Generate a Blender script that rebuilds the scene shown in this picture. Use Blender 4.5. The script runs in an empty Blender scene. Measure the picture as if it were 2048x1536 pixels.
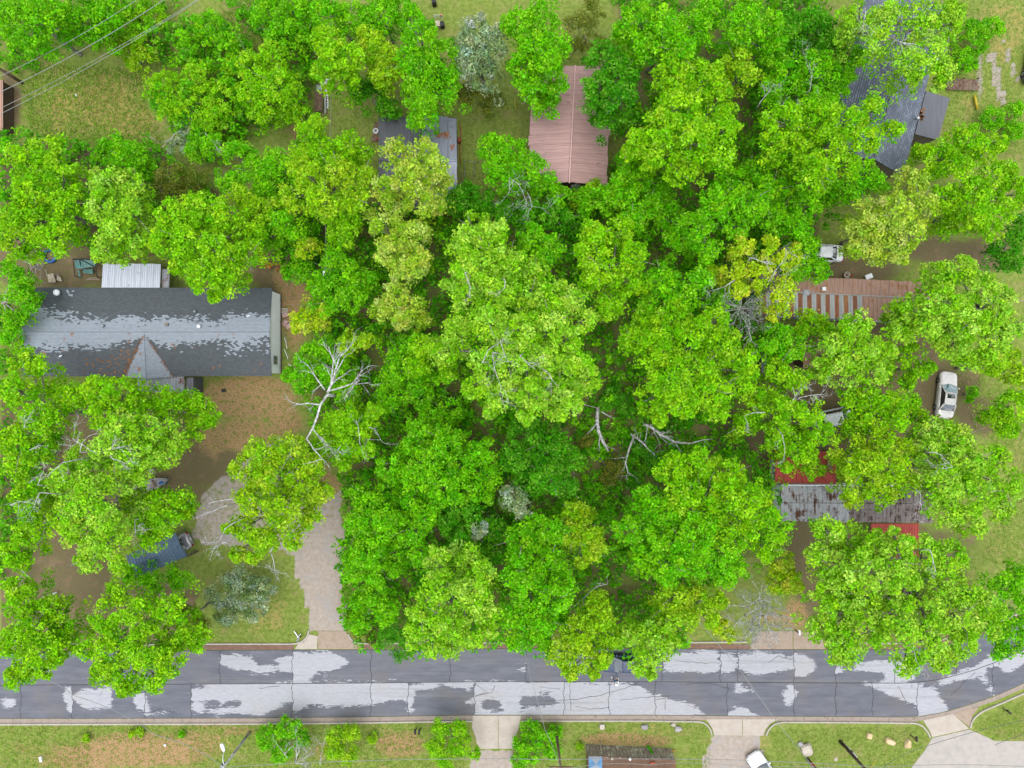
import bpy, bmesh, math, random
import numpy as np
from mathutils import Vector, Matrix

# ------------------------------------------------------------------ camera, sky, sun, exposure
R = math.radians
SC = bpy.context.scene
COL = SC.collection
CAM_H = 72.0                       # flying height of the camera above the street, metres
FPX = 2048 * 24.0 / 36.0           # focal length in photograph pixels
cam = bpy.data.cameras.new('camera'); cam.lens = 24.0; cam.sensor_width = 36.0
cam.clip_start = 0.5; cam.clip_end = 2000.0
camo = bpy.data.objects.new('camera', cam); COL.objects.link(camo)
camo.location = (0, 0, CAM_H); camo.rotation_euler = (0, 0, 0)
SC.camera = camo

SUN_EL, SUN_AZ = R(84), R(200)
w = bpy.data.worlds.new('World'); SC.world = w; w.use_nodes = True
wn = w.node_tree; wn.nodes.clear()
wo = wn.nodes.new('ShaderNodeOutputWorld'); wb = wn.nodes.new('ShaderNodeBackground')
sky = wn.nodes.new('ShaderNodeTexSky'); sky.sky_type = 'NISHITA'; sky.sun_disc = False
sky.sun_elevation = SUN_EL; sky.sun_rotation = SUN_AZ
sky.air_density = 1.0; sky.dust_density = 2.0; sky.ozone_density = 1.0
hs = wn.nodes.new('ShaderNodeHueSaturation'); hs.inputs['Saturation'].default_value = 0.22
wn.links.new(sky.outputs[0], hs.inputs['Color']); wn.links.new(hs.outputs[0], wb.inputs['Color'])
wb.inputs['Strength'].default_value = 0.15
wn.links.new(wb.outputs[0], wo.inputs[0])
sl = bpy.data.lights.new('sun', 'SUN'); sl.energy = 0.6; sl.angle = R(70); sl.color = (1.0, 0.97, 0.92)
slo = bpy.data.objects.new('sun', sl); COL.objects.link(slo)
sd = Vector((math.sin(SUN_AZ) * math.cos(SUN_EL), math.cos(SUN_AZ) * math.cos(SUN_EL), math.sin(SUN_EL)))
slo.rotation_euler = sd.to_track_quat('Z', 'Y').to_euler(); slo.location = (0, 0, 90)
vs = SC.view_settings; vs.view_transform = 'Standard'; vs.look = 'None'; vs.gamma = 1.0
vs.use_curve_mapping = False; vs.exposure = 1.62
SC.render.engine = 'CYCLES'
SC.cycles.use_denoising = True
SC.cycles.max_bounces = 7; SC.cycles.diffuse_bounces = 5; SC.cycles.glossy_bounces = 2
SC.cycles.transmission_bounces = 3; SC.cycles.transparent_max_bounces = 4
SC.cycles.caustics_reflective = False; SC.cycles.caustics_refractive = False

# ------------------------------------------------------------------ helpers
def P(px, py, h=0.0):
    """photograph pixel -> plan position of a point at height h above the street"""
    k = (CAM_H - h) / FPX
    return ((px - 1024) * k, (768 - py) * k)

def P3(px, py, h=0.0):
    a = P(px, py, h); return Vector((a[0], a[1], h))

def lin(c):
    c /= 255.0
    return c / 12.92 if c <= 0.04045 else ((c + 0.055) / 1.055) ** 2.4

def S(r, g, b, k=0.40):
    """albedo of a surface that reads as this sRGB colour at the scene's exposure"""
    return (lin(r) * k, lin(g) * k, lin(b) * k, 1.0)

def tag(o, label=None, cat=None, group=None, kind=None):
    if label: o['label'] = label
    if cat: o['category'] = cat
    if group: o['group'] = group
    if kind: o['kind'] = kind
    return o

def empty(name, loc, rz=0.0, label=None, cat=None, group=None, kind=None):
    o = bpy.data.objects.new(name, None); COL.objects.link(o)
    o.location = loc; o.rotation_euler = (0, 0, rz); o.empty_display_size = 0.3
    return tag(o, label, cat, group, kind)

class MB:
    """collects shapes into one mesh"""
    def __init__(s): s.v = []; s.f = []
    def poly(s, pts):
        n = len(s.v); s.v += [tuple(p) for p in pts]; s.f.append(tuple(range(n, n + len(pts)))); return s
    def box(s, c, d, rz=0.0, M=None):
        n = len(s.v); ca, sa = math.cos(rz), math.sin(rz)
        for k in range(8):
            x = (d[0] / 2) * (1 if k & 1 else -1); y = (d[1] / 2) * (1 if k & 2 else -1); z = (d[2] / 2) * (1 if k & 4 else -1)
            p = Vector((x * ca - y * sa + c[0], x * sa + y * ca + c[1], z + c[2]))
            if M is not None: p = M @ p
            s.v.append(tuple(p))
        for q in ((0, 2, 3, 1), (4, 5, 7, 6), (0, 1, 5, 4), (2, 6, 7, 3), (0, 4, 6, 2), (1, 3, 7, 5)):
            s.f.append(tuple(n + i for i in q))
        return s
    def prism(s, pts, z0, z1):
        """vertical prism over a plan polygon (counter clockwise)"""
        n = len(s.v); m = len(pts)
        a = sum(pts[i][0] * pts[(i + 1) % m][1] - pts[(i + 1) % m][0] * pts[i][1] for i in range(m))
        if a < 0: pts = pts[::-1]
        s.v += [(p[0], p[1], z0) for p in pts] + [(p[0], p[1], z1) for p in pts]
        s.f.append(tuple(n + m + i for i in range(m))); s.f.append(tuple(n + i for i in reversed(range(m))))
        for i in range(m):
            j = (i + 1) % m; s.f.append((n + i, n + j, n + m + j, n + m + i))
        return s
    def slab(s, quad, t):
        """a sheet of thickness t under a 3D quad / polygon"""
        n = len(s.v); m = len(quad); q = [Vector(p) for p in quad]
        nr = (q[1] - q[0]).cross(q[2] - q[0]).normalized()
        if nr.z < 0: q = q[::-1]; nr = -nr
        s.v += [tuple(p) for p in q] + [tuple(p - nr * t) for p in q]
        s.f.append(tuple(n + i for i in range(m))); s.f.append(tuple(n + m + i for i in reversed(range(m))))
        for i in range(m):
            j = (i + 1) % m; s.f.append((n + j, n + i, n + m + i, n + m + j))
        return s
    def tube(s, pts, radii, k=6, cap=True):
        pts = [Vector(p) for p in pts]; base = len(s.v); m = len(pts)
        if not hasattr(radii, '__len__'): radii = [radii] * m
        for i, p in enumerate(pts):
            d = (pts[min(i + 1, m - 1)] - pts[max(i - 1, 0)])
            if d.length < 1e-6: d = Vector((0, 0, 1))
            d.normalize()
            u = d.cross(Vector((0, 0, 1)) if abs(d.z) < 0.9 else Vector((1, 0, 0))).normalized(); v = d.cross(u)
            for j in range(k):
                a = 2 * math.pi * j / k
                s.v.append(tuple(p + (u * math.cos(a) + v * math.sin(a)) * radii[i]))
        for i in range(m - 1):
            for j in range(k):
                a = base + i * k + j; b = base + i * k + (j + 1) % k
                s.f.append((a, b, b + k, a + k))
        if cap:
            s.f.append(tuple(base + j for j in reversed(range(k)))); s.f.append(tuple(base + (m - 1) * k + j for j in range(k)))
        return s
    def lathe(s, prof, c=(0, 0, 0), k=16, M=None):
        n = len(s.v); m = len(prof)
        for r, z in prof:
            for j in range(k):
                a = 2 * math.pi * j / k
                p = Vector((c[0] + r * math.cos(a), c[1] + r * math.sin(a), c[2] + z))
                if M is not None: p = M @ p
                s.v.append(tuple(p))
        for i in range(m - 1):
            for j in range(k):
                a = n + i * k + j; b = n + i * k + (j + 1) % k
                s.f.append((a, b, b + k, a + k))
        s.f.append(tuple(n + j for j in reversed(range(k)))); s.f.append(tuple(n + (m - 1) * k + j for j in range(k)))
        return s
    def loft(s, rings, cap=True):
        n = len(s.v); m = len(rings[0])
        for r in rings: s.v += [tuple(p) for p in r]
        for i in range(len(rings) - 1):
            for j in range(m):
                a = n + i * m + j; b = n + i * m + (j + 1) % m
                s.f.append((a, b, b + m, a + m))
        if cap:
            s.f.append(tuple(n + j for j in reversed(range(m)))); s.f.append(tuple(n + (len(rings) - 1) * m + j for j in range(m)))
        return s
    def build(s, name, m, parent=None, smooth=False, bevel=0.0, local=False, fix=True):
        me = bpy.data.meshes.new(name)
        off = Vector((0, 0, 0))
        if parent is not None and not local:
            q = parent
            while q is not None: off += Vector(q.location); q = q.parent
        me.from_pydata([(p[0] - off.x, p[1] - off.y, p[2] - off.z) for p in s.v], [], s.f)
        if fix or bevel > 0:
            bm = bmesh.new(); bm.from_mesh(me)
            if fix: bmesh.ops.recalc_face_normals(bm, faces=bm.faces)
            if bevel > 0:
                bmesh.ops.bevel(bm, geom=[e for e in bm.edges if e.is_manifold and e.calc_face_angle(0) > 0.5], offset=bevel, segments=1, affect='EDGES')
            bm.to_mesh(me); bm.free()
        if smooth: me.polygons.foreach_set('use_smooth', [True] * len(me.polygons))
        if m is not None: me.materials.append(m)
        o = bpy.data.objects.new(name, me); COL.objects.link(o)
        if parent is not None: o.parent = parent
        return o

def mesh_np(name, verts, quads, m, parent=None, loc=None, smooth=False, tris=False):
    """numpy vertices and quads (or triangles) -> object"""
    me = bpy.data.meshes.new(name); nv = len(verts); nf = len(quads); k = 3 if tris else 4
    me.vertices.add(nv); me.vertices.foreach_set('co', np.ascontiguousarray(verts, dtype=np.float32).ravel())
    me.loops.add(nf * k); me.loops.foreach_set('vertex_index', np.ascontiguousarray(quads, dtype=np.int32).ravel())
    me.polygons.add(nf); me.polygons.foreach_set('loop_start', np.arange(0, nf * k, k, dtype=np.int32))
    if smooth: me.polygons.foreach_set('use_smooth', np.ones(nf, dtype=bool))
    me.update(calc_edges=True)
    if m is not None: me.materials.append(m)
    o = bpy.data.objects.new(name, me); COL.objects.link(o)
    if parent is not None: o.parent = parent
    if loc is not None: o.location = loc
    return o

# ------------------------------------------------------------------ materials
class NT:
    def __init__(s, name):
        s.m = bpy.data.materials.new(name); s.m.use_nodes = True; s.t = s.m.node_tree; s.t.nodes.clear()
        s.out = s.n('OutputMaterial')
    def n(s, t, **kw):
        x = s.t.nodes.new('ShaderNode' + t)
        for k, v in kw.items(): setattr(x, k, v)
        return x
    def l(s, a, b): s.t.links.new(a, b)
    def val(s, sock, v):
        if hasattr(v, 'is_linked') or isinstance(v, bpy.types.NodeSocket): s.l(v, sock)
        else: sock.default_value = v
    def math(s, op, a, b=0.0, c=None, clamp=False):
        x = s.n('Math', operation=op, use_clamp=clamp); s.val(x.inputs[0], a); s.val(x.inputs[1], b)
        if c is not None: s.val(x.inputs[2], c)
        return x.outputs[0]
    def step(s, v, a, b):
        x = s.n('MapRange', interpolation_type='SMOOTHSTEP'); s.val(x.inputs[0], v)
        x.inputs[1].default_value = a; x.inputs[2].default_value = b
        return x.outputs[0]
    def mix(s, f, a, b, mode='MIX'):
        x = s.n('Mix', data_type='RGBA', blend_type=mode); s.val(x.inputs[0], f)
        s.val(x.inputs[6], a); s.val(x.inputs[7], b); return x.outputs[2]
    def noise(s, scale, vec=None, detail=4.0, rough=0.55):
        x = s.n('TexNoise'); x.inputs['Scale'].default_value = scale; x.inputs['Detail'].default_value = detail
        x.inputs['Roughness'].default_value = rough
        if vec is not None: s.l(vec, x.inputs['Vector'])
        return x.outputs['Fac']
    def vor(s, scale, vec=None, out='Distance'):
        x = s.n('TexVoronoi'); x.inputs['Scale'].default_value = scale
        if vec is not None: s.l(vec, x.inputs['Vector'])
        return x.outputs[out]
    def obj(s): return s.n('TexCoord').outputs['Object']
    def pos(s): return s.n('NewGeometry').outputs['Position']
    def scaled(s, vec, sc, rz=0.0):
        x = s.n('Mapping'); x.inputs['Scale'].default_value = sc; x.inputs['Rotation'].default_value = (0, 0, rz)
        s.l(vec, x.inputs['Vector']); return x.outputs[0]
    def attr(s, name, out='Fac'):
        x = s.n('Attribute', attribute_name=name); return x.outputs[out]
    def sep(s, v):
        x = s.n('SeparateXYZ'); s.l(v, x.inputs[0]); return x.outputs
    def finish(s, color, rough=0.8, metal=0.0, bump=None, bs=0.3, bd=0.02, spec=0.4, coat=0.0):
        b = s.n('BsdfPrincipled'); s.val(b.inputs['Base Color'], color); s.val(b.inputs['Roughness'], rough)
        s.val(b.inputs['Metallic'], metal); b.inputs['Specular IOR Level'].default_value = spec
        b.inputs['Coat Weight'].default_value = coat
        if bump is not None:
            q = s.n('Bump'); q.inputs['Strength'].default_value = bs; q.inputs['Distance'].default_value = bd
            s.l(bump, q.inputs['Height']); s.l(q.outputs[0], b.inputs['Normal'])
        s.l(b.outputs[0], s.out.inputs[0]); return s.m

def paint(name, c, rough=0.5, var=0.12, scale=3.0, metal=0.0, spec=0.4, coat=0.0, bump=0.15):
    t = NT(name); v = t.noise(scale, t.obj(), 5.0)
    d = tuple(x * (1 - var * 2) for x in c[:3]) + (1,); e = tuple(min(1, x * (1 + var)) for x in c[:3]) + (1,)
    return t.finish(t.mix(t.step(v, 0.3, 0.7), d, e), rough, metal, v, bump, 0.01, spec, coat)

def metal_sheet(name, c, rust, amount=0.3, stretch=(6, 0.6, 1), rough=0.5, dark=0.6, scale=1.0, metal=0.25):
    """weathered sheet metal: streaks along the fall of the roof, rust in blotches"""
    t = NT(name); p = t.obj()
    st = t.noise(1.2 * scale, t.scaled(p, stretch), 5.0); bl = t.noise(0.9 * scale, p, 6.0, 0.65); fine = t.noise(14, p, 4.0)
    d = tuple(x * dark for x in c[:3]) + (1,)
    col = t.mix(t.step(st, 0.35, 0.65), d, c)
    k = t.math('ADD', t.math('MULTIPLY', st, 0.45), t.math('MULTIPLY', bl, 0.55))
    k = t.math('ADD', k, t.math('MULTIPLY', t.math('SUBTRACT', fine, 0.5), 0.25))
    f = t.step(k, 0.62 - amount * 0.35, 0.70 - amount * 0.30)
    rc = t.mix(fine, tuple(x * 0.5 for x in rust[:3]) + (1,), tuple(x * 1.25 for x in rust[:3]) + (1,))
    return t.finish(t.mix(f, col, rc), t.math('ADD', t.math('MULTIPLY', f, 0.3), rough), metal, fine, 0.1, 0.01)

M = {}
def leaf_material():
    t = NT('leaf'); c = t.attr('leaf_colour', 'Color')
    b = t.n('BsdfPrincipled'); t.l(c, b.inputs['Base Color']); b.inputs['Roughness'].default_value = 0.62
    b.inputs['Specular IOR Level'].default_value = 0.06
    tr = t.n('BsdfTranslucent'); hsv = t.n('HueSaturation'); hsv.inputs['Hue'].default_value = 0.497
    hsv.inputs['Value'].default_value = 1.25; t.l(c, hsv.inputs['Color']); t.l(hsv.outputs[0], tr.inputs['Color'])
    mx = t.n('MixShader'); mx.inputs[0].default_value = 0.42; t.l(b.outputs[0], mx.inputs[1]); t.l(tr.outputs[0], mx.inputs[2])
    t.l(mx.outputs[0], t.out.inputs[0]); return t.m
M['leaf'] = leaf_material()

def bark(name, c1, c2):
    t = NT(name); p = t.obj(); n1 = t.noise(5, t.scaled(p, (1, 1, 0.25)), 6); n2 = t.noise(1.5, p, 4)
    col = t.mix(t.step(n1, 0.35, 0.65), c1, c2); col = t.mix(t.math('MULTIPLY', t.step(n2, 0.5, 0.7), 0.5), col, S(150, 155, 135))
    return t.finish(col, 0.9, 0, n1, 0.5, 0.03)
M['bark'] = bark('bark', S(112, 104, 96, 0.6), S(178, 172, 164, 0.6))
M['dead'] = bark('dead_wood', S(150, 148, 145, .55), S(222, 222, 222, .6))

def ground_material():
    t = NT('ground'); p = t.pos(); GK = 0.56
    a = t.n('Attribute', attribute_name='cover'); sp = t.n('SeparateColor'); t.l(a.outputs['Color'], sp.inputs[0])
    al = a.outputs['Alpha']
    n1 = t.noise(0.55, p, 6, 0.6); n2 = t.noise(2.4, p, 6, 0.65); n3 = t.noise(9, p, 4, 0.7); sp1 = t.noise(22, p, 3, 0.8)
    br = t.math('ADD', t.math('MULTIPLY', t.math('SUBTRACT', n1, 0.5), 0.7), t.math('MULTIPLY', t.math('SUBTRACT', n2, 0.5), 0.9))
    br = t.math('ADD', br, t.math('MULTIPLY', t.math('SUBTRACT', n3, 0.5), 0.5))
    def wgt(x): return t.step(t.math('ADD', x, br), 0.34, 0.66)
    g = t.mix(t.step(n2, 0.35, 0.65), S(110, 134, 52, GK), S(144, 160, 78, GK))
    g = t.mix(t.math('MULTIPLY', t.step(n3, 0.45, 0.7), 0.55), g, S(150, 158, 84, GK))
    g = t.mix(t.math('MULTIPLY', t.step(n1, 0.48, 0.7), 0.55), g, S(160, 146, 100, GK))
    dry = t.mix(t.step(n3, 0.35, 0.65), S(150, 140, 72, GK), S(190, 172, 110, GK))
    dirt = t.mix(t.step(n3, 0.3, 0.7), S(98, 86, 66, GK), S(136, 120, 94, GK)); dirt = t.mix(t.math('MULTIPLY', t.step(n2, 0.4, 0.62), 0.45), dirt, S(112, 122, 66, GK)); dirt = t.mix(t.math('MULTIPLY', t.step(n1, 0.52, 0.66), 0.4), dirt, S(158, 132, 108, GK))
    dirt = t.mix(t.step(sp1, 0.55, 0.66), dirt, S(160, 128, 98, GK))
    lit = t.mix(t.step(n3, 0.4, 0.62), S(146, 114, 80, GK), S(196, 164, 122, GK))
    lit = t.mix(t.step(sp1, 0.58, 0.66), lit, S(214, 178, 132, GK))
    lit = t.mix(t.math('MULTIPLY', t.step(n2, 0.50, 0.62), 0.75), lit, S(104, 126, 44, GK))
    grv = t.mix(t.step(n2, 0.35, 0.7), S(184, 170, 156, 0.5), S(204, 192, 182, 0.5))
    grv = t.mix(t.math('MULTIPLY', t.step(n1, 0.5, 0.62), 0.6), grv, S(180, 178, 178, 0.5)); grv = t.mix(t.step(sp1, 0.5, 0.62), grv, S(160, 148, 138, 0.5))
    c = t.mix(wgt(sp.outputs[0]), g, dry); c = t.mix(wgt(sp.outputs[1]), c, dirt)
    c = t.mix(wgt(sp.outputs[2]), c, lit); c = t.mix(wgt(al), c, grv)
    return t.finish(c, 0.95, 0, t.math('ADD', n3, sp1), 0.2, 0.04, 0.1)
M['ground'] = ground_material()

def slab_material():
    t = NT('road_slab'); p = t.pos(); d = t.attr('dry')
    s1 = t.noise(0.9, t.scaled(p, (0.35, 1.6, 1)), 7, 0.68); s2 = t.noise(3.2, t.scaled(p, (0.5, 1.8, 1)), 6, 0.75); f = t.noise(30, p, 3, 0.7)
    big = t.noise(0.25, p, 3)
    k = t.math('ADD', d, t.math('MULTIPLY', t.math('SUBTRACT', s1, 0.5), 1.5)); k = t.math('ADD', k, t.math('MULTIPLY', t.math('SUBTRACT', s2, 0.5), 1.2))
    f1 = t.step(k, 0.47, 0.55)
    wet = t.mix(t.step(s1, 0.3, 0.7), S(98, 103, 118), S(124, 127, 140)); wet = t.mix(t.math('MULTIPLY', t.step(big, 0.45, 0.7), 0.5), wet, S(128, 121, 120))
    dry = t.mix(t.step(s2, 0.3, 0.7), S(196, 198, 206), S(216, 218, 226))
    dry = t.mix(t.math('MULTIPLY', t.step(big, 0.5, 0.75), 0.35), dry, S(206, 196, 184))
    sp = t.noise(4.5, t.scaled(p, (0.6, 1.4, 1)), 3, 0.6); c = t.mix(f1, wet, dry); c = t.mix(t.math('MULTIPLY', t.step(sp, 0.66, 0.72), 0.55), c, S(118, 114, 116)); tr = t.noise(0.6, t.scaled(p, (0.08, 3.0, 1)), 4, 0.6); c = t.mix(t.math('MULTIPLY', t.step(tr, 0.52, 0.68), 0.3), c, S(150, 146, 146)); c = t.mix(t.math('MULTIPLY', t.step(f, 0.55, 0.7), 0.16), c, S(90, 88, 88))
    return t.finish(c, t.math('ADD', 0.55, t.math('MULTIPLY', f1, 0.3)), 0, f, 0.12, 0.01, 0.35)
M['slab'] = slab_material()

def concrete(name, c1, c2, stain=None, amount=0.3):
    t = NT(name); p = t.pos(); a = t.noise(1.1, p, 6, 0.65); b = t.noise(7, p, 5, 0.7); f = t.noise(28, p, 3)
    c = t.mix(t.step(a, 0.3, 0.7), c1, c2); c = t.mix(t.math('MULTIPLY', t.step(f, 0.55, 0.7), 0.2), c, S(120, 105, 95))
    if stain is not None: c = t.mix(t.math('MULTIPLY', t.step(t.math('ADD', t.math('MULTIPLY', a, 0.6), t.math('MULTIPLY', b, 0.4)), 0.62 - amount * 0.3, 0.66), 0.8), c, stain)
    return t.finish(c, 0.85, 0, b, 0.2, 0.02)
M['road_base'] = concrete('road_base', S(70, 66, 66), S(92, 86, 84))
M['kerb'] = concrete('kerb_concrete', S(206, 196, 184), S(226, 218, 206), S(165, 140, 118), 0.05)
M['gutter'] = concrete('gutter_concrete', S(176, 158, 146), S(204, 188, 174), S(122, 88, 66), 0.35)
M['gutter_dirty'] = concrete('gutter_leaves', S(140, 104, 86), S(176, 140, 120), S(100, 66, 50), 0.55)
M['apron'] = concrete('apron_concrete', S(214, 200, 186), S(232, 220, 206), S(176, 150, 126), 0.12)
M['apron_dirty'] = concrete('apron_dirty', S(188, 164, 142), S(212, 192, 172), S(140, 110, 88), 0.35)
M['lot'] = concrete('lot_concrete', S(200, 194, 188), S(222, 212, 202), S(188, 168, 148), 0.2)
M['crack'] = paint('crack_filler', S(78, 74, 74), 0.8)
M['rock'] = concrete('rock', S(176, 164, 150, 0.55), S(224, 214, 200, 0.55), S(120, 108, 96, 0.55), 0.3)
M['rock_tan'] = concrete('rock_tan', S(206, 176, 128, 0.55), S(236, 212, 168, 0.55), S(150, 116, 80, 0.55), 0.2)
M['rock_grey'] = concrete('rock_grey', S(150, 146, 146, 0.55), S(200, 198, 200, 0.55), S(104, 96, 92, 0.55), 0.3)
M['rock_pink'] = concrete('rock_pink', S(190, 150, 146, 0.55), S(222, 190, 184, 0.55), S(150, 112, 106, 0.55), 0.2)
M['bed_mulch'] = concrete('mulch', S(110, 78, 56), S(150, 112, 82))

def shingle(name, dark, light, moss, reach, tab=(0.30, 0.14), ridge=0.0, axis='Y', var=0.6):
    """asphalt shingles: tabs from a brick texture, dried-out pale band of uneven width along the ridge"""
    t = NT(name); p = t.obj()
    mp = p if axis == 'Y' else t.scaled(p, (1, 1, 1), R(90))
    b = t.n('TexBrick'); b.offset = 0.5; t.l(mp, b.inputs['Vector']); b.inputs['Scale'].default_value = 1.0
    b.inputs['Brick Width'].default_value = tab[0]; b.inputs['Row Height'].default_value = tab[1]; b.inputs['Mortar Size'].default_value = 0.012
    b.inputs['Color1'].default_value = (0, 0, 0, 1); b.inputs['Color2'].default_value = (1, 1, 1, 1); b.inputs['Mortar'].default_value = (0.5, 0.5, 0.5, 1)
    rnd = t.n('RGBToBW'); t.l(b.outputs['Color'], rnd.inputs[0]); rv = rnd.outputs[0]; mort = b.outputs['Fac']
    xyz = t.sep(p); d = t.math('ABSOLUTE', t.math('SUBTRACT', xyz[1] if axis == 'Y' else xyz[0], ridge))
    n = t.noise(0.35, t.scaled(p, (0.55, 1, 1)), 4, 0.6); n2 = t.noise(1.6, p, 5, 0.7)
    k = t.math('SUBTRACT', reach, d); k = t.math('ADD', k, t.math('MULTIPLY', t.math('SUBTRACT', n, 0.5), 5.0)); k = t.math('ADD', k, t.math('MULTIPLY', t.math('SUBTRACT', n2, 0.5), 1.6))
    k = t.math('ADD', k, t.math('MULTIPLY', t.math('SUBTRACT', rv, 0.5), var))
    f = t.step(k, -0.12, 0.14)
    dk = t.mix(rv, tuple(x * 0.82 for x in dark[:3]) + (1,), tuple(x * 1.2 for x in dark[:3]) + (1,)); lt = t.mix(rv, tuple(x * 0.88 for x in light[:3]) + (1,), tuple(x * 1.06 for x in light[:3]) + (1,))
    c = t.mix(f, dk, lt); c = t.mix(t.math('MULTIPLY', mort, 0.45), c, tuple(x * 0.6 for x in dark[:3]) + (1,))
    if moss is not None:
        mm = t.noise(1.1, p, 6, 0.7); c = t.mix(t.math('MULTIPLY', t.step(mm, 0.60, 0.66), 0.85), c, moss)
    return t.finish(c, 0.75, 0, t.math('ADD', rv, t.math('MULTIPLY', mort, -1.0)), 0.35, 0.01)

M['white_siding'] = paint('white_siding', (0.82, 0.85, 0.9, 1), 0.6, 0.04)
M['tan_siding'] = paint('tan_siding', S(160, 148, 132), 0.7)
M['blue_siding'] = paint('pale_blue_siding', S(176, 190, 204), 0.6, 0.06)
M['brown_siding'] = paint('brown_siding', S(110, 88, 72), 0.8)
M['white_metal'] = metal_sheet('white_roof_metal', S(222, 228, 242, 0.6), S(150, 130, 120), 0.02, (8, 0.5, 1), 0.45, 0.9)
M['porch_metal'] = metal_sheet('porch_roof_metal', S(206, 210, 220), S(140, 80, 50), 0.28, (8, 0.5, 1), 0.45, 0.8)
M['grey_metal'] = metal_sheet('grey_roof_metal', S(160, 166, 182, 0.62), S(120, 66, 50), 0.06, (6, 0.4, 1), 0.45, 0.78)
M['dark_metal'] = metal_sheet('dark_roof_metal', S(112, 114, 122, 0.55), S(96, 78, 70), 0.05, (6, 0.4, 1), 0.5, 0.8)
M['rose_metal'] = metal_sheet('rose_brown_roof_metal', S(178, 144, 140, 0.85), S(130, 94, 84), 0.05, (0.5, 3, 1), 0.5, 0.88)
M['rust_panel'] = metal_sheet('rusty_brown_panel', S(172, 138, 122, 0.75), S(176, 124, 84, 0.7), 0.3, (3, 0.3, 1), 0.7, 0.8)
M['rust_red'] = metal_sheet('rust_red_panel', S(150, 100, 74, 0.75), S(184, 134, 90, 0.7), 0.3, (4, 0.3, 1), 0.8, 0.7)
M['zinc'] = metal_sheet('zinc_panel', S(168, 172, 172, 0.65), S(150, 104, 74), 0.12, (4, 0.3, 1), 0.55, 0.85)
M['rusty_white'] = metal_sheet('rusty_white_panel', S(196, 198, 204, 0.55), S(128, 84, 58), 0.34, (2.2, 0.4, 1), 0.6, 0.72, 1.3)
M['rusty_grey'] = metal_sheet('rusty_grey_panel', S(134, 124, 122, 0.70), S(110, 80, 66), 0.35, (2.2, 0.4, 1), 0.6, 0.72, 1.3)
M['red_metal'] = metal_sheet('red_roof_metal', S(170, 68, 58, 0.75), S(96, 52, 46), 0.16, (5, 0.4, 1), 0.6, 0.78)
M['blue_metal'] = metal_sheet('slate_blue_roof_metal', S(84, 108, 134, 0.62), S(104, 92, 96), 0.03, (0.4, 5, 1), 0.45, 0.85)
M['moss_roof'] = metal_sheet('mossy_board', S(136, 124, 112, 1.0), S(182, 186, 158, 1.0), 0.3, (7, 1.0, 1), 0.9, 0.6, 1.5, 0.0)
M['brown_roof'] = metal_sheet('brown_flat_roof', S(132, 98, 74), S(170, 118, 74), 0.15, (1, 1, 1), 0.85, 0.75, 1.0, 0.0)
M['wood'] = bark('weathered_wood', S(120, 92, 76), S(170, 140, 118))
M['wood_dark'] = bark('dark_pole_wood', S(70, 52, 44), S(112, 88, 74))
M['wood_tan'] = paint('cut_lumber', S(226, 160, 72), 0.8)
M['wood_pale'] = paint('pale_lumber', S(214, 196, 172), 0.8)
M['steel'] = paint('galvanised_steel', S(186, 190, 196), 0.4, 0.1, metal=0.5)
M['wire'] = paint('wire', S(176, 182, 178), 0.5, 0.05)
M['wire_dark'] = paint('wire_dark', S(110, 116, 112), 0.6, 0.05)
M['rubber'] = paint('rubber', S(36, 36, 38), 0.85)
M['black'] = paint('black_plastic', S(34, 36, 42), 0.6)
M['white'] = paint('white_plastic', S(238, 240, 244, 0.7), 0.45, 0.04)
M['pearl'] = paint('pearl_white_car_paint', S(232, 228, 226, 0.6), 0.25, 0.03, coat=0.6)
M['white_car'] = paint('white_car_paint', S(244, 246, 250, 0.62), 0.25, 0.02, coat=0.6)
M['silver_car'] = paint('silver_car_paint', S(196, 196, 204), 0.3, 0.03, metal=0.3, coat=0.5)
M['slate_car'] = paint('slate_blue_car_paint', S(96, 112, 146, 0.3), 0.4, 0.03, coat=0.15, spec=0.2)
M['dark_car'] = paint('dark_car_paint', S(62, 66, 76), 0.25, 0.03, coat=0.7)
M['red_lens'] = paint('red_lens', S(196, 30, 36), 0.3)
M['clear_lens'] = paint('clear_lens', S(220, 224, 228), 0.2)
M['blue'] = paint('blue_plastic', S(24, 116, 206), 0.5)
M['tarp'] = paint('blue_tarp', S(104, 170, 226), 0.6, 0.15, 2.0)
M['red'] = paint('red_paint', S(214, 50, 36), 0.5)
M['orange'] = paint('orange_paint', S(228, 140, 40), 0.6)
M['yellow'] = paint('yellow_plastic', S(226, 206, 40), 0.5)
M['turquoise'] = paint('turquoise_sheet', S(110, 172, 166), 0.5, 0.18, 2.0)
M['skin'] = paint('skin', S(214, 160, 130), 0.6, 0.03)
M['blue_cloth'] = paint('blue_cloth', S(52, 110, 160, 0.8), 0.9)
M['white_cloth'] = paint('white_cloth', S(236, 238, 244, 0.8), 0.9, 0.04)
M['hair'] = paint('dark_hair', S(60, 46, 38), 0.8)
M['terracotta'] = paint('terracotta', S(200, 96, 66), 0.8)
M['cream'] = paint('cream_plastic', S(224, 208, 182), 0.6)

def glass(name, c, rough=0.06):
    t = NT(name); return t.finish(c, rough, 0.0, None, spec=1.0, coat=1.0)
M['glass'] = glass('car_glass', S(66, 84, 92))
M['glass_teal'] = glass('tinted_windscreen', S(120, 164, 166))
M['glass_dark'] = glass('dark_glass', S(34, 46, 58))
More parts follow.
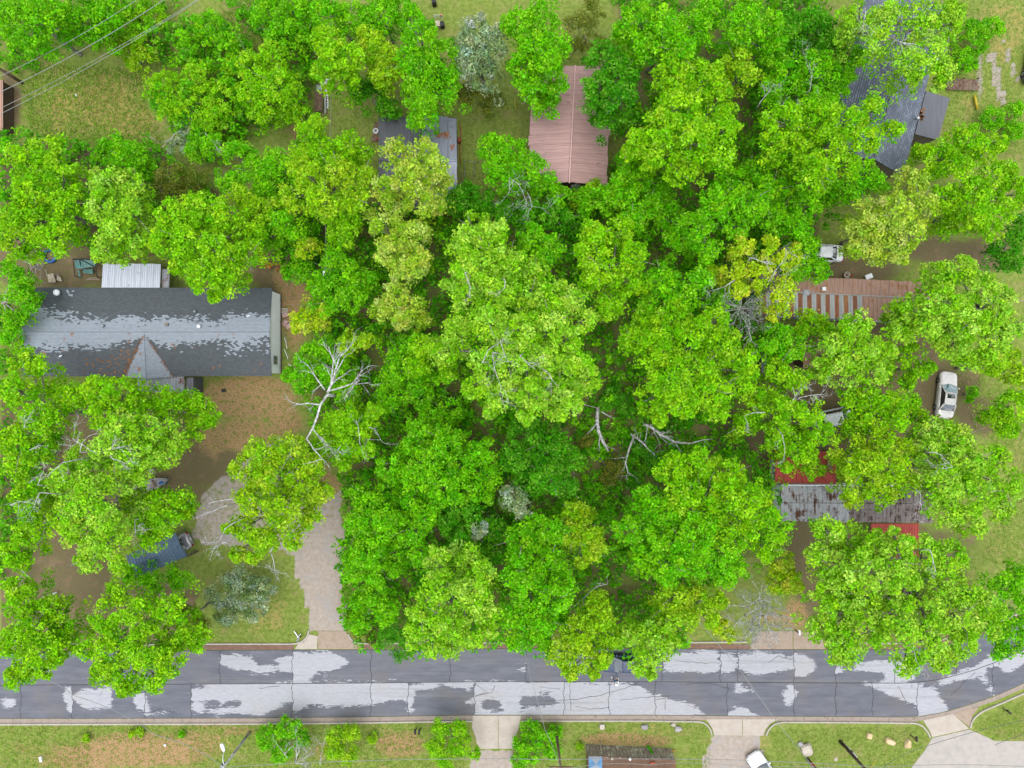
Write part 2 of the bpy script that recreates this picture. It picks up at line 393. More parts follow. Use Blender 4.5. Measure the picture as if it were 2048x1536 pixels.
# ------------------------------------------------------------------ the ground: what covers it where
def inside(poly, X, Y):
    r = np.zeros(X.shape, bool); n = len(poly)
    for i in range(n):
        x0, y0 = poly[i]; x1, y1 = poly[(i + 1) % n]
        if y0 == y1: continue
        c = ((Y < y0) != (Y < y1)) & (X < (x1 - x0) * (Y - y0) / (y1 - y0) + x0); r ^= c
    return r
def ell(X, Y, cx, cy, rx, ry):
    d = np.sqrt(((X - cx) / rx) ** 2 + ((Y - cy) / ry) ** 2); return np.clip(1.5 - d, 0, 1)

def make_ground():
    q = 0.5 * FPX / CAM_H
    ax = np.concatenate([[-9000, -5000, -2600, -1400, -700, -300], np.arange(-60, 2110, q), [2350, 2750, 3450, 4650, 7000, 11000]])
    ay = np.concatenate([[-8000, -4500, -2400, -1200, -600, -250], np.arange(-60, 1600, q), [1850, 2250, 2950, 4150, 6500, 10000]])
    X, Y = np.meshgrid(ax, ay); n, m = X.shape
    cov = np.zeros((n, m, 4))           # dry grass, bare dirt, leaf litter, gravel
    def put(ch, w): cov[..., ch] = np.maximum(cov[..., ch], w)
    E = lambda *a: ell(X, Y, *a)
    for a in ((200, 210, 110, 60, .62), (260, 240, 60, 40, .75), (120, 220, 30, 50, .7), (230, 190, 50, 40, .7), (210, 160, 25, 25, .6), (360, 110, 30, 20, .5), (2010, 60, 60, 80, .5), (1960, 200, 60, 60, .4),
              (530, 1230, 60, 60, .45), (1500, 1480, 60, 40, .4), (1300, 1460, 100, 20, .4), (440, 1490, 50, 30, .5), (330, 1500, 80, 40, .4), (1950, 1450, 60, 40, .3), (2010, 900, 50, 60, .35), (2000, 1090, 60, 60, .35)): put(0, a[4] * E(*a[:4]))
    for a in ((120, 530, 120, 60, 1), (40, 520, 60, 60, .9), (410, 920, 80, 60, .9), (330, 970, 60, 50, 1), (560, 560, 60, 70, .9), (100, 1150, 90, 60, .9), (160, 1100, 60, 50, .8), (400, 1000, 40, 60, .6),
              (1700, 540, 110, 30, .9), (1870, 500, 80, 30, .8), (1960, 510, 90, 40, .8), (1880, 780, 60, 80, .7), (1960, 830, 50, 40, .9), (1930, 770, 40, 30, .8), (1600, 1100, 50, 80, .8), (1620, 1190, 40, 80, .7),
              (1480, 870, 70, 60, .8), (1530, 900, 50, 40, .8), (1590, 780, 60, 60, .7), (920, 380, 40, 60, .5), (1210, 900, 60, 50, .6), (1750, 640, 120, 20, .8), (1700, 860, 160, 40, .7), (1560, 1060, 60, 60, .8), (1800, 1080, 200, 40, .6), (1950, 300, 120, 40, .4), (600, 1000, 70, 90, .5),
              (20, 200, 25, 70, .8), (200, 1190, 120, 40, .6), (300, 1180, 100, 30, .6), (640, 470, 40, 40, .7), (750, 520, 60, 60, .6)): put(1, a[4] * E(*a[:4]))
    for a in ((500, 795, 95, 45, .95), (490, 870, 70, 35, .9), (570, 840, 40, 40, .8), (590, 610, 35, 90, .8), (430, 880, 60, 40, .6), (580, 560, 40, 40, .8), (290, 1500, 150, 36, .95), (170, 1515, 110, 30, .8), (400, 1480, 60, 30, .6), (60, 1500, 60, 20, .5), (800, 1490, 50, 28, .9), (1230, 1478, 70, 14, .95), (1290, 1482, 60, 12, .9),
              (1370, 1465, 30, 15, .4), (1590, 1230, 30, 40, .7), (540, 800, 40, 30, .9), (110, 225, 10, 12, .7), (600, 260, 30, 40, .6), (420, 1450, 60, 10, .6), (480, 1462, 40, 14, .6), (650, 1500, 30, 30, .5), (760, 1460, 50, 12, .4), (1540, 1240, 40, 30, .5)): put(2, a[4] * E(*a[:4]))
    for a in ((1960, 150, 9, 60, .7),): put(3, a[4] * E(*a[:4]))
    def poly(ch, pts, wgt=1.0): put(ch, wgt * inside(pts, X, Y))
    poly(1, [(440, 0), (640, 0), (640, 150), (600, 260), (620, 330), (560, 520), (640, 560), (660, 660), (620, 760), (640, 860), (700, 960), (690, 1240), (730, 1285), (1000, 1286), (1360, 1285), (1360, 1180), (1530, 1100), (1540, 960), (1450, 820), (1540, 720), (1500, 560), (1640, 470), (1640, 330), (1700, 200), (1650, 0), (1230, 0), (1240, 300), (1200, 385), (1000, 430), (930, 410), (700, 420), (640, 300), (600, 200), (560, 120)], 0.5)
    poly(1, [(0, 280), (330, 300), (430, 380), (520, 480), (330, 520), (200, 500), (0, 460)], .8); poly(1, [(0, 760), (130, 780), (380, 800), (360, 900), (250, 960), (220, 1180), (400, 1180), (360, 1280), (0, 1280)], .75); poly(1, [(1500, 640), (1860, 660), (1880, 800), (1850, 900), (1540, 900)], .8); poly(1, [(1660, 1060), (1900, 1060), (1960, 1200), (1900, 1280), (1660, 1280)], .55)
    poly(3, [(585, 1100), (672, 1040), (690, 1060), (688, 1150), (690, 1262), (618, 1262), (612, 1200), (590, 1150)])
    poly(3, [(400, 990), (470, 930), (560, 870), (600, 890), (600, 960), (640, 1000), (680, 980), (690, 1060), (585, 1110), (500, 1090), (410, 1090), (380, 1080)], 0.62)
    poly(2, [(600, 880), (680, 960), (690, 1250), (672, 1250), (660, 1100), (600, 1000)], 0.6)
    poly(3, [(1428, 1474), (1515, 1474), (1522, 1500), (1560, 1600), (1380, 1600), (1405, 1520)])
    poly(3, [(945, 1498), (1030, 1498), (1020, 1600), (940, 1600)], 0.8)
    poly(3, [(1975, 105), (1992, 108), (2012, 205), (2000, 208), (1985, 160)], 1.0); poly(3, [(2005, 80), (2012, 82), (2040, 165), (2030, 170)], 0.9)
    k = CAM_H / FPX
    V = np.stack([(X - 1024) * k, (768 - Y) * k, np.zeros_like(X)], -1).reshape(-1, 3)
    idx = np.arange(n * m).reshape(n, m)
    Q = np.stack([idx[1:, :-1], idx[1:, 1:], idx[:-1, 1:], idx[:-1, :-1]], -1).reshape(-1, 4)
    o = mesh_np('ground', V, Q, M['ground'])
    at = o.data.color_attributes.new('cover', 'FLOAT_COLOR', 'POINT'); at.data.foreach_set('color', cov.reshape(-1).astype(np.float32))
    tag(o, 'grassy ground with bare earth and leaf litter', None, None, 'structure')
make_ground()

# ------------------------------------------------------------------ the street
BOT = [(-400, 1440), (0, 1437), (500, 1436), (700, 1434), (950, 1430), (1100, 1430), (1300, 1430), (1500, 1432), (1830, 1434), (1880, 1426), (1930, 1412), (1990, 1392), (2048, 1366), (2150, 1316), (2300, 1240), (2500, 1135)]
TOP = [(-400, 1304), (0, 1304), (440, 1300), (700, 1299), (1000, 1297), (1300, 1297), (1640, 1299), (1800, 1299), (1880, 1292), (1950, 1274), (2048, 1235), (2150, 1188), (2300, 1112), (2500, 1008)]
fB = lambda x: np.interp(x, [p[0] for p in BOT], [p[1] for p in BOT]); fT = lambda x: np.interp(x, [p[0] for p in TOP], [p[1] for p in TOP])
DRY = [[(505, 1316), (585, 1312), (585, 1346), (470, 1342), (440, 1322)], [(440, 1308), (520, 1312), (520, 1330), (430, 1322)], [(585, 1302), (660, 1302), (708, 1326), (670, 1338), (640, 1352), (610, 1362), (585, 1362)],
       [(0, 1397), (38, 1397), (34, 1415), (0, 1414)], [(125, 1372), (145, 1372), (145, 1430), (134, 1424)], [(150, 1376), (224, 1374), (228, 1412), (168, 1418), (150, 1400)], [(268, 1386), (292, 1386), (300, 1418), (355, 1420), (352, 1430), (300, 1430), (268, 1418)],
       [(378, 1378), (430, 1368), (585, 1366), (585, 1402), (520, 1430), (392, 1430)], [(585, 1366), (816, 1364), (816, 1392), (740, 1412), (640, 1410), (585, 1414)], [(586, 1412), (602, 1410), (596, 1432), (586, 1432)],
       [(816, 1366), (890, 1364), (876, 1374), (830, 1384), (828, 1410), (818, 1430), (812, 1430)], [(890, 1364), (950, 1362), (940, 1380), (900, 1374)], [(950, 1362), (1040, 1362), (1040, 1430), (950, 1430), (950, 1410), (912, 1408), (948, 1396)],
       [(1024, 1364), (1140, 1366), (1110, 1384), (1040, 1392)], [(1100, 1392), (1140, 1368), (1272, 1366), (1300, 1386), (1350, 1402), (1400, 1416), (1430, 1430), (1040, 1430), (1050, 1414), (1125, 1414)],
       [(1030, 1334), (1054, 1334), (1054, 1340), (1030, 1340)], [(1330, 1305), (1440, 1302), (1440, 1347), (1380, 1342), (1325, 1342)], [(1441, 1308), (1476, 1306), (1470, 1348), (1441, 1345)], [(1476, 1305), (1596, 1310), (1590, 1338), (1540, 1346), (1500, 1350), (1476, 1340)],
       [(1455, 1412), (1490, 1416), (1520, 1432), (1455, 1432)], [(1468, 1366), (1500, 1372), (1504, 1382), (1464, 1380)], [(1455, 1378), (1600, 1385), (1600, 1389), (1455, 1382)], [(1580, 1364), (1600, 1388), (1590, 1400), (1570, 1414), (1565, 1390)],
       [(1588, 1306), (1620, 1318), (1640, 1325), (1616, 1352), (1588, 1354)], [(1672, 1330), (1690, 1330), (1684, 1350), (1670, 1350)], [(1700, 1326), (1800, 1318), (1850, 1340), (1820, 1362), (1776, 1364), (1770, 1344), (1700, 1340)],
       [(1712, 1364), (1850, 1366), (1842, 1374), (1836, 1412), (1800, 1400), (1770, 1384)], [(1834, 1372), (1870, 1376), (1900, 1420), (1860, 1432), (1835, 1432)], [(1870, 1360), (1950, 1330), (1990, 1306), (2010, 1318), (1950, 1352), (1890, 1370)], [(1950, 1340), (1970, 1350), (1992, 1386), (1984, 1390)],
       [(1990, 1320), (2060, 1290), (2048, 1330), (2010, 1346)], [(-300, 1380), (-60, 1380), (-80, 1420), (-300, 1420)]]
WET = [[(405, 1400), (440, 1400), (440, 1420), (405, 1420)], [(446, 1400), (488, 1400), (488, 1416), (446, 1416)], [(960, 1398), (1000, 1400), (1008, 1420), (966, 1420)], [(512, 1318), (556, 1318), (556, 1330), (512, 1330)], [(620, 1346), (680, 1340), (690, 1362), (640, 1362)]]
def dryness(X, Y):
    d = np.zeros(X.shape)
    for p in DRY: d[inside(p, X, Y)] = 1.0
    for p in WET: d[inside(p, X, Y)] = 0.15
    g = d
    for _ in range(5):       # the wet edge is soft
        g = (g + np.pad(g, ((1, 1), (0, 0)), 'edge')[2:] + np.pad(g, ((1, 1), (0, 0)), 'edge')[:-2] + np.pad(g, ((0, 0), (1, 1)), 'edge')[:, 2:] + np.pad(g, ((0, 0), (1, 1)), 'edge')[:, :-2]) / 5
    return 0.06 + 0.88 * g

def strip_mesh(top, bot, z, name, mat, parent=None, x0=-400, x1=2500, step=40):
    xs = np.arange(x0, x1 + 1, step); mb = MB(); pts = [P(x, top(x)) for x in xs] + [P(x, bot(x)) for x in xs[::-1]]
    n = len(xs)
    for i in range(n - 1):
        mb.poly([(*P(xs[i], bot(xs[i])), z), (*P(xs[i + 1], bot(xs[i + 1])), z), (*P(xs[i + 1], top(xs[i + 1])), z), (*P(xs[i], top(xs[i])), z)])
    return mb.build(name, mat, parent)
road = strip_mesh(fT, fB, 0.006, 'road', M['road_base']); tag(road, 'two lane street of wet concrete slabs', None, None, 'structure')
rs = random.Random(5)
JU = [-400, -240, -80, 60, 190, 310, 440, 585, 742, 900, 1052, 1205, 1325, 1441, 1476, 1588, 1671, 1790, 1912, 2010, 2120, 2230, 2360, 2500]
JL = [-400, -240, -80, 42, 145, 290, 382, 585, 742, 816, 949, 1128, 1218, 1310, 1454, 1588, 1671, 1745, 1834, 1985, 2120, 2230, 2360, 2500]
for lane, J in ((0, JU), (1, JL)):
    for x0, x1 in zip(J[:-1], J[1:]):
        nx = max(4, int((x1 - x0) / 4.7)); ny = 14; g = 0.55
        xs = np.linspace(x0 + g, x1 - g, nx + 1); vv = np.linspace(0.006, 0.492, ny + 1) if lane == 0 else np.linspace(0.502, 0.994, ny + 1)
        X = np.repeat(xs[None], ny + 1, 0); Y = fT(X) + (fB(X) - fT(X)) * vv[:, None]
        wob = np.sin(Y * 0.35 + x0) * 1.1 + np.sin(Y * 0.13 + x0 * 2) * 1.4
        ramp0 = np.clip(1 - (X - x0) / 12, 0, 1); ramp1 = np.clip(1 - (x1 - X) / 12, 0, 1)
        wob1 = np.sin(Y * 0.35 + x1) * 1.1 + np.sin(Y * 0.13 + x1 * 2) * 1.4
        Xd = X + wob * ramp0 + wob1 * ramp1
        D = dryness(X, Y); k = CAM_H / FPX
        V = np.stack([(Xd - 1024) * k, (768 - Y) * k, np.full_like(X, 0.03 + rs.uniform(-.004, .004))], -1).reshape(-1, 3)
        a, b = X.shape; I = np.arange(a * b).reshape(a, b)
        Q = np.stack([I[1:, :-1], I[1:, 1:], I[:-1, 1:], I[:-1, :-1]], -1).reshape(-1, 4)
        o = mesh_np('road_slab', V, Q, M['slab'], road)
        at = o.data.attributes.new('dry', 'FLOAT', 'POINT'); at.data.foreach_set('value', D.reshape(-1).astype(np.float32))
# cracks run across the slabs
def crack(pts, wd, seed):
    r = random.Random(seed); mb = MB(); q = []
    for (a, b) in zip(pts[:-1], pts[1:]):
        n = max(2, int(math.hypot(b[0] - a[0], b[1] - a[1]) / 7))
        for i in range(n): q.append((a[0] + (b[0] - a[0]) * i / n + r.uniform(-1.1, 1.1), a[1] + (b[1] - a[1]) * i / n + r.uniform(-1.1, 1.1)))
    q.append(pts[-1]); prev = None
    for i in range(len(q)):
        p = Vector(P(*q[i])); a = Vector(P(*q[max(i - 1, 0)])); b = Vector(P(*q[min(i + 1, len(q) - 1)])); d = b - a; d = Vector((-d.y, d.x)).normalized() * wd * r.uniform(.5, 1.2)
        cur = ((p.x + d.x, p.y + d.y, 0.041), (p.x - d.x, p.y - d.y, 0.041))
        if prev: mb.poly([prev[0], prev[1], cur[1], cur[0]])
        prev = cur
    mb.build('crack', M['crack'], road)
for i, c in enumerate([[(1090, 1402), (1150, 1398), (1200, 1390), (1250, 1376), (1275, 1366)], [(1240, 1400), (1290, 1394), (1340, 1392)], [(1150, 1412), (1180, 1418), (1220, 1414)], [(1140, 1370), (1141, 1420)], [(1080, 1374), (1120, 1378)], [(949, 1366), (975, 1384), (952, 1392)], [(949, 1392), (984, 1384), (990, 1370)],
                       [(1350, 1322), (1410, 1326), (1440, 1326)], [(1372, 1368), (1420, 1366), (1460, 1378)], [(1536, 1326), (1556, 1312), (1590, 1322)], [(1310, 1400), (1330, 1396), (1330, 1420)], [(1795, 1372), (1812, 1402), (1833, 1414)], [(1476, 1345), (1490, 1350), (1500, 1345)], [(520, 1376), (560, 1372)], [(300, 1424), (320, 1418), (350, 1424)], [(1900, 1392), (1930, 1362), (1950, 1344)]]):
    crack(c, 0.024, i)

def ribbon(pts, w0, w1, z0, z1, name, mat, parent, seg=57.0):
    """stones laid end to end along a pixel polyline; w0..w1 metres to its right hand side"""
    W = [Vector(P(*p)) for p in pts]; L = [0]
    for a, b in zip(W[:-1], W[1:]): L.append(L[-1] + (b - a).length)
    def at(s):
        for i in range(len(W) - 1):
            if s <= L[i + 1] or i == len(W) - 2:
                t = (s - L[i]) / max(1e-6, L[i + 1] - L[i]); d = (W[i + 1] - W[i]).normalized(); return W[i].lerp(W[i + 1], t), Vector((d.y, -d.x))
    sg = seg * CAM_H / FPX; n = max(1, round(L[-1] / sg)); st = L[-1] / n
    for i in range(n):
        a0, b0 = i * st + 0.012, (i + 1) * st - 0.012; k = max(1, int((b0 - a0) / 0.5)); rings = []
        for j in range(k + 1):
            p, nn = at(a0 + (b0 - a0) * j / k); a = p + nn * w0; b = p + nn * w1; bv = min(0.03, (z1 - z0) * .3)
            rings.append([(a.x, a.y, z0), (b.x, b.y, z0), (b.x, b.y, z1 - bv), (b.x - nn.x * bv, b.y - nn.y * bv, z1), (a.x + nn.x * bv, a.y + nn.y * bv, z1), (a.x, a.y, z1 - bv)])
        mb = MB(); mb.loft(rings); mb.build(name, mat, parent)

kerb = empty('kerb', (0, 0, 0), 0, 'pale concrete kerb and gutter along both sides of the street', None, None, 'structure')
# gutters lie beside the slabs, the kerb stones stand behind them
gB = [(-200, 1439), (0, 1437.5), (500, 1436.5), (700, 1434.5), (950, 1430.5), (1100, 1430.5), (1300, 1430.5), (1500, 1432.5), (1830, 1434.5), (1880, 1426.5), (1930, 1412.5), (1990, 1392.5), (2048, 1366.5), (2150, 1316.5)]
ribbon(gB, 0.0, 0.46, 0.0, 0.034, 'gutter', M['gutter'], kerb)
gT = [(-200, 1303.5), (0, 1303.5), (440, 1299.5), (588, 1299)]
ribbon(gT[::-1], 0.0, 0.5, 0.0, 0.034, 'gutter', M['gutter_dirty'], kerb)
ribbon([(1500, 1298), (1300, 1296.5), (1000, 1296.5), (720, 1298)], 0.0, 0.5, 0.0, 0.034, 'gutter', M['gutter_dirty'], kerb)
ribbon([(2150, 1187), (2048, 1234.5), (1950, 1273.5), (1880, 1291.5), (1800, 1298.5), (1648, 1298.5)], 0.0, 0.5, 0.0, 0.034, 'gutter', M['gutter_dirty'], kerb)
def kerbline(pts): ribbon(pts, 0.0, 0.17, 0.0, 0.15, 'kerb_stone', M['kerb'], kerb)
kerbline([(-200, 1448), (0, 1446.5), (500, 1445.5), (700, 1443.5), (900, 1440.5), (946, 1440)])
kerbline([(1042, 1439.5), (1300, 1439.5), (1400, 1441), (1412, 1445), (1421, 1455), (1425, 1469)])
kerbline([(1530, 1470), (1535, 1458), (1545, 1447), (1562, 1442), (1700, 1442.5), (1832, 1444), (1845, 1450), (1856, 1462), (1861, 1474)])
kerbline([(1938, 1455), (1941, 1443), (1948, 1432), (1964, 1420), (2000, 1405), (2048, 1384), (2150, 1332)])
kerbline([(620, 1260), (616, 1275), (604, 1285), (588, 1289), (440, 1289), (0, 1293), (-200, 1293)])
kerbline([(1494, 1285), (1300, 1286.5), (1000, 1286.5), (716, 1288), (702, 1281), (695, 1268)])
kerbline([(2150, 1176), (2048, 1224), (1950, 1263), (1880, 1281), (1800, 1288), (1660, 1288), (1652, 1280), (1648, 1265)])

def sheet(pts, z, name, mat, parent, t=0.03):
    mb = MB(); mb.prism([P(*p) for p in pts], z - t, z); return mb.build(name, mat, parent)
drive = empty('driveway', (0, 0, 0), 0, 'concrete driveway aprons meeting the street', None, None, 'structure')
sheet([(596, 1288), (609, 1281), (617, 1268), (636, 1272), (634, 1298), (590, 1298)], 0.044, 'apron_slab', M['apron'], drive)
sheet([(637, 1262), (692, 1262), (698, 1276), (712, 1286), (716, 1298), (636, 1298)], 0.044, 'apron_slab', M['apron_dirty'], drive)
sheet([(1502, 1284), (1520, 1262), (1585, 1262), (1585, 1298), (1502, 1298)], 0.044, 'apron_slab', M['apron_dirty'], drive)
sheet([(1586.5, 1262), (1640, 1264), (1646, 1284), (1650, 1298), (1586.5, 1298)], 0.044, 'apron_slab', M['apron_dirty'], drive)
sheet([(946, 1431), (996, 1431), (996, 1497), (955, 1497), (952, 1475), (944, 1455)], 0.05, 'apron_slab', M['apron'], drive)
sheet([(997, 1431), (1042, 1431), (1038, 1455), (1032, 1470), (1030, 1497), (997, 1497)], 0.05, 'apron_slab', M['apron'], drive)
sheet([(1412, 1438), (1484, 1438), (1484, 1471), (1428, 1470), (1424, 1456)], 0.05, 'apron_slab', M['apron'], drive)
sheet([(1485, 1438), (1556, 1438), (1540, 1447), (1530, 1459), (1527, 1471), (1485, 1471)], 0.05, 'apron_slab', M['apron'], drive)
sheet([(1846, 1440), (1885, 1432), (1905, 1427), (1938, 1457), (1864, 1474), (1858, 1460)], 0.05, 'apron_slab', M['apron'], drive)
sheet([(1906, 1428), (1930, 1420), (1958, 1414), (1945, 1430), (1938, 1453)], 0.047, 'apron_slab', M['apron_dirty'], drive)
lot = sheet([(1864, 1476), (1938, 1459), (1960, 1468), (1990, 1482), (2048, 1482), (2300, 1470), (2300, 1700), (1800, 1700), (1822, 1536), (1850, 1500)], 0.026, 'parking_lot', M['lot'], None); tag(lot, 'pale worn concrete parking lot beyond the apron', None, None, 'structure')
# ------------------------------------------------------------------ buildings
def lerp(a, b, t): return a + (b - a) * t
def ribbed(mb, q, n, rib=0.05, hgt=0.035, t=0.02):
    """sheet panel over quad q = [eave0, eave1, ridge1, ridge0] with n raised ribs running from eave to ridge"""
    e0, e1, r1, r0 = [Vector(p) for p in q]
    nr = (e1 - e0).cross(r0 - e0).normalized()
    if nr.z < 0: nr = -nr
    mb.slab([e0, e1, r1, r0], t)
    wd = (e1 - e0).length
    for i in range(n):
        u = (i + 0.5) / n; du = rib / wd / 2
        a, b = e0.lerp(e1, u - du), e0.lerp(e1, u + du); c, d = r0.lerp(r1, u + du), r0.lerp(r1, u - du)
        mb.slab([a + nr * hgt, b + nr * hgt, c + nr * hgt, d + nr * hgt], hgt + .004)
def panel_roof(root, name, q, count, ribs, mats, seed=0, gap=0.012, jitter=0.012, part='roof_panel'):
    """a roof slope laid from separate metal panels; q = [eave0, eave1, ridge1, ridge0]"""
    r = random.Random(seed); e0, e1, r1, r0 = [Vector(p) for p in q]
    b = MB(); dn = Vector((0, 0, -0.06)); b.slab([e0 + dn, e1 + dn, r1 + dn, r0 + dn], 0.05); slope = b.build(name, M['brown_siding'], root)
    g = gap / (e1 - e0).length
    for i in range(count):
        u0, u1 = i / count + g, (i + 1) / count - g; z = Vector((0, 0, r.uniform(0, jitter))); k = r.uniform(-.02, .03)
        a, bb, c, d = e0.lerp(e1, u0), e0.lerp(e1, u1), r0.lerp(r1, u1), r0.lerp(r1, u0)
        a = a + (a - d) * k; bb = bb + (bb - c) * k
        mb = MB(); ribbed(mb, [a + z, bb + z, c + z, d + z], ribs)
        mt = mats[r.randrange(len(mats))] if isinstance(mats, list) else mats(i)
        mb.build(part, M[mt], slope)
    return slope
def courses(q, n, step=0.012):
    """a shingled slope of n overlapping courses; q = [eave0, eave1, ridge1, ridge0]"""
    e0, e1, r1, r0 = [Vector(p) for p in q]; mb = MB(); nr = (e1 - e0).cross(r0 - e0).normalized(); nr = nr if nr.z > 0 else -nr
    for i in range(n):
        a, b = i / n, (i + 1) / n
        A, B = e0.lerp(r0, a) + nr * step, e1.lerp(r1, a) + nr * step; C, D = e1.lerp(r1, b), e0.lerp(r0, b)
        mb.poly([A, B, C, D]); mb.poly([A - nr * step * 1.6, B - nr * step * 1.6, B, A])
    mb.slab([e0 - nr * .01, e1 - nr * .01, r1 - nr * .01, r0 - nr * .01], .08); return mb
def walls(root, pts, h, mat, name='wall', z0=0.0):
    """one wall per side of a plan polygon"""
    n = len(pts); c = Vector((sum(p[0] for p in pts) / n, sum(p[1] for p in pts) / n))
    for i in range(n):
        a, b = Vector(pts[i]), Vector(pts[(i + 1) % n]); d = (b - a).normalized(); nn = Vector((d.y, -d.x))
        if nn.dot(a - c) < 0: nn = -nn
        t = 0.08; a2, b2 = a + d * .003, b - d * .003
        MB().prism([(a2.x, a2.y), (b2.x, b2.y), (b2.x - nn.x * t - d.x * t, b2.y - nn.y * t - d.y * t), (a2.x - nn.x * t + d.x * t, a2.y - nn.y * t + d.y * t)], z0, h).build(name, M[mat], root)
def window(root, c, w_, h_, axis, out, mat='glass_dark', frame='white'):
    """window on a wall: axis along the wall, out = outward normal"""
    c = Vector(c); ax = Vector(axis).normalized(); o = Vector(out).normalized(); z = Vector((0, 0, 1)); f = MB()
    rz = math.atan2(ax.y, ax.x)
    for s in (-1, 1):
        p = c + ax * s * w_ / 2 + o * .03; f.box(p, (.07, .07, h_ + .07), rz); p = c + z * s * h_ / 2 + o * .032; f.box(p, (w_ - .07, .066, .07), rz)
    f.box(c + o * .03, (.04, .05, h_ - .07), rz); wn_ = f.build('window', M[frame], root)
    for s in (-1, 1):
        MB().box(c + ax * s * w_ / 4 + o * .012, (w_ / 2 - .09, .02, h_ - .08), rz).build('pane', M[mat], wn_)
def door(root, c, w_, h_, axis, out, mat='white'):
    c = Vector(c); ax = Vector(axis).normalized(); o = Vector(out).normalized(); rz = math.atan2(ax.y, ax.x)
    d = MB().box(c + o * .03, (w_, .05, h_), rz).build('door', M[mat], root); MB().box(c + ax * w_ * .4 + o * .08, (.05, .06, .05), rz).build('handle', M['steel'], d)
def vent(root, px, py, h, r_, hh, mat, name='roof_vent'):
    p = P3(px, py, h); MB().lathe([(r_ * .75, -.25), (r_ * .75, hh * .5), (r_, hh * .55), (r_ * .95, hh * .8), (r_ * .5, hh), (.02, hh * 1.05)], p, 12).build(name, M[mat], root, True)

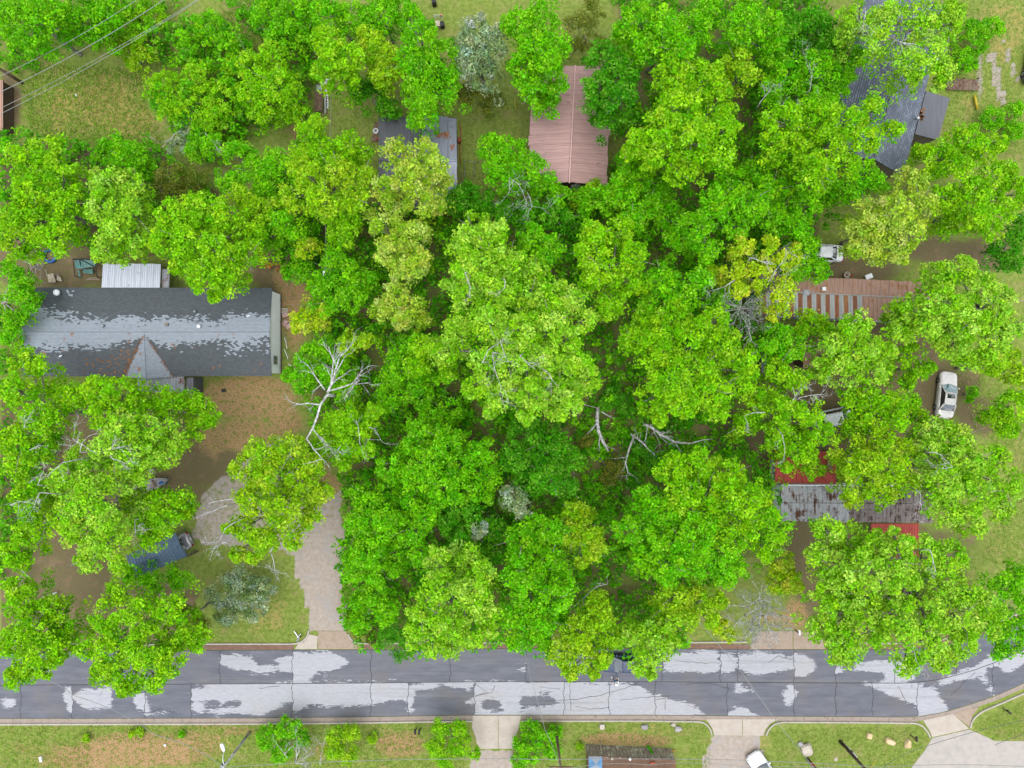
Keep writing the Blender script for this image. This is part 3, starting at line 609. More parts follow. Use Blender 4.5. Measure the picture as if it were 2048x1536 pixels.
# A: long house with grey shingles
def long_house():
    he, hr = 2.85, 3.8
    tl, tr, br, bl = P3(45, 575, he), P3(544, 576, he), P3(543, 752, he), P3(45, 753, he); rl, rr = P3(40, 664, hr), P3(539, 664, hr)
    root = empty('house', ((tl.x + tr.x) / 2, (tl.y + bl.y) / 2, 0), 0, 'long low house with grey shingled roof and white gable wall', 'house')
    yr = rl.y - root.location.y
    ms = shingle('grey_shingles', S(92, 100, 106), S(180, 192, 206), None, 1.75, ridge=yr, var=1.2)
    msf = shingle('grey_shingles_front', S(92, 100, 106), S(180, 192, 206), S(176, 112, 54), 1.5, ridge=yr, var=1.2)
    courses([tl, tr, rr, rl], 32).build('roof_slope', ms, root); courses([bl, br, rr, rl], 32).build('roof_slope', msf, root)
    MB().tube([rl + Vector((0, 0, .015)), rr + Vector((0, 0, .015))], .06, 6).build('ridge_cap', ms, root)
    inx = 0.12; A, B, C, D = Vector((tl.x + inx, tl.y - .35)), Vector((tr.x - .05, tr.y - .3)), Vector((br.x - .05, br.y + .3)), Vector((bl.x + inx, bl.y + .35))
    walls(root, [A, B, C, D], he - .1, 'white_siding')
    g = MB(); yb = (B.y + C.y) / 2       # gable triangle above the end wall
    g.loft([[(B.x - .06, B.y, he - .1), (B.x - .06, C.y, he - .1), (B.x - .06, yb, hr - .1)], [(B.x, B.y, he - .1), (B.x, C.y, he - .1), (B.x, yb, hr - .1)]]); g.build('gable', M['white_siding'], root)
    for k in range(11): MB().box((B.x + .004, (B.y + C.y) / 2, .35 + k * .23), (.012, abs(B.y - C.y) - .05, .02)).build('siding_lap', M['white_siding'], root)
    MB().prism([(B.x + .01, B.y), (B.x + .1, B.y), (B.x + .1, C.y), (B.x + .01, C.y)], 0, .32).build('skirting', M['tan_siding'], root)
    window(root, (B.x, C.y + 1.35, 1.75), .8, .95, (0, 1, 0), (1, 0, 0), 'glass_dark', 'steel')
    for k in range(4): MB().box((B.x + .02, C.y + 1.05 + k * .2, 1.75), (.03, .02, .9)).build('window_bar', M['steel'], root)
    for x in (110, 190, 430, 500): window(root, (*P(x, 748, he), 1.7)[:2] + (1.7,), 1.1, 1.1, (1, 0, 0), (0, -1, 0))
    # cross gable over the porch
    ap = P3(288, 668, hr - .05); fr = P3(292, 757, hr - .12); vl, vr = P3(250, 754, he + .02), P3(346, 754, he + .02)
    mg = shingle('grey_shingles_porch', S(110, 118, 124), S(172, 184, 198), S(176, 112, 54), 9.0, ridge=yr)
    courses([vl, fr, ap, ap + Vector((-.01, 0, -.005))], 18).build('gable_slope', mg, root); courses([fr, vr, ap + Vector((.01, 0, -.005)), ap], 18).build('gable_slope', mg, root)
    MB().tube([ap + Vector((0, 0, .02)), fr + Vector((0, 0, .02))], .05, 6).build('gable_ridge', mg, root)
    MB().loft([[vl + Vector((.2, .1, -.05)), vr + Vector((-.2, .1, -.05)), fr + Vector((0, .1, -.12))], [vl + Vector((.2, .18, -.05)), vr + Vector((-.2, .18, -.05)), fr + Vector((0, .18, -.12))]]).build('gable_face', M['white_siding'], root)
    # orange pine needles caught in the valleys
    r = random.Random(3)
    for (p, q, n) in ((ap, vl, 90), (ap, vr, 45)):
        nd = MB()
        for k in range(n):
            t = r.random() ** .7; c = p.lerp(q, t) + Vector((r.gauss(0, .05 + .16 * t), r.gauss(0, .12), .05)); a = r.uniform(0, 3.14); l = r.uniform(.06, .2)
            nd.box(c, (l, l * .5, .02), a)
        nd.build('pine_needles', M['needles'], root)['kind'] = 'stuff'
    nd = MB()
    for k in range(130):        # and drifted along the slope beside the porch
        x = 278 - abs(r.gauss(0, 60)); y = r.uniform(700, 751) if x > 235 else r.uniform(712, 750)
        if x < 90 or (x > 268 - (752 - y) * -.0 and y < 715): continue
        t = (753 - y) / 89.0; c = P3(x, y, he + (hr - he) * t + .02); l = r.uniform(.06, .26); nd.box(c, (l, l * .5, .02), r.uniform(-.4, .4))
    nd.build('pine_needles', M['needles'], root)['kind'] = 'stuff'
    # porch roof, porch side wall, posts
    pe = [P3(275, 784, 2.35), P3(369, 784, 2.35), P3(369, 752, 2.62), P3(275, 752, 2.62)]
    panel_roof(root, 'porch_roof', pe, 6, 3, ['porch_metal'], 4)
    for x in (279, 322, 366): a = P3(x, 782, 2.3); MB().box((a.x, a.y, 1.12), (.1, .1, 2.24)).build('porch_post', M['wood'], root)
    a, b = P(372, 755, 2.3), P(386, 786, 2.3); MB().prism([(a[0], a[1]), (b[0], a[1]), (b[0], b[1]), (a[0], b[1])], 0, 2.25).build('porch_room', M['dark_metal'], root)
    for k in range(4): q = P3(389 + k * 2.2, 760, .5); e = P3(387 + k * 2.4, 784, .2); MB().tube([q, e], .035, 5).build('leaning_plank', M['wood_tan'], root)
    # lean-to behind
    panel_roof(root, 'lean_to_roof', [P3(206, 528, 2.4), P3(322, 528, 2.4), P3(320, 578, 2.75), P3(203, 577, 2.75)], 9, 3, ['white_metal'], 6)
    panel_roof(root, 'lean_to_roof', [P3(324, 538, 2.2), P3(340, 538, 2.2), P3(338, 577, 2.5), P3(323, 577, 2.5)], 1, 3, ['porch_metal'], 7)
    for x in (208, 262, 318): a = P3(x, 531, 2.3); MB().box((a.x, a.y, 1.15), (.09, .09, 2.3)).build('lean_to_post', M['wood'], root)
    vent(root, 207, 652, 3.7, .17, .3, 'steel'); vent(root, 399, 653, 3.7, .2, .3, 'white'); vent(root, 391, 623, 3.45, .13, .28, 'blue_siding'); vent(root, 118, 586, 3.0, .33, .55, 'white', 'roof_turbine')
    p = P3(333, 649, 3.75); MB().box(p, (.35, .28, .2)).build('flue_box', M['tan_siding'], root, bevel=.02)
    for (x, y, w_, l_, a) in ((136, 584, .2, .5, .5), (141, 590, .45, .22, -.3), (146, 582, .3, .12, .2)): p = P3(x, y, 3.1); MB().box((p.x, p.y, 3.06), (w_, l_, .05), a).build('flashing', M['blue_siding'], root)
    for (x, y) in ((496, 632), (121, 712)): p = P3(x, y, 3.5); MB().box((p.x, p.y, 3.5), (.3, .1, .06), .4).build('scrap', M['white'], root)
M['needles'] = paint('pine_needles', S(172, 118, 68), 0.9, 0.25)
long_house()

# B: house with the grey metal roof
def grey_house():
    root = empty('house', (*P(835, 320), 0), 0, 'house with grey ribbed metal roof and a patch of rust', 'house')
    hr, he = 4.4, 3.2
    panel_roof(root, 'roof_slope', [P3(844, 228, he), P3(913, 236, he), P3(914, 322, hr), P3(842, 322, hr)], 4, 5, ['grey_metal'], 1)
    panel_roof(root, 'roof_slope', [P3(842, 414, he), P3(913, 412, he), P3(914, 323, hr), P3(842, 323, hr)], 4, 5, ['grey_metal'], 2)
    panel_roof(root, 'roof_slope', [P3(757, 234, he - .3), P3(842, 234, he - .3), P3(842, 322, hr - .35), P3(757, 322, hr - .35)], 5, 5, ['dark_metal'], 3)
    panel_roof(root, 'roof_slope', [P3(757, 410, he - .3), P3(842, 410, he - .3), P3(842, 323, hr - .35), P3(757, 323, hr - .35)], 5, 5, ['dark_metal'], 4)
    r = random.Random(8)
    for (cx, cy, sx, sy, n) in ((885, 270, 12, 5, 60), (905, 295, 3, 5, 14), (870, 372, 12, 8, 30)):
        rp = MB()
        for k in range(n):
            x, y = r.gauss(cx, sx * .6), r.gauss(cy, sy * .6)
            if x > 911: continue
            t = (y - 230) / 92 if y < 322 else (414 - y) / 92; p = P3(x, y, he + (hr - he) * t + .03); rp.box(p, (r.uniform(.05, .1), r.uniform(.1, .35), .02))
        rp.build('rust_patch', M['rust_red'], root)['kind'] = 'stuff'
    MB().tube([P3(843, 322, hr + .03), P3(914, 322, hr + .03)], .08, 6).build('ridge_cap', M['grey_metal'], root)
    a = [P(762, 238, 3), P(910, 240, 3), P(910, 408, 3), P(762, 408, 3)]; walls(root, a, he - .35, 'tan_siding')
    c = Vector(a[2]); window(root, (c.x - 1.8, c.y, 1.6), 1.2, 1.1, (1, 0, 0), (0, -1, 0)); door(root, (c.x - 4.2, c.y, 1.05), .95, 2.05, (1, 0, 0), (0, -1, 0)); window(root, (c.x, c.y + 3, 1.6), 1.2, 1.1, (0, 1, 0), (1, 0, 0))
grey_house()

# C: house with the rose brown roof
def rose_house():
    root = empty('house', (*P(1140, 260), 0), 0, 'house with rose brown ribbed metal gable roof', 'house'); he, hr = 3.2, 4.9
    panel_roof(root, 'roof_slope', [P3(1056, 372, he), P3(1062, 130, he), P3(1150, 132, hr), P3(1138, 364, hr)], 12, 3, ['rose_metal'], 1)
    panel_roof(root, 'roof_slope', [P3(1212, 372, he), P3(1226, 130, he), P3(1151, 132, hr), P3(1139, 364, hr)], 12, 3, ['rose_metal'], 2)
    MB().tube([P3(1138.5, 366, hr + .03), P3(1150.5, 131, hr + .03)], .12, 6).build('ridge_cap', M['rose_metal'], root)
    a = [P(1064, 140, 3), P(1216, 140, 3), P(1207, 364, 3), P(1062, 364, 3)]; walls(root, a, he - .1, 'brown_siding')
    c, d = Vector(a[3]), Vector(a[2]); m = (c + d) / 2
    MB().loft([[(c.x + .2, c.y - .02, he - .1), (d.x - .2, d.y - .02, he - .1), (m.x, m.y - .02, hr - .15)], [(c.x + .2, c.y + .06, he - .1), (d.x - .2, d.y + .06, he - .1), (m.x, m.y + .06, hr - .15)]]).build('gable', M['brown_siding'], root)
    door(root, (m.x + 1, c.y, 1.05), .95, 2.05, (1, 0, 0), (0, -1, 0)); window(root, (m.x - 1.5, c.y, 1.6), 1.2, 1.1, (1, 0, 0), (0, -1, 0)); window(root, (c.x, c.y + 4, 1.6), 1.2, 1.1, (0, 1, 0), (-1, 0, 0))
rose_house()

# D: dark shingled house
def dark_house():
    root = empty('house', (*P(1790, 160), 0), 0, 'dark blue grey shingled house with flat roofed annex', 'house'); he, hr = 3.4, 5.4
    A, B = P3(1748, 318, hr), P3(1836, -20, hr); ax = (B - A).normalized(); nn = Vector((ax.y, -ax.x, 0)); wd = 4.1; dz = Vector((0, 0, he - hr))
    ra, rb = A + nn * wd + dz, B + nn * wd + dz; la, lb = A - nn * wd + dz, B - nn * wd + dz
    ang = math.atan2(ax.y, ax.x)
    # shingle material works in plan coordinates turned to the ridge
    def sh(name, d, l):
        t = NT(name); p = t.scaled(t.obj(), (1, 1, 1), -ang); b = t.n('TexBrick'); b.offset = .5; t.l(p, b.inputs['Vector']); b.inputs['Scale'].default_value = 1
        b.inputs['Brick Width'].default_value = .42; b.inputs['Row Height'].default_value = .2; b.inputs['Mortar Size'].default_value = .03; b.inputs['Color1'].default_value = d; b.inputs['Color2'].default_value = l; b.inputs['Mortar'].default_value = tuple(x * .45 for x in d[:3]) + (1,)
        n = t.noise(.8, p, 5, .7); c = t.mix(t.step(n, .4, .65), b.outputs['Color'], tuple(x * .75 for x in d[:3]) + (1,)); return t.finish(c, .6, 0, b.outputs['Fac'], -.5, .01)
    m1, m2 = sh('slate_shingles', S(116, 126, 146), S(168, 180, 200)), sh('slate_shingles_shaded_side', S(80, 84, 98), S(104, 110, 126))
    courses([ra, rb, B, A], 22, .02).build('roof_slope', m1, root); courses([la, lb, B, A], 22, .02).build('roof_slope', m1, root)
    MB().tube([A + Vector((0, 0, .03)), B + Vector((0, 0, .03))], .08, 6).build('ridge_cap', m1, root)
    i = .35; pts = [ra - nn * i + ax * i, rb - nn * i - ax * i, lb + nn * i - ax * i, la + nn * i + ax * i]; walls(root, [(p.x, p.y) for p in pts], he - .1, 'tan_siding')
    a, b = pts[0], pts[3]; m = (a + b) / 2
    MB().loft([[Vector((a.x, a.y, he - .1)), Vector((b.x, b.y, he - .1)), Vector((m.x, m.y, hr - .25))], [Vector((a.x, a.y, he - .1)) + ax * .08, Vector((b.x, b.y, he - .1)) + ax * .08, Vector((m.x, m.y, hr - .25)) + ax * .08]]).build('gable', M['tan_siding'], root)
    window(root, (m.x, m.y, 1.6), 1.2, 1.1, nn, -ax); window(root, tuple((ra - nn * i + ax * 3).xy) + (1.6,), 1.2, 1.1, ax, nn); door(root, tuple((ra - nn * i + ax * 10).xy) + (1.05,), .95, 2.05, ax, nn)
    q = [P3(1852, 182, 3.0), P3(1900, 196, 2.8), P3(1876, 280, 2.8), P3(1830, 268, 3.0)]
    MB().slab(q, .14).build('annex_roof', M['dark_metal'], root); w4 = [(p.x, p.y) for p in q]; c = (sum(p[0] for p in w4) / 4, sum(p[1] for p in w4) / 4); walls(root, [(lerp(p[0], c[0], .08), lerp(p[1], c[1], .08)) for p in w4], 2.6, 'tan_siding', 'annex_wall')
    r = random.Random(4); rp = MB()
    for k in range(22): p = P3(r.gauss(1843, 3), r.gauss(218 + k, 3), 3.0); rp.box((p.x, p.y, 3.012), (r.uniform(.08, .25), r.uniform(.08, .3), .012), r.random())
    rp.build('leaf_drift', M['needles'], root)['kind'] = 'stuff'
    vent(root, 1833, 238, 3.6, .13, .4, 'white'); vent(root, 1871, 122, 3.6, .13, .4, 'white')
dark_house()
deck = empty('wooden_deck', (*P(1925, 168), 0), 0, 'weathered brown wooden deck walk beside the dark house', 'deck')
for k in range(22): x = 1894 + k * 2.9; a, b = P3(x, 157 + k * .1, .4), P3(x + .4, 179 + k * .1, .4); MB().box(((a.x + b.x) / 2, (a.y + b.y) / 2, .4), (.13, abs(a.y - b.y), .04)).build('plank', M['wood'], deck)
for x in (1896, 1925, 1954):
    for y in (159, 176): a = P3(x, y, 0); MB().box((a.x, a.y, .17), (.1, .1, .38)).build('post', M['wood'], deck)

# E: rusty trailer
def trailer():
    root = empty('mobile_home', (*P(1690, 595), 0), 0, 'long mobile home with rust brown and zinc striped metal roof', 'mobile home'); h, hc = 3.2, 3.4
    U = lambda x, v, z: P3(x, 552 + (x - 1570) * .045 + v, z)
    n = 19; X0, X1 = 1514, 1862
    panel_roof(root, 'roof_slope', [U(X0, 0, h), U(X1, 0, h), U(X1 - 2, 32, hc), U(X0, 32, hc)], n, 1, ['rust_panel'], 1, .006)
    panel_roof(root, 'roof_slope', [U(X0, 80, h), U(X1, 80, h), U(X1 - 2, 32.5, hc), U(X0, 32.5, hc)], n * 2, 1, lambda i: ('zinc' if i % 2 == 0 and i < 23 else 'rust_red' if i < 23 else 'rust_panel'), 2, .004)
    MB().tube([U(X0, 32, hc + .03), U(X1, 32, hc + .03)], .06, 6).build('roof_seam', M['zinc'], root)
    a = [tuple(U(X0 + 2, 2, h).xy), tuple(U(X1 - 2, 2, h).xy), tuple(U(X1 - 2, 78, h).xy), tuple(U(X0 + 2, 78, h).xy)]; walls(root, a, h - .08, 'blue_siding')
    d = (Vector(a[2]) - Vector(a[3])).normalized(); o = Vector((d.y, -d.x, 0)); o = o if o.y < 0 else -o
    for t in (.15, .4, .75): p = Vector(a[3]).lerp(Vector(a[2]), t); window(root, (p.x, p.y, 1.9), 1.1, .8, (d.x, d.y, 0), o)
    p = Vector(a[3]).lerp(Vector(a[2]), .58); door(root, (p.x, p.y, 1.6), .85, 1.95, (d.x, d.y, 0), o)
    p = P3(1647, 578, 3.45); MB().box((p.x, p.y, 3.5), (.38, .38, .28)).build('roof_box', M['white'], root, bevel=.03)
    p = P3(1612, 585, 3.42); MB().box((p.x, p.y, 3.42), (.7, .6, .08), -.05).box((p.x, p.y, 3.49), (.5, .42, .06), -.05).build('roof_hatch', M['steel'], root, bevel=.015)
trailer()

# F: rusty white trailer with red roofed lean-tos
def rusty_house():
    root = empty('mobile_home', (*P(1710, 1005), 0), 0, 'mobile home with rust stained white metal roof between red lean-tos', 'mobile home'); h = 3.1
    mt = lambda i: 'rusty_white' if i < 9 else 'rusty_grey'
    panel_roof(root, 'roof_slope', [P3(1562, 1042, h), P3(1865, 1046, h), P3(1865, 1008, h + .22), P3(1562, 1006, h + .22)], 20, 1, mt, 1, .004)
    panel_roof(root, 'roof_slope', [P3(1562, 971, h), P3(1865, 973, h), P3(1865, 1007, h + .22), P3(1562, 1005, h + .22)], 20, 1, mt, 2, .004)
    a = [P(1566, 973, h), P(1862, 975, h), P(1862, 1044, h), P(1566, 1040, h)]; walls(root, a, h - .1, 'white_siding')
    MB().tube([P3(1562, 970, h + .03), P3(1865, 972, h + .03)], .055, 6).build('roof_edge_trim', M['white'], root)
    panel_roof(root, 'red_roof', [P3(1550, 902, 2.5), P3(1672, 902, 2.5), P3(1672, 968, 2.85), P3(1550, 966, 2.85)], 7, 3, ['red_metal'], 3)
    panel_roof(root, 'green_roof', [P3(1540, 920, 2.4), P3(1549, 920, 2.4), P3(1549, 966, 2.6), P3(1540, 966, 2.6)], 1, 2, ['dark_metal'], 5)
    panel_roof(root, 'red_roof', [P3(1742, 1112, 2.3), P3(1838, 1112, 2.3), P3(1838, 1047, 2.8), P3(1742, 1047, 2.8)], 6, 3, ['red_metal'], 4)
    for (x, y) in ((1552, 905), (1610, 905), (1668, 905), (1746, 1108), (1790, 1108), (1834, 1108)): p = P3(x, y, 2.35); MB().box((p.x, p.y, 1.12), (.1, .1, 2.26)).build('post', M['wood'], root)
    for (x, y) in ((1674, 996), (1669, 1035)): vent(root, x, y, 3.2, .09, .25, 'white')
    c = Vector(a[3]); window(root, (c.x + 3, c.y, 1.9), 1.1, .8, (1, 0, 0), (0, -1, 0)); door(root, (c.x + 8.5, c.y, 1.4), .85, 1.95, (1, 0, 0), (0, -1, 0), 'brown_siding')
rusty_house()
mb = MB(); q = [P3(1642, 950, 2.95), P3(1660, 966, 2.95), P3(1669, 955, 3.05), P3(1650, 940, 3.05)]; ribbed(mb, q, 4); o = mb.build('roof_sheet', M['red_metal']); tag(o, 'loose tilted red metal roof sheet lying on the red lean-to', 'metal sheet')
mb = MB(); mb.slab([P3(1655, 916, 3.0), P3(1664, 916, 3.0), P3(1664, 940, 3.05), P3(1655, 940, 3.05)], .06); o = mb.build('board', M['wood']); tag(o, 'brown board lying beside the tilted red metal sheet', 'board')

# small shed roof glimpsed under the trees near the large wood tree
def small_shed(label, x0, y0, x1, y1, h, mat, seed):
    root = empty('shed', (*P((x0 + x1) / 2, (y0 + y1) / 2), 0), 0, label, 'shed')
    panel_roof(root, 'roof_slope', [P3(x0, y1, h), P3(x1, y1, h), P3(x1, y0, h + .3), P3(x0, y0, h + .3)], 4, 2, [mat], seed)
    walls(root, [P(x0 + 2, y0 + 2, h), P(x1 - 2, y0 + 2, h), P(x1 - 2, y1 - 2, h), P(x0 + 2, y1 - 2, h)], h - .08, 'brown_siding'); p = P((x0 + x1) / 2, y1 - 2, h); door(root, (*p, 1.0), .8, 1.9, (1, 0, 0), (0, -1, 0), 'wood')
small_shed('small dark roofed shed half hidden under trees near the rusty trailer', 1522, 700, 1562, 745, 2.4, 'dark_metal', 1)
small_shed('small brown roofed shed under the whitish lime tree by the rusty trailer', 1606, 690, 1650, 735, 2.5, 'rust_panel', 2)
small_shed('weathered wood shed at the edge of the field under the wires', -45, 160, 6, 262, 1.7, 'rust_panel', 3)

# G: blue carport
def carport():
    root = empty('carport', (*P(312, 1112), 0), 0, 'slate blue ribbed metal carport open at both ends', 'carport'); h = 2.5
    A, B, C, D = P3(375, 1111, h), P3(274, 1157, h), P3(252, 1111, h), P3(352, 1066, h)
    mid = lambda p, q: (p + q) / 2 + Vector((0, 0, .25))
    panel_roof(root, 'roof_slope', [A, B, mid(B, C), mid(A, D)], 6, 3, ['blue_metal'], 1); panel_roof(root, 'roof_slope', [D, C, mid(B, C), mid(A, D)], 6, 3, ['blue_metal'], 2)
    for p, q in ((A, B), (D, C)):
        for t in (.03, .35, .66, .97): s = p.lerp(q, t); s = s.lerp((A + C) / 2, .03); MB().box((s.x, s.y, 1.22), (.08, .08, 2.44)).build('post', M['steel'], root)
        MB().tube([p.lerp((A + C) / 2, .03) + Vector((0, 0, -.1)), q.lerp((A + C) / 2, .03) + Vector((0, 0, -.1))], .04, 5).build('beam', M['steel'], root)
carport()

# H: mossy shed beyond the street
def mossy_shed():
    root = empty('shed', (*P(1270, 1515), 0), 0, 'long low shed with mossy board wall and brown flat roof', 'shed'); h = 1.95
    X = lambda t: 1175 + 176 * t
    e = lambda x: 1512 + (x - 1175) * .05
    for k in range(26):
        a, b = P3(X(k / 26) + .3, e(X(k / 26)), h), P3(X((k + 1) / 26) - .25, e(X((k + 1) / 26)), h); s = .05 * ((k * 7) % 4); o = Vector((0, .22, 0))
        MB().slab([a + Vector((0, 0, s - .1)), b + Vector((0, 0, s - .1)), Vector((b.x, b.y, 0)) + o, Vector((a.x, a.y, 0)) + o], .03).build('wall_board', M['moss_roof'], root)
    for k in range(8):
        a, b = X(k / 8) + .6, X((k + 1) / 8) + .3
        MB().slab([P3(a, e(a) - 1, h + .02), P3(b, e(b) - 1, h + .02), P3(b, e(b) + 70, h - .1), P3(a, e(a) + 70, h - .1)], .03).build('roof_panel', M['brown_roof'], root)
    q = [P(1177, 1514, h), P(1350, 1522, h), P(1350, 1582, h), P(1177, 1578, h)]; walls(root, q[0:1] + q[1:], h - .15, 'brown_siding'); p = P(1350, 1540, h); door(root, (p[0], p[1], .95), .8, 1.6, (0, 1, 0), (1, 0, 0), 'wood')
mossy_shed()
# ------------------------------------------------------------------ trees
PAL = {  # leaf colours as they read in the photograph, several per kind, mixed clump by clump
    'lime':   [(136, 200, 12), (118, 190, 6), (156, 208, 28), (104, 178, 4)],
    'frost':  [(152, 206, 42), (132, 196, 20), (172, 214, 74), (114, 184, 10)],
    'green':  [(98, 184, 6), (114, 196, 8), (82, 168, 4), (132, 202, 18)],
    'deep':   [(66, 150, 10), (80, 164, 14), (54, 134, 8), (100, 174, 30)],
    'pale':   [(170, 200, 62), (152, 192, 40), (188, 206, 92), (132, 182, 28)],
    'yellow': [(176, 206, 30), (160, 202, 18), (196, 210, 62), (144, 196, 12)],
    'ylime':  [(150, 198, 20), (136, 192, 14), (166, 202, 40), (118, 180, 10)],
    'silver': [(150, 174, 128), (126, 154, 98), (180, 196, 164), (106, 138, 74)],
    'bronze': [(116, 130, 40), (104, 120, 34), (132, 140, 56), (92, 116, 30)],
}
LEAF_K = 0.75
PALN = {k: np.array([[lin(c) * LEAF_K for c in q] for q in v]) for k, v in PAL.items()}
DENS = 1.0

def leaves_on(centres, radii, per, size, rng, flat=0.75, up=0.7, narrow=0.6, colours=None, low=-0.35):
    """leaf-sized rhombs on the outside of round clumps -> verts, quads, one colour per leaf"""
    n = len(centres); N = n * per
    c = np.repeat(centres, per, 0); r = np.repeat(radii, per)
    d = rng.normal(size=(N, 3)); d /= np.linalg.norm(d, axis=1, keepdims=True)
    flip = d[:, 2] < low; d[flip, 2] *= -1
    rad = r * rng.uniform(0.45, 1.06, N); p = c + d * rad[:, None] * np.array([1, 1, flat])
    nr = d * 0.6 + np.array([0, 0, up]) + rng.normal(size=(N, 3)) * 0.40; nr /= np.linalg.norm(nr, axis=1, keepdims=True)
    t = np.cross(nr, rng.normal(size=(N, 3))); t /= np.linalg.norm(t, axis=1, keepdims=True); b = np.cross(nr, t)
    L = rng.uniform(size[0], size[1], N)[:, None] * 0.5; W = L * narrow * rng.uniform(0.7, 1.25, N)[:, None]
    dr = nr * L * 0.25
    V = np.stack([p - t * L - dr, p - b * W + dr * .4, p + t * L - dr, p + b * W + dr * .4], 1).reshape(-1, 3)
    Q = np.arange(N * 4).reshape(N, 4)
    C = None
    if colours is not None:
        pal = colours; k = rng.integers(0, len(pal), n); base = pal[k] * 0.6 + pal[rng.integers(0, len(pal), n)] * 0.4
        base = base * rng.uniform(0.85, 1.15, (n, 1)) * np.stack([rng.uniform(.9, 1.1, n), np.ones(n), rng.uniform(.7, 1.4, n)], 1)
        C = np.repeat(base, per, 0) * rng.uniform(0.62, 1.4, (N, 1)); C[:, 0] *= rng.uniform(0.85, 1.15, N)
        tip = rng.random(N) < 0.13; C[tip] = C[tip] * 1.05 + np.array([.09, .08, .03])
    return V, Q, C

def leaf_object(name, V, Q, C, parent, loc):
    o = mesh_np(name, V, Q, M['leaf'], parent, loc)
    at = o.data.color_attributes.new('leaf_colour', 'FLOAT_COLOR', 'CORNER')
    a = np.ones((len(Q) * 4, 4), np.float32); a[:, :3] = np.repeat(C, 4, 0); at.data.foreach_set('color', a.ravel())
    return o

def branchy(mb, p, d, length, rad, lev, r, bend=0.35, k=5, kids=(2, 4), spread=0.75, rise=0.0):
    """a limb that bends, tapers and forks"""
    n = 4 if lev > 0 else 3; pts = [Vector(p)]; d = Vector(d).normalized()
    for i in range(n):
        d = (d + Vector((r.gauss(0, bend), r.gauss(0, bend), r.gauss(0, bend * .7) + rise)) * 0.5).normalized(); pts.append(pts[-1] + d * length / n)
    end = rad * (0.5 if lev > 0 else 0.3)
    mb.tube(pts, [rad + (end - rad) * i / n for i in range(n + 1)], k)
    if lev > 0:
        for j in range(r.randint(*kids)):
            i = r.randint(1, n); q = pts[i]
            nd = (d + Vector((r.gauss(0, spread), r.gauss(0, spread), r.gauss(0, spread * .5) + rise))).normalized()
            branchy(mb, q, nd, length * r.uniform(.45, .75), max(0.012, rad * r.uniform(.4, .62)), lev - 1, r, bend, max(3, k - 1), kids, spread, rise)

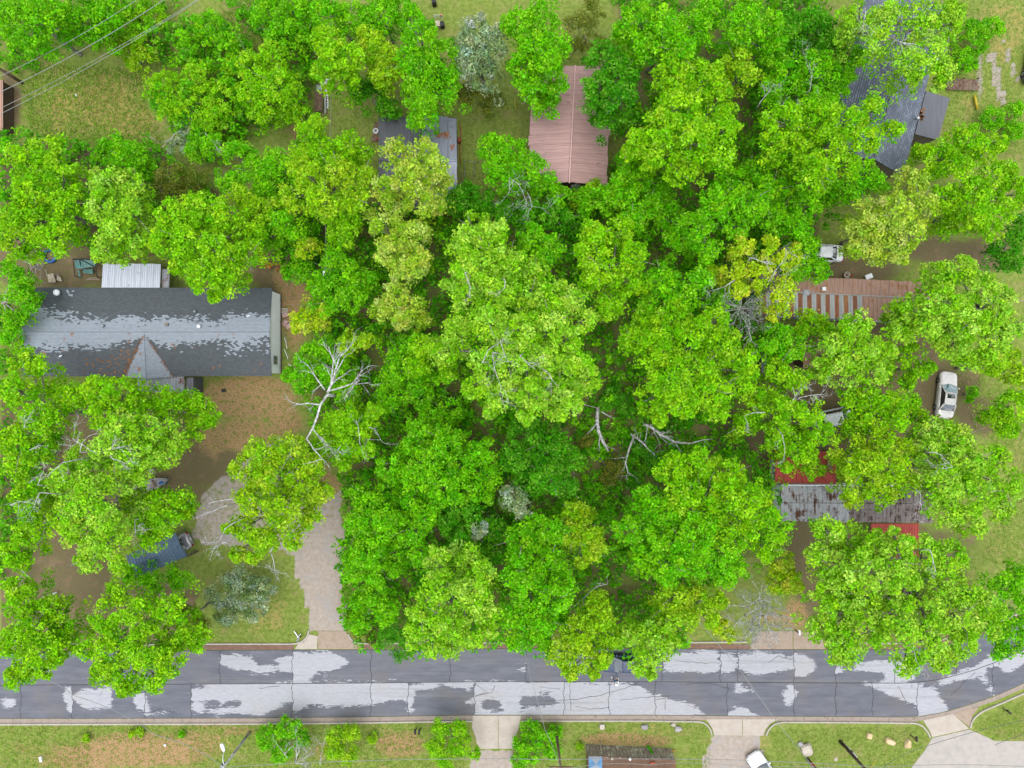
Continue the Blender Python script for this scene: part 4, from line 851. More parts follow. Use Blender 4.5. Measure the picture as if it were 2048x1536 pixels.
TREE_N = [0]
AREA = [0.0]
def tree(name, label, style, h, lobes, base=None, leaf=(0.17, 0.34), cat='tree', group=None, narrow=0.6, dens=1.0, clump=(0.40, 0.68), dead=None, thin=0.0, trunk=True):
    """lobes: (px, py, radius px) of the crown's masses as the photograph shows them, at the crown's height"""
    TREE_N[0] += 1; sd = 1000 + TREE_N[0] * 7; rng = np.random.default_rng(sd); r = random.Random(sd)
    cx = sum(l[0] * l[2] for l in lobes) / sum(l[2] for l in lobes); cy = sum(l[1] * l[2] for l in lobes) / sum(l[2] for l in lobes)
    R0 = max(60.0, max(math.hypot(l[0] - cx, l[1] - cy) for l in lobes))
    bx, by = P(cx, cy, h * 0.6) if base is None else P(*base)
    root = empty(name, (bx, by, 0), 0, label, cat, group)
    cen = []; rad = []; W = []
    for (lx, ly, lr) in lobes:
        dd = math.hypot(lx - cx, ly - cy) / R0
        zt = h * (1 - 0.22 * dd * dd) * r.uniform(0.85, 1.03); k = (CAM_H - zt) / FPX
        rr = lr * k * 0.97; rz = min(rr * 1.1, zt * 0.5); x, y = P(lx, ly, zt - rz * 0.4); zc = zt - rz
        W.append((Vector((x, y, zc)), rr, rz)); AREA[0] += math.pi * rr * rr
        rc0 = rr * 0.36 if rr < 1.0 else None
        cm = (clump[0] + clump[1]) / 2 if rc0 is None else rc0
        n = max(5, int(2.35 * dens * (1 - thin) * (rr / cm) ** 2 + 3))
        d = rng.normal(size=(n, 3)); d /= np.linalg.norm(d, axis=1, keepdims=True)
        lo = d[:, 2] < -0.25; d[lo, 2] *= -1
        f = rng.uniform(0.60, 1.0, n)
        rc = rng.uniform(clump[0], clump[1], n) if rc0 is None else rng.uniform(0.8, 1.2, n) * rc0
        p = np.array([x, y, zc]) + d * f[:, None] * np.array([max(rr - 0.2, .3 * rr), max(rr - 0.2, .3 * rr), rz * .9])
        p[:, 2] = np.maximum(p[:, 2], 0.25)
        cen.append(p); rad.append(rc)
    if h > 7:       # lower, shaded storeys of the crown
        mx_ = sum(w_[0].x for w_ in W) / len(W); my_ = sum(w_[0].y for w_ in W) / len(W); low = []
        for (c, rr, rz) in W:
            n = int(0.55 * dens * (rr / 0.6) ** 2 + 2); q = np.stack([mx_ + (c.x - mx_) * .78 + rng.normal(0, rr * .45, n), my_ + (c.y - my_) * .78 + rng.normal(0, rr * .45, n), c.z * rng.uniform(.66, .9, n)], 1); low.append(q)
        low = np.concatenate(low); cen.append(low); rad.append(rng.uniform(.5, .8, len(low)))
    cen = np.concatenate(cen) - np.array([bx, by, 0]); rad = np.concatenate(rad)
    per = max(8, int(46 * DENS * (np.mean(rad) / 0.54) ** 1.3 * (0.25 / ((leaf[0] + leaf[1]) / 2)) ** 1.2))
    V, Q, C = leaves_on(cen, rad, per, leaf, rng, narrow=narrow, colours=PALN[style])
    leaf_object('crown', V, Q, C, root, None)
    mb = MB(); top = h * 0.5; R1 = max(0.05, h * 0.016)
    o = Vector((bx, by, 0)); m = Vector((0, 0, 0))
    for w_ in W: m += w_[0]
    m /= len(W); fork = o.lerp(Vector((m.x, m.y, 0)), 0.45); fork.z = min(top, m.z * 0.8)
    if trunk and h > 2.2:
        mid = o.lerp(fork, 0.5) + Vector((r.gauss(0, .12), r.gauss(0, .12), 0)); mb.tube([o + Vector((0, 0, -0.1)), o + Vector((0, 0, .25)), mid, fork], [R1 * 1.5, R1 * 1.1, R1, R1 * .85], 8)
        for (c, rr, rz) in W:
            a = fork.lerp(c, 0.5) + Vector((r.gauss(0, .25), r.gauss(0, .25), -0.3)); e = c + Vector((0, 0, rz * .35))
            mb.tube([fork, a, c, e], [R1 * .5, R1 * .36, R1 * .22, R1 * .08], 5, False)
            for j in range(3):
                q = c + Vector((r.gauss(0, rr * .5), r.gauss(0, rr * .5), rz * r.uniform(.4, .95)))
                mb.tube([a.lerp(c, .6), c.lerp(q, .5) + Vector((r.gauss(0, .1), r.gauss(0, .1), .1)), q], [R1 * .2, R1 * .13, 0.012], 4, False)
    else:
        for (c, rr, rz) in W: mb.tube([o, o.lerp(c, .6) + Vector((r.gauss(0, .1), r.gauss(0, .1), .1)), c], [R1 * .8 + .01, R1 * .5 + .008, .01], 4)
    mb.build('trunk', M['bark'], root, True, fix=False)
    if dead:
        for (px, py, dx, dy, ln) in dead:   # bare limbs that break out of the crown
            db = MB(); q = P3(px, py, h * 0.93); k = (CAM_H - h) / FPX
            branchy(db, q, Vector((dx, -dy, 0.25)), ln * k * 1.1, 0.04, 3, r, 0.42, 4, (2, 4), 0.8)
            g_ = (fork - q); g_.z = 0; g_ = g_.normalized() * .7 if g_.length > .1 else Vector((.3, 0, 0)); db.tube([q + g_ + Vector((0, 0, -2.6)), q + g_ * .4 + Vector((0, 0, -1.1)), q], [.06, .05, .04], 5)
            db.build('dead_limb', M['dead'], root, True, fix=False)
    return root

OAK, MAPLE, ELM, SHRUB, CEDAR, SILVER, SAP = 'oak_tree', 'maple_tree', 'elm_tree', 'shrub', 'cedar_tree', 'silverleaf_tree', 'young_tree'
sh = dict(cat='shrub', clump=(0.3, 0.5), leaf=(0.13, 0.27))
# --- along the upper edge
tree(OAK, 'dark green broad tree under the power lines behind the overgrown field', 'green', 12, [(25, 35, 55), (75, 20, 45), (120, 30, 40), (55, 70, 30)])
tree(ELM, 'green tree crossed by the overhead wires beside the broad dark tree', 'green', 9, [(165, 35, 45), (205, 20, 38), (185, 65, 25)])
tree(SHRUB, 'loose green thicket shrub growing right below the overhead wires', 'lime', 4.5, [(240, 40, 40), (292, 30, 40), (265, 70, 25)], **sh)
tree(SHRUB, 'low olive green bush standing in front of the field under the wires', 'ylime', 3.5, [(240, 92, 32), (280, 112, 34), (262, 130, 15)], **sh)
tree(SHRUB, 'green bush where the outermost overhead wire crosses, by a bare patch', 'green', 4.5, [(410, 50, 45), (450, 82, 35), (370, 82, 30)], **sh)
tree(SHRUB, 'wide lime green thicket beside the mown field', 'lime', 5.5, [(318, 165, 42), (390, 150, 50), (440, 190, 50), (370, 215, 48), (470, 140, 40), (330, 215, 28), (420, 235, 35)], **sh)
tree(SHRUB, 'greyish green drooping bush with pale twigs at the field corner', 'silver', 4.5, [(350, 290, 24), (370, 250, 26)], dead=[(360, 262, -1, .3, 45), (410, 265, .7, 1, 55)], **sh)
tree(SHRUB, 'mid green bush with bluish leaves at the field corner thicket', 'green', 5, [(400, 262, 40), (425, 292, 34), (385, 300, 25)], **sh)
tree(ELM, 'lime green leafy tree between the thicket and the back yard', 'lime', 8, [(505, 130, 45), (560, 170, 45), (530, 212, 45), (545, 110, 40), (590, 215, 30), (500, 180, 35)])
tree(ELM, 'soft green tree at the back of the yard with the timber table', 'green', 8, [(560, 50, 45), (605, 70, 36), (530, 20, 40), (590, 20, 40)])
tree(ELM, 'green tree behind the bright maple of the back yard', 'green', 9, [(650, 18, 42), (700, 28, 42)])
tree(ELM, 'fine leaved green tree behind the two back yard maples', 'green', 9, [(758, 22, 45), (800, 12, 35), (740, 60, 30)])
tree(MAPLE, 'bright green maple over the yard with the timber table', 'lime', 13, [(648, 75, 38), (690, 108, 45), (648, 140, 35), (690, 148, 28), (660, 110, 35)])
tree(MAPLE, 'yellowish green tree with fine leaves above the shaded lawn', 'ylime', 11, [(745, 100, 46), (780, 120, 40), (735, 70, 30), (760, 145, 25)])
tree(MAPLE, 'vivid green tree beside the silver leaved tree', 'green', 13, [(842, 68, 45), (880, 108, 45), (822, 115, 40), (892, 150, 28), (825, 30, 30), (850, 145, 25)])
tree(OAK, 'vivid green tree overhanging the corner of the grey metal roof', 'green', 12, [(830, 185, 40), (880, 178, 38), (850, 207, 30), (835, 238, 27)], base=(868, 212))
tree(SAP, 'small dark green tree shading the lawn behind the grey roofed house', 'deep', 6, [(740, 192, 42), (775, 212, 30), (718, 172, 28)])
tree(SILVER, 'tall silver leaved tree behind the grey roofed house', 'silver', 12, [(950, 55, 40), (975, 100, 45), (940, 108, 40), (965, 150, 38), (985, 68, 30), (930, 80, 25)], leaf=(.2, .42), narrow=.4)
tree(SAP, 'dark grey green low tree below the tall silver leaved tree', 'bronze', 6, [(955, 190, 36), (985, 205, 30), (930, 185, 25)], leaf=(.15, .3), narrow=.4)
tree(OAK, 'green tree leaning over the ridge end of the rose brown roof', 'green', 13, [(1040, 40, 45), (1090, 30, 45), (1070, 90, 50), (1112, 80, 34), (1050, 120, 40), (1095, 120, 34), (1060, 165, 42), (1090, 205, 36), (1112, 165, 28)], base=(1036, 130))
tree(CEDAR, 'olive brown cedar behind the ridge of the rose brown roof', 'bronze', 7, [(1160, 50, 40), (1200, 90, 30), (1180, 20, 35), (1150, 95, 25)], leaf=(.12, .3), narrow=.35)
tree(OAK, 'tall deep green tree behind the one beside the rose brown roof', 'green', 15, [(1280, 30, 45), (1330, 48, 50), (1390, 50, 45), (1360, 92, 40), (1300, 90, 35), (1420, 18, 40), (1250, 60, 30)])
tree(OAK, 'dense dark green tree standing against the rose brown roof', 'deep', 14, [(1210, 112, 45), (1240, 142, 45), (1200, 170, 38), (1240, 190, 40), (1190, 200, 24), (1215, 228, 34), (1250, 230, 25)], base=(1240, 175))
tree(OAK, 'very large rounded lime green tree in the middle of the upper wood', 'lime', 17, [(1350, 150, 50), (1410, 150, 55), (1440, 200, 52), (1360, 210, 50), (1330, 250, 50), (1390, 270, 55), (1450, 260, 42), (1280, 280, 38), (1310, 300, 40), (1400, 328, 42), (1360, 340, 32), (1448, 308, 32), (1260, 300, 22)])
tree(SAP, 'narrow yellow green treetop against the very large rounded tree', 'ylime', 13, [(1480, 120, 35), (1505, 150, 25)])
tree(MAPLE, 'vivid green tree behind the narrow yellow green treetop', 'green', 15, [(1490, 40, 45), (1540, 50, 45), (1470, 80, 28), (1550, 90, 33), (1500, 5, 35)])
tree(OAK, 'dark green tree in the shade behind the dark shingled house', 'deep', 11, [(1590, 50, 50), (1640, 40, 42), (1600, 110, 42), (1660, 80, 35)])
tree(ELM, 'greyish green tree with bare twigs behind the dark shingled house', 'green', 12, [(1580, 142, 50), (1640, 132, 45), (1690, 150, 35), (1650, 190, 38), (1600, 200, 38), (1718, 110, 28), (1545, 180, 30)], dead=[(1520, 205, .6, -.7, 40), (1620, 180, .3, -1, 50), (1560, 215, .2, 1, 40)])
tree(OAK, 'lime green tree hanging over the ridge of the dark shingled house', 'frost', 17, [(1720, 30, 40), (1790, 30, 50), (1850, 30, 45), (1900, 40, 45), (1870, 100, 45), (1822, 112, 38), (1760, 80, 33), (1890, 140, 28), (1830, 150, 22), (1700, 60, 28), (1912, 18, 30), (1880, 165, 18)], base=(1900, 70), thin=.15, dead=[(1730, 15, -.1, 1, 45), (1790, 80, .5, .6, 40)])
tree(SHRUB, 'soft green bush on the lawn beside the wheel tracks', 'green', 4, [(1950, 70, 45), (1990, 50, 30), (1930, 112, 28), (1945, 130, 18)], **sh)
tree(OAK, 'big lime green tree in front of the dark shingled house', 'lime', 17, [(1570, 240, 50), (1640, 230, 50), (1700, 240, 45), (1750, 220, 38), (1790, 258, 26), (1738, 272, 33), (1660, 290, 50), (1590, 300, 50), (1700, 330, 33), (1640, 340, 45), (1560, 280, 35)], base=(1645, 275))
tree(MAPLE, 'bright green tree behind the white car by the rusty trailer', 'green', 13, [(1570, 400, 45), (1620, 408, 35), (1560, 442, 38), (1600, 452, 33)])
tree(SAP, 'green tree crowding the end of the dark shingled house', 'green', 12, [(1740, 345, 33), (1700, 372, 38), (1762, 365, 23), (1655, 385, 30)], base=(1705, 385))
tree(OAK, 'big pale yellow flowering tree between the white car and the dark house', 'pale', 16, [(1830, 362, 40), (1850, 410, 38), (1800, 420, 45), (1760, 440, 45), (1740, 412, 30), (1830, 470, 40), (1780, 490, 43), (1740, 490, 40), (1718, 462, 28), (1800, 518, 23)])
tree(OAK, 'lime green tree beside the flat annex roof of the dark house', 'lime', 12, [(1890, 312, 43), (1940, 280, 43), (1980, 290, 38), (1920, 330, 33), (1848, 300, 20), (2005, 285, 20)], base=(1935, 315))
tree(OAK, 'spreading lime green tree past the pale flowering tree', 'lime', 13, [(1900, 400, 43), (1960, 382, 43), (2010, 350, 43), (2042, 382, 38), (1960, 430, 38), (1902, 450, 28), (2012, 420, 33), (1990, 458, 26)])
tree(SAP, 'dull green small tree on the dirt track past the trailer', 'deep', 8, [(2020, 492, 38), (2045, 450, 30), (2035, 525, 25)])
tree(SHRUB, 'low pale green bush at the end of the wheel tracks', 'green', 2.2, [(1990, 235, 30), (2030, 262, 28), (2035, 215, 20)], **sh)
# --- around the long shingled house
tree(OAK, 'bright green leafy tree at the edge of the overgrown field', 'lime', 15, [(90, 300, 43), (40, 320, 45), (112, 350, 45), (50, 380, 50), (120, 410, 43), (60, 440, 50), (20, 430, 40), (100, 470, 38), (20, 485, 40), (60, 500, 25)])
tree(OAK, 'whitish green tree behind the long shingled house', 'frost', 15, [(210, 360, 43), (255, 370, 40), (200, 410, 45), (260, 420, 40), (230, 460, 40), (200, 492, 35), (270, 480, 35), (235, 505, 25)])
tree(ELM, 'mid green tree between the field and the whitish green tree', 'green', 8, [(215, 300, 38), (250, 312, 38), (282, 330, 25)])
tree(CEDAR, 'brownish green cedar in the gap behind the long house', 'bronze', 7, [(340, 352, 43), (370, 382, 43), (320, 385, 30), (390, 350, 25)], leaf=(.12, .3), narrow=.35)
tree(OAK, 'big lime green tree hanging over the roof edge of the long house', 'lime', 16, [(340, 430, 48), (390, 420, 48), (440, 430, 48), (490, 450, 43), (320, 480, 38), (370, 480, 48), (430, 500, 48), (490, 510, 38), (400, 550, 43), (450, 560, 38), (430, 588, 22), (360, 530, 33)], base=(420, 505))
tree(ELM, 'dense green tree in the thicket behind the long house', 'green', 10, [(470, 310, 38), (510, 340, 40), (540, 372, 38), (450, 360, 33), (500, 392, 33), (550, 320, 35), (580, 345, 30)])
tree(SAP, 'yellowish maple sapling top above the thicket behind the long house', 'ylime', 12, [(500, 412, 32), (540, 420, 30), (470, 392, 26)])
tree(MAPLE, 'lime green tree beside the plank with the round lid', 'lime', 12, [(620, 262, 30), (640, 300, 38), (690, 290, 38), (722, 310, 28), (600, 310, 28), (630, 240, 18)], base=(650, 300))
tree(MAPLE, 'yellow green loose tree under the white service wire', 'ylime', 15, [(620, 352, 43), (670, 342, 43), (580, 392, 33), (640, 402, 43), (700, 392, 38), (722, 350, 28), (600, 330, 30)], thin=.12)
tree(OAK, 'pale cream flowering tree covering half of the grey metal roof', 'pale', 16, [(850, 302, 34), (790, 310, 43), (872, 332, 33), (820, 350, 43), (770, 372, 33), (882, 362, 24), (840, 392, 38), (790, 402, 33), (872, 410, 22)], base=(792, 440))
tree(OAK, 'pale cream flowering tree right in front of the one over the grey roof', 'pale', 15, [(770, 452, 38), (820, 470, 43), (780, 502, 38), (830, 520, 38), (800, 542, 28), (750, 430, 25)])
tree(OAK, 'small round pale cream flowering tree deep in the wood', 'pale', 13, [(790, 590, 36), (770, 620, 36), (820, 615, 36), (846, 640, 20), (800, 642, 22)])
tree(ELM, 'green tree in the wood behind the pile of orange blocks', 'green', 10, [(570, 442, 38), (530, 470, 36), (590, 470, 30), (550, 440, 30)])
tree(SAP, 'small bright yellow green treetop near the pile of orange blocks', 'yellow', 8, [(608, 492, 24), (622, 485, 16), (600, 505, 14)])
tree(MAPLE, 'lime green young tree beside the lower end of the service wire', 'lime', 11, [(690, 440, 33), (680, 472, 28), (655, 430, 25)])
tree(ELM, 'dense green tree beyond the gable end of the long house', 'green', 9, [(590, 540, 34), (640, 562, 38), (690, 542, 38), (650, 602, 36), (700, 592, 33), (600, 510, 30), (665, 510, 28), (730, 560, 28)])
tree(SAP, 'bright yellow green small tree beside the white gable wall', 'yellow', 7, [(620, 615, 30), (640, 645, 28), (602, 640, 28), (650, 620, 18), (590, 655, 15)])
tree(SAP, 'lime young tree in the wood past the yellow green one', 'ylime', 9, [(700, 685, 28), (730, 680, 20), (690, 700, 18)])
tree(ELM, 'soft green tree by the front corner of the white gable wall', 'green', 8, [(612, 722, 38), (640, 702, 33), (662, 742, 33), (602, 760, 28), (575, 748, 20), (690, 732, 28)])
# --- the wood in the middle
tree(OAK, 'upper half of a giant pale lime oak pair, towards the rose roof', 'frost', 19, [(945, 447, 38), (920, 490, 40), (980, 490, 45), (960, 540, 48), (1020, 530, 43), (1070, 540, 33), (905, 560, 28), (1000, 580, 45), (930, 530, 30), (1000, 455, 22)], dead=[(930, 545, .4, .6, 30), (1010, 560, .3, 1, 30)])
tree(OAK, 'giant pale lime oak with grey limbs, the largest crown in the wood', 'frost', 20, [(940, 600, 43), (1060, 600, 48), (1110, 592, 43), (1150, 602, 33), (1170, 640, 28), (1100, 650, 52), (1040, 660, 48), (980, 650, 48), (920, 660, 43), (890, 700, 33), (868, 690, 22), (1140, 680, 38), (1090, 720, 52), (1020, 720, 52), (960, 720, 38), (1160, 730, 38), (1180, 760, 33), (1130, 790, 43), (1070, 790, 43), (1000, 790, 43), (950, 770, 33), (1122, 830, 26), (1052, 830, 22), (980, 822, 22), (1150, 800, 28)],
     dead=[(985, 705, .2, 1, 60), (965, 725, .4, -.8, 50), (1040, 712, .9, .5, 40), (1095, 745, .5, .6, 35), (1000, 680, .2, 1, 45)])
tree(MAPLE, 'green crown wedged against the giant oak on the rose roof side', 'green', 14, [(1060, 472, 34), (1102, 490, 34), (1085, 520, 28)])
tree(MAPLE, 'lime tree between the giant oak and the large wood tree', 'lime', 16, [(1190, 470, 38), (1240, 460, 38), (1270, 510, 38), (1200, 530, 43), (1250, 560, 43), (1180, 560, 28), (1220, 610, 38), (1282, 570, 28), (1165, 502, 22)])
tree(OAK, 'large full lime green tree above the fallen dead branches', 'lime', 17, [(1300, 642, 43), (1350, 640, 48), (1270, 680, 38), (1320, 690, 48), (1380, 690, 48), (1430, 642, 38), (1450, 690, 43), (1490, 722, 33), (1400, 740, 48), (1340, 760, 48), (1310, 800, 38), (1370, 800, 43), (1430, 780, 43), (1482, 770, 36), (1322, 840, 20), (1440, 820, 33), (1500, 745, 26)])
tree(MAPLE, 'green tree behind the large full tree of the wood', 'green', 14, [(1330, 562, 43), (1370, 592, 38), (1300, 605, 28), (1402, 560, 33), (1440, 600, 30)])
tree(ELM, 'green tree low in the wood below the very large rounded tree', 'green', 11, [(1180, 402, 40), (1230, 392, 43), (1290, 402, 48), (1340, 432, 38), (1270, 440, 30)])
tree(ELM, 'dense green tree against the corner of the rose brown roof', 'green', 10, [(1282, 350, 38), (1320, 382, 38), (1240, 372, 33), (1250, 335, 25)])
tree(SAP, 'yellow lime sapling beside the eave of the rose brown roof', 'ylime', 6, [(1192, 378, 24), (1160, 402, 24)])
tree(ELM, 'green tree with grey bare limbs between grey and rose roofs', 'green', 11, [(980, 290, 34), (1020, 300, 42), (1060, 332, 38), (1020, 350, 38), (1090, 372, 36), (1122, 392, 26), (990, 340, 28)], base=(1030, 350), dead=[(1025, 360, 1, .4, 60), (1020, 355, -.2, 1, 45), (1060, 395, .4, .8, 35)])
tree(SAP, 'shaded dark green tree in front of the grey metal roof', 'deep', 8, [(930, 390, 36), (970, 402, 33), (905, 402, 25)], base=(940, 415))
tree(SAP, 'shaded dark green tree in front of the rose brown roof', 'deep', 9, [(1050, 420, 38), (1010, 420, 33), (1112, 432, 38), (1150, 450, 30)])
tree(MAPLE, 'green tree in the upper wood towards the yellow tree', 'green', 14, [(1470, 362, 43), (1440, 402, 43), (1400, 452, 42), (1360, 482, 38), (1480, 450, 33), (1420, 500, 30)])
tree(MAPLE, 'green tree between the big lime tree and the yellow tree', 'green', 14, [(1520, 332, 38), (1500, 402, 43), (1540, 372, 38), (1535, 430, 30)])
tree(OAK, 'sparse golden yellow tree at the end of the rusty trailer', 'yellow', 14, [(1490, 490, 33), (1540, 500, 36), (1580, 520, 28), (1432, 550, 26), (1470, 540, 26), (1520, 550, 33), (1570, 580, 36), (1562, 620, 26), (1482, 580, 22), (1592, 502, 22)], thin=.3, base=(1520, 600), dead=[(1470, 560, -.8, .5, 45), (1540, 560, .5, -.6, 45), (1500, 515, .6, .2, 40)])
tree(SAP, 'bright green tree hiding the front of the white car', 'green', 11, [(1620, 502, 33), (1640, 540, 26), (1602, 540, 28), (1605, 480, 25)])
tree(ELM, 'green tree on the yard side of the rusty trailer', 'green', 12, [(1560, 672, 38), (1590, 692, 36), (1550, 720, 28), (1540, 690, 22)])
tree(SAP, 'lime green young tree pressed against the trailer wall', 'lime', 9, [(1630, 645, 33), (1655, 660, 22), (1610, 660, 20)], base=(1630, 668))
tree(OAK, 'large whitish lime tree in front of the rusty trailer', 'frost', 16, [(1722, 652, 36), (1680, 690, 43), (1740, 700, 43), (1700, 740, 48), (1760, 740, 38), (1652, 740, 33), (1782, 702, 22), (1700, 660, 28)])
tree(OAK, 'large spreading lime tree over the far end of the rusty trailer', 'frost', 17, [(1880, 552, 43), (1930, 540, 38), (1970, 572, 43), (2010, 602, 43), (1900, 600, 43), (1830, 622, 43), (1860, 650, 43), (1800, 620, 28), (1810, 660, 33), (1950, 640, 48), (2000, 660, 43), (1920, 690, 43), (1950, 720, 26), (2032, 650, 28), (1990, 700, 33)], base=(1925, 620))
tree(MAPLE, 'bright lime tree beside the spreading tree above the pearl sedan', 'ylime', 13, [(2020, 712, 38), (2042, 752, 28), (2000, 735, 25)])
tree(SAP, 'green tree beside the bonnet of the pearl sedan', 'lime', 11, [(1822, 712, 33), (1850, 740, 26), (1822, 762, 22), (1865, 735, 15)])
tree(OAK, 'lime tree with pale twigs between the red roof and the large wood tree', 'lime', 14, [(1560, 740, 33), (1600, 762, 33), (1580, 820, 38), (1530, 800, 38), (1500, 850, 33), (1560, 870, 38), (1622, 820, 33), (1640, 862, 38), (1602, 890, 36)], dead=[(1580, 810, .5, -.6, 40), (1600, 795, .6, -.3, 35), (1530, 825, -1, .1, 40), (1565, 870, 0, 1, 35)], thin=.1)
tree(OAK, 'lime tree over the half hidden white van', 'lime', 14, [(1720, 800, 38), (1770, 800, 38), (1760, 842, 38), (1820, 802, 28), (1842, 832, 26), (1720, 852, 33), (1800, 840, 25)])
tree(OAK, 'yellowish lime tree hanging over the rusty white metal roof', 'ylime', 16, [(1700, 902, 43), (1760, 882, 43), (1740, 940, 46), (1790, 932, 43), (1720, 980, 36), (1770, 990, 38), (1822, 970, 28), (1702, 1000, 20), (1812, 900, 28)], base=(1755, 925), thin=.1)
tree(SAP, 'green tree over the red roof panels', 'lime', 12, [(1560, 892, 36), (1610, 902, 36), (1632, 940, 26), (1575, 935, 16)], base=(1532, 890))
tree(OAK, 'lime tree between the pearl sedan and the rusty white roof', 'frost', 17, [(1880, 860, 38), (1920, 882, 43), (1870, 912, 38), (1940, 930, 48), (1990, 920, 43), (2020, 970, 38), (1900, 970, 43), (1960, 990, 48), (1900, 1020, 38), (1950, 1050, 36), (2010, 1020, 33)], dead=[(1870, 905, .8, .2, 40), (1840, 985, .4, .8, 35)])
tree(OAK, 'giant light green oak with a dark bent limb overhanging the street', 'frost', 19, [(1660, 1062, 33), (1702, 1080, 40), (1640, 1112, 26), (1680, 1132, 43), (1740, 1150, 48), (1680, 1190, 48), (1740, 1202, 43), (1690, 1240, 48), (1652, 1262, 36), (1750, 1260, 48), (1702, 1300, 42), (1672, 1310, 28), (1800, 1130, 48), (1860, 1112, 43), (1910, 1120, 43), (1900, 1180, 53), (1960, 1202, 43), (1940, 1250, 48), (1870, 1240, 48), (1812, 1270, 43), (1860, 1300, 48), (1822, 1330, 32), (1930, 1290, 38), (1982, 1260, 33), (1890, 1322, 32), (1992, 1222, 28), (1760, 1100, 30), (1815, 1215, 30), (1790, 1175, 20), (1830, 1165, 24), (1765, 1082, 24), (1815, 1090, 22), (1790, 1062, 14)],
     base=(1790, 1185), dead=[(1820, 1255, 0, 1, 55), (1860, 1100, 0, .9, 35)])
tree(ELM, 'darker green tree where the street bends', 'green', 11, [(2020, 1172, 36), (2042, 1230, 43), (2030, 1282, 36), (2002, 1300, 26), (2048, 1150, 28)])
# --- between the driveway and the rusty white roof
tree(OAK, 'full lime green tree beside the rusty white metal roof', 'lime', 17, [(1350, 940, 43), (1400, 932, 38), (1460, 950, 43), (1420, 980, 48), (1370, 1000, 48), (1490, 1000, 43), (1530, 1022, 43), (1562, 1060, 33), (1480, 1070, 43), (1535, 1100, 33), (1430, 1035, 43)])
tree(OAK, 'full bright green tree in the wood beside the grey bare tree', 'green', 17, [(1300, 1002, 36), (1330, 1042, 43), (1400, 1070, 48), (1370, 1085, 48), (1310, 1092, 43), (1400, 1132, 46), (1460, 1150, 43), (1340, 1142, 43), (1262, 1062, 34), (1290, 1130, 33), (1450, 1100, 38)])
tree(MAPLE, 'olive yellow tree near the kerb beside the grey bare tree', 'ylime', 13, [(1350, 1202, 38), (1400, 1212, 36), (1372, 1242, 33), (1422, 1240, 22), (1330, 1252, 28), (1440, 1205, 22)])
tree(MAPLE, 'pale lime tree reaching over the parked slate blue car', 'frost', 14, [(1292, 1270, 33), (1320, 1300, 36), (1342, 1290, 26), (1290, 1332, 33), (1302, 1350, 18), (1262, 1280, 20), (1335, 1255, 22)], base=(1310, 1262))
tree(MAPLE, 'yellow lime tree overhanging the street beside the parked car', 'ylime', 14, [(1200, 1240, 38), (1160, 1270, 38), (1218, 1278, 33), (1122, 1310, 33), (1170, 1320, 38), (1206, 1325, 22), (1140, 1345, 22), (1188, 1350, 16), (1190, 1207, 28)], base=(1170, 1262))
tree(OAK, 'bright green tree by the kerb beside the yellow lime tree', 'green', 16, [(1050, 1080, 46), (1100, 1062, 40), (1040, 1150, 48), (1100, 1132, 43), (1060, 1200, 48), (1110, 1202, 42), (1030, 1230, 38), (1080, 1250, 43), (1132, 1172, 28), (1042, 1280, 32), (1090, 1290, 20)])
tree(MAPLE, 'lime green tree with yellow leaf tips behind the yellow lime tree', 'ylime', 14, [(1150, 1030, 33), (1180, 1062, 33), (1142, 1070, 28), (1190, 1100, 28), (1165, 1120, 22)])
tree(OAK, 'large round pale lime tree at the kerb past the gravel driveway', 'frost', 17, [(880, 1130, 38), (930, 1122, 38), (960, 1160, 38), (880, 1180, 43), (940, 1202, 48), (840, 1222, 33), (970, 1220, 33), (890, 1250, 43), (832, 1260, 26), (940, 1270, 43), (980, 1260, 22), (862, 1290, 33), (902, 1300, 26), (825, 1287, 20)])
tree(SAP, 'bright green feathery tree beside the mouth of the gravel driveway', 'green', 9, [(750, 1190, 36), (770, 1230, 33), (722, 1210, 28), (712, 1248, 24)], base=(745, 1215))
tree(SHRUB, 'bronze green shrub on the corner of the gravel driveway', 'bronze', 3.5, [(716, 1262, 22), (745, 1278, 20), (700, 1240, 15)], **sh)
tree(CEDAR, 'grey green cedar hanging over the kerb by the gravel driveway', 'deep', 6, [(770, 1283, 27), (800, 1303, 26), (785, 1265, 25)], leaf=(.12, .3), narrow=.35, base=(785, 1272))
tree(MAPLE, 'vivid green tree along the gravel driveway', 'green', 13, [(730, 1000, 43), (780, 990, 43), (722, 1050, 38), (770, 1050, 43), (730, 1110, 38), (702, 1120, 26), (710, 1150, 26), (760, 1150, 38), (745, 1080, 35)])
tree(MAPLE, 'vivid green tree behind the large round pale lime tree', 'green', 13, [(830, 1002, 38), (822, 1060, 43), (780, 1110, 40), (840, 1110, 30), (850, 1030, 28)])
tree(MAPLE, 'saturated green spreading tree in the middle of the lower wood', 'green', 13, [(832, 880, 43), (890, 890, 43), (850, 930, 43), (920, 930, 48), (960, 902, 36), (890, 980, 43), (950, 980, 43), (832, 960, 38), (782, 932, 36), (982, 950, 26)])
tree(ELM, 'bluish green tree beside the small silver tree', 'deep', 12, [(900, 1050, 38), (940, 1042, 38), (885, 1012, 28), (922, 1090, 26), (980, 1110, 30), (990, 1060, 28)])
tree(SILVER, 'small silver leaved treetop in the lower wood', 'silver', 11, [(1030, 1000, 30), (1045, 1025, 20), (1016, 985, 18)], leaf=(.2, .4), narrow=.4)
tree(SILVER, 'small grey green treetop beside the small silver one', 'silver', 11, [(960, 1060, 22), (950, 1075, 12)], leaf=(.2, .4), narrow=.4)
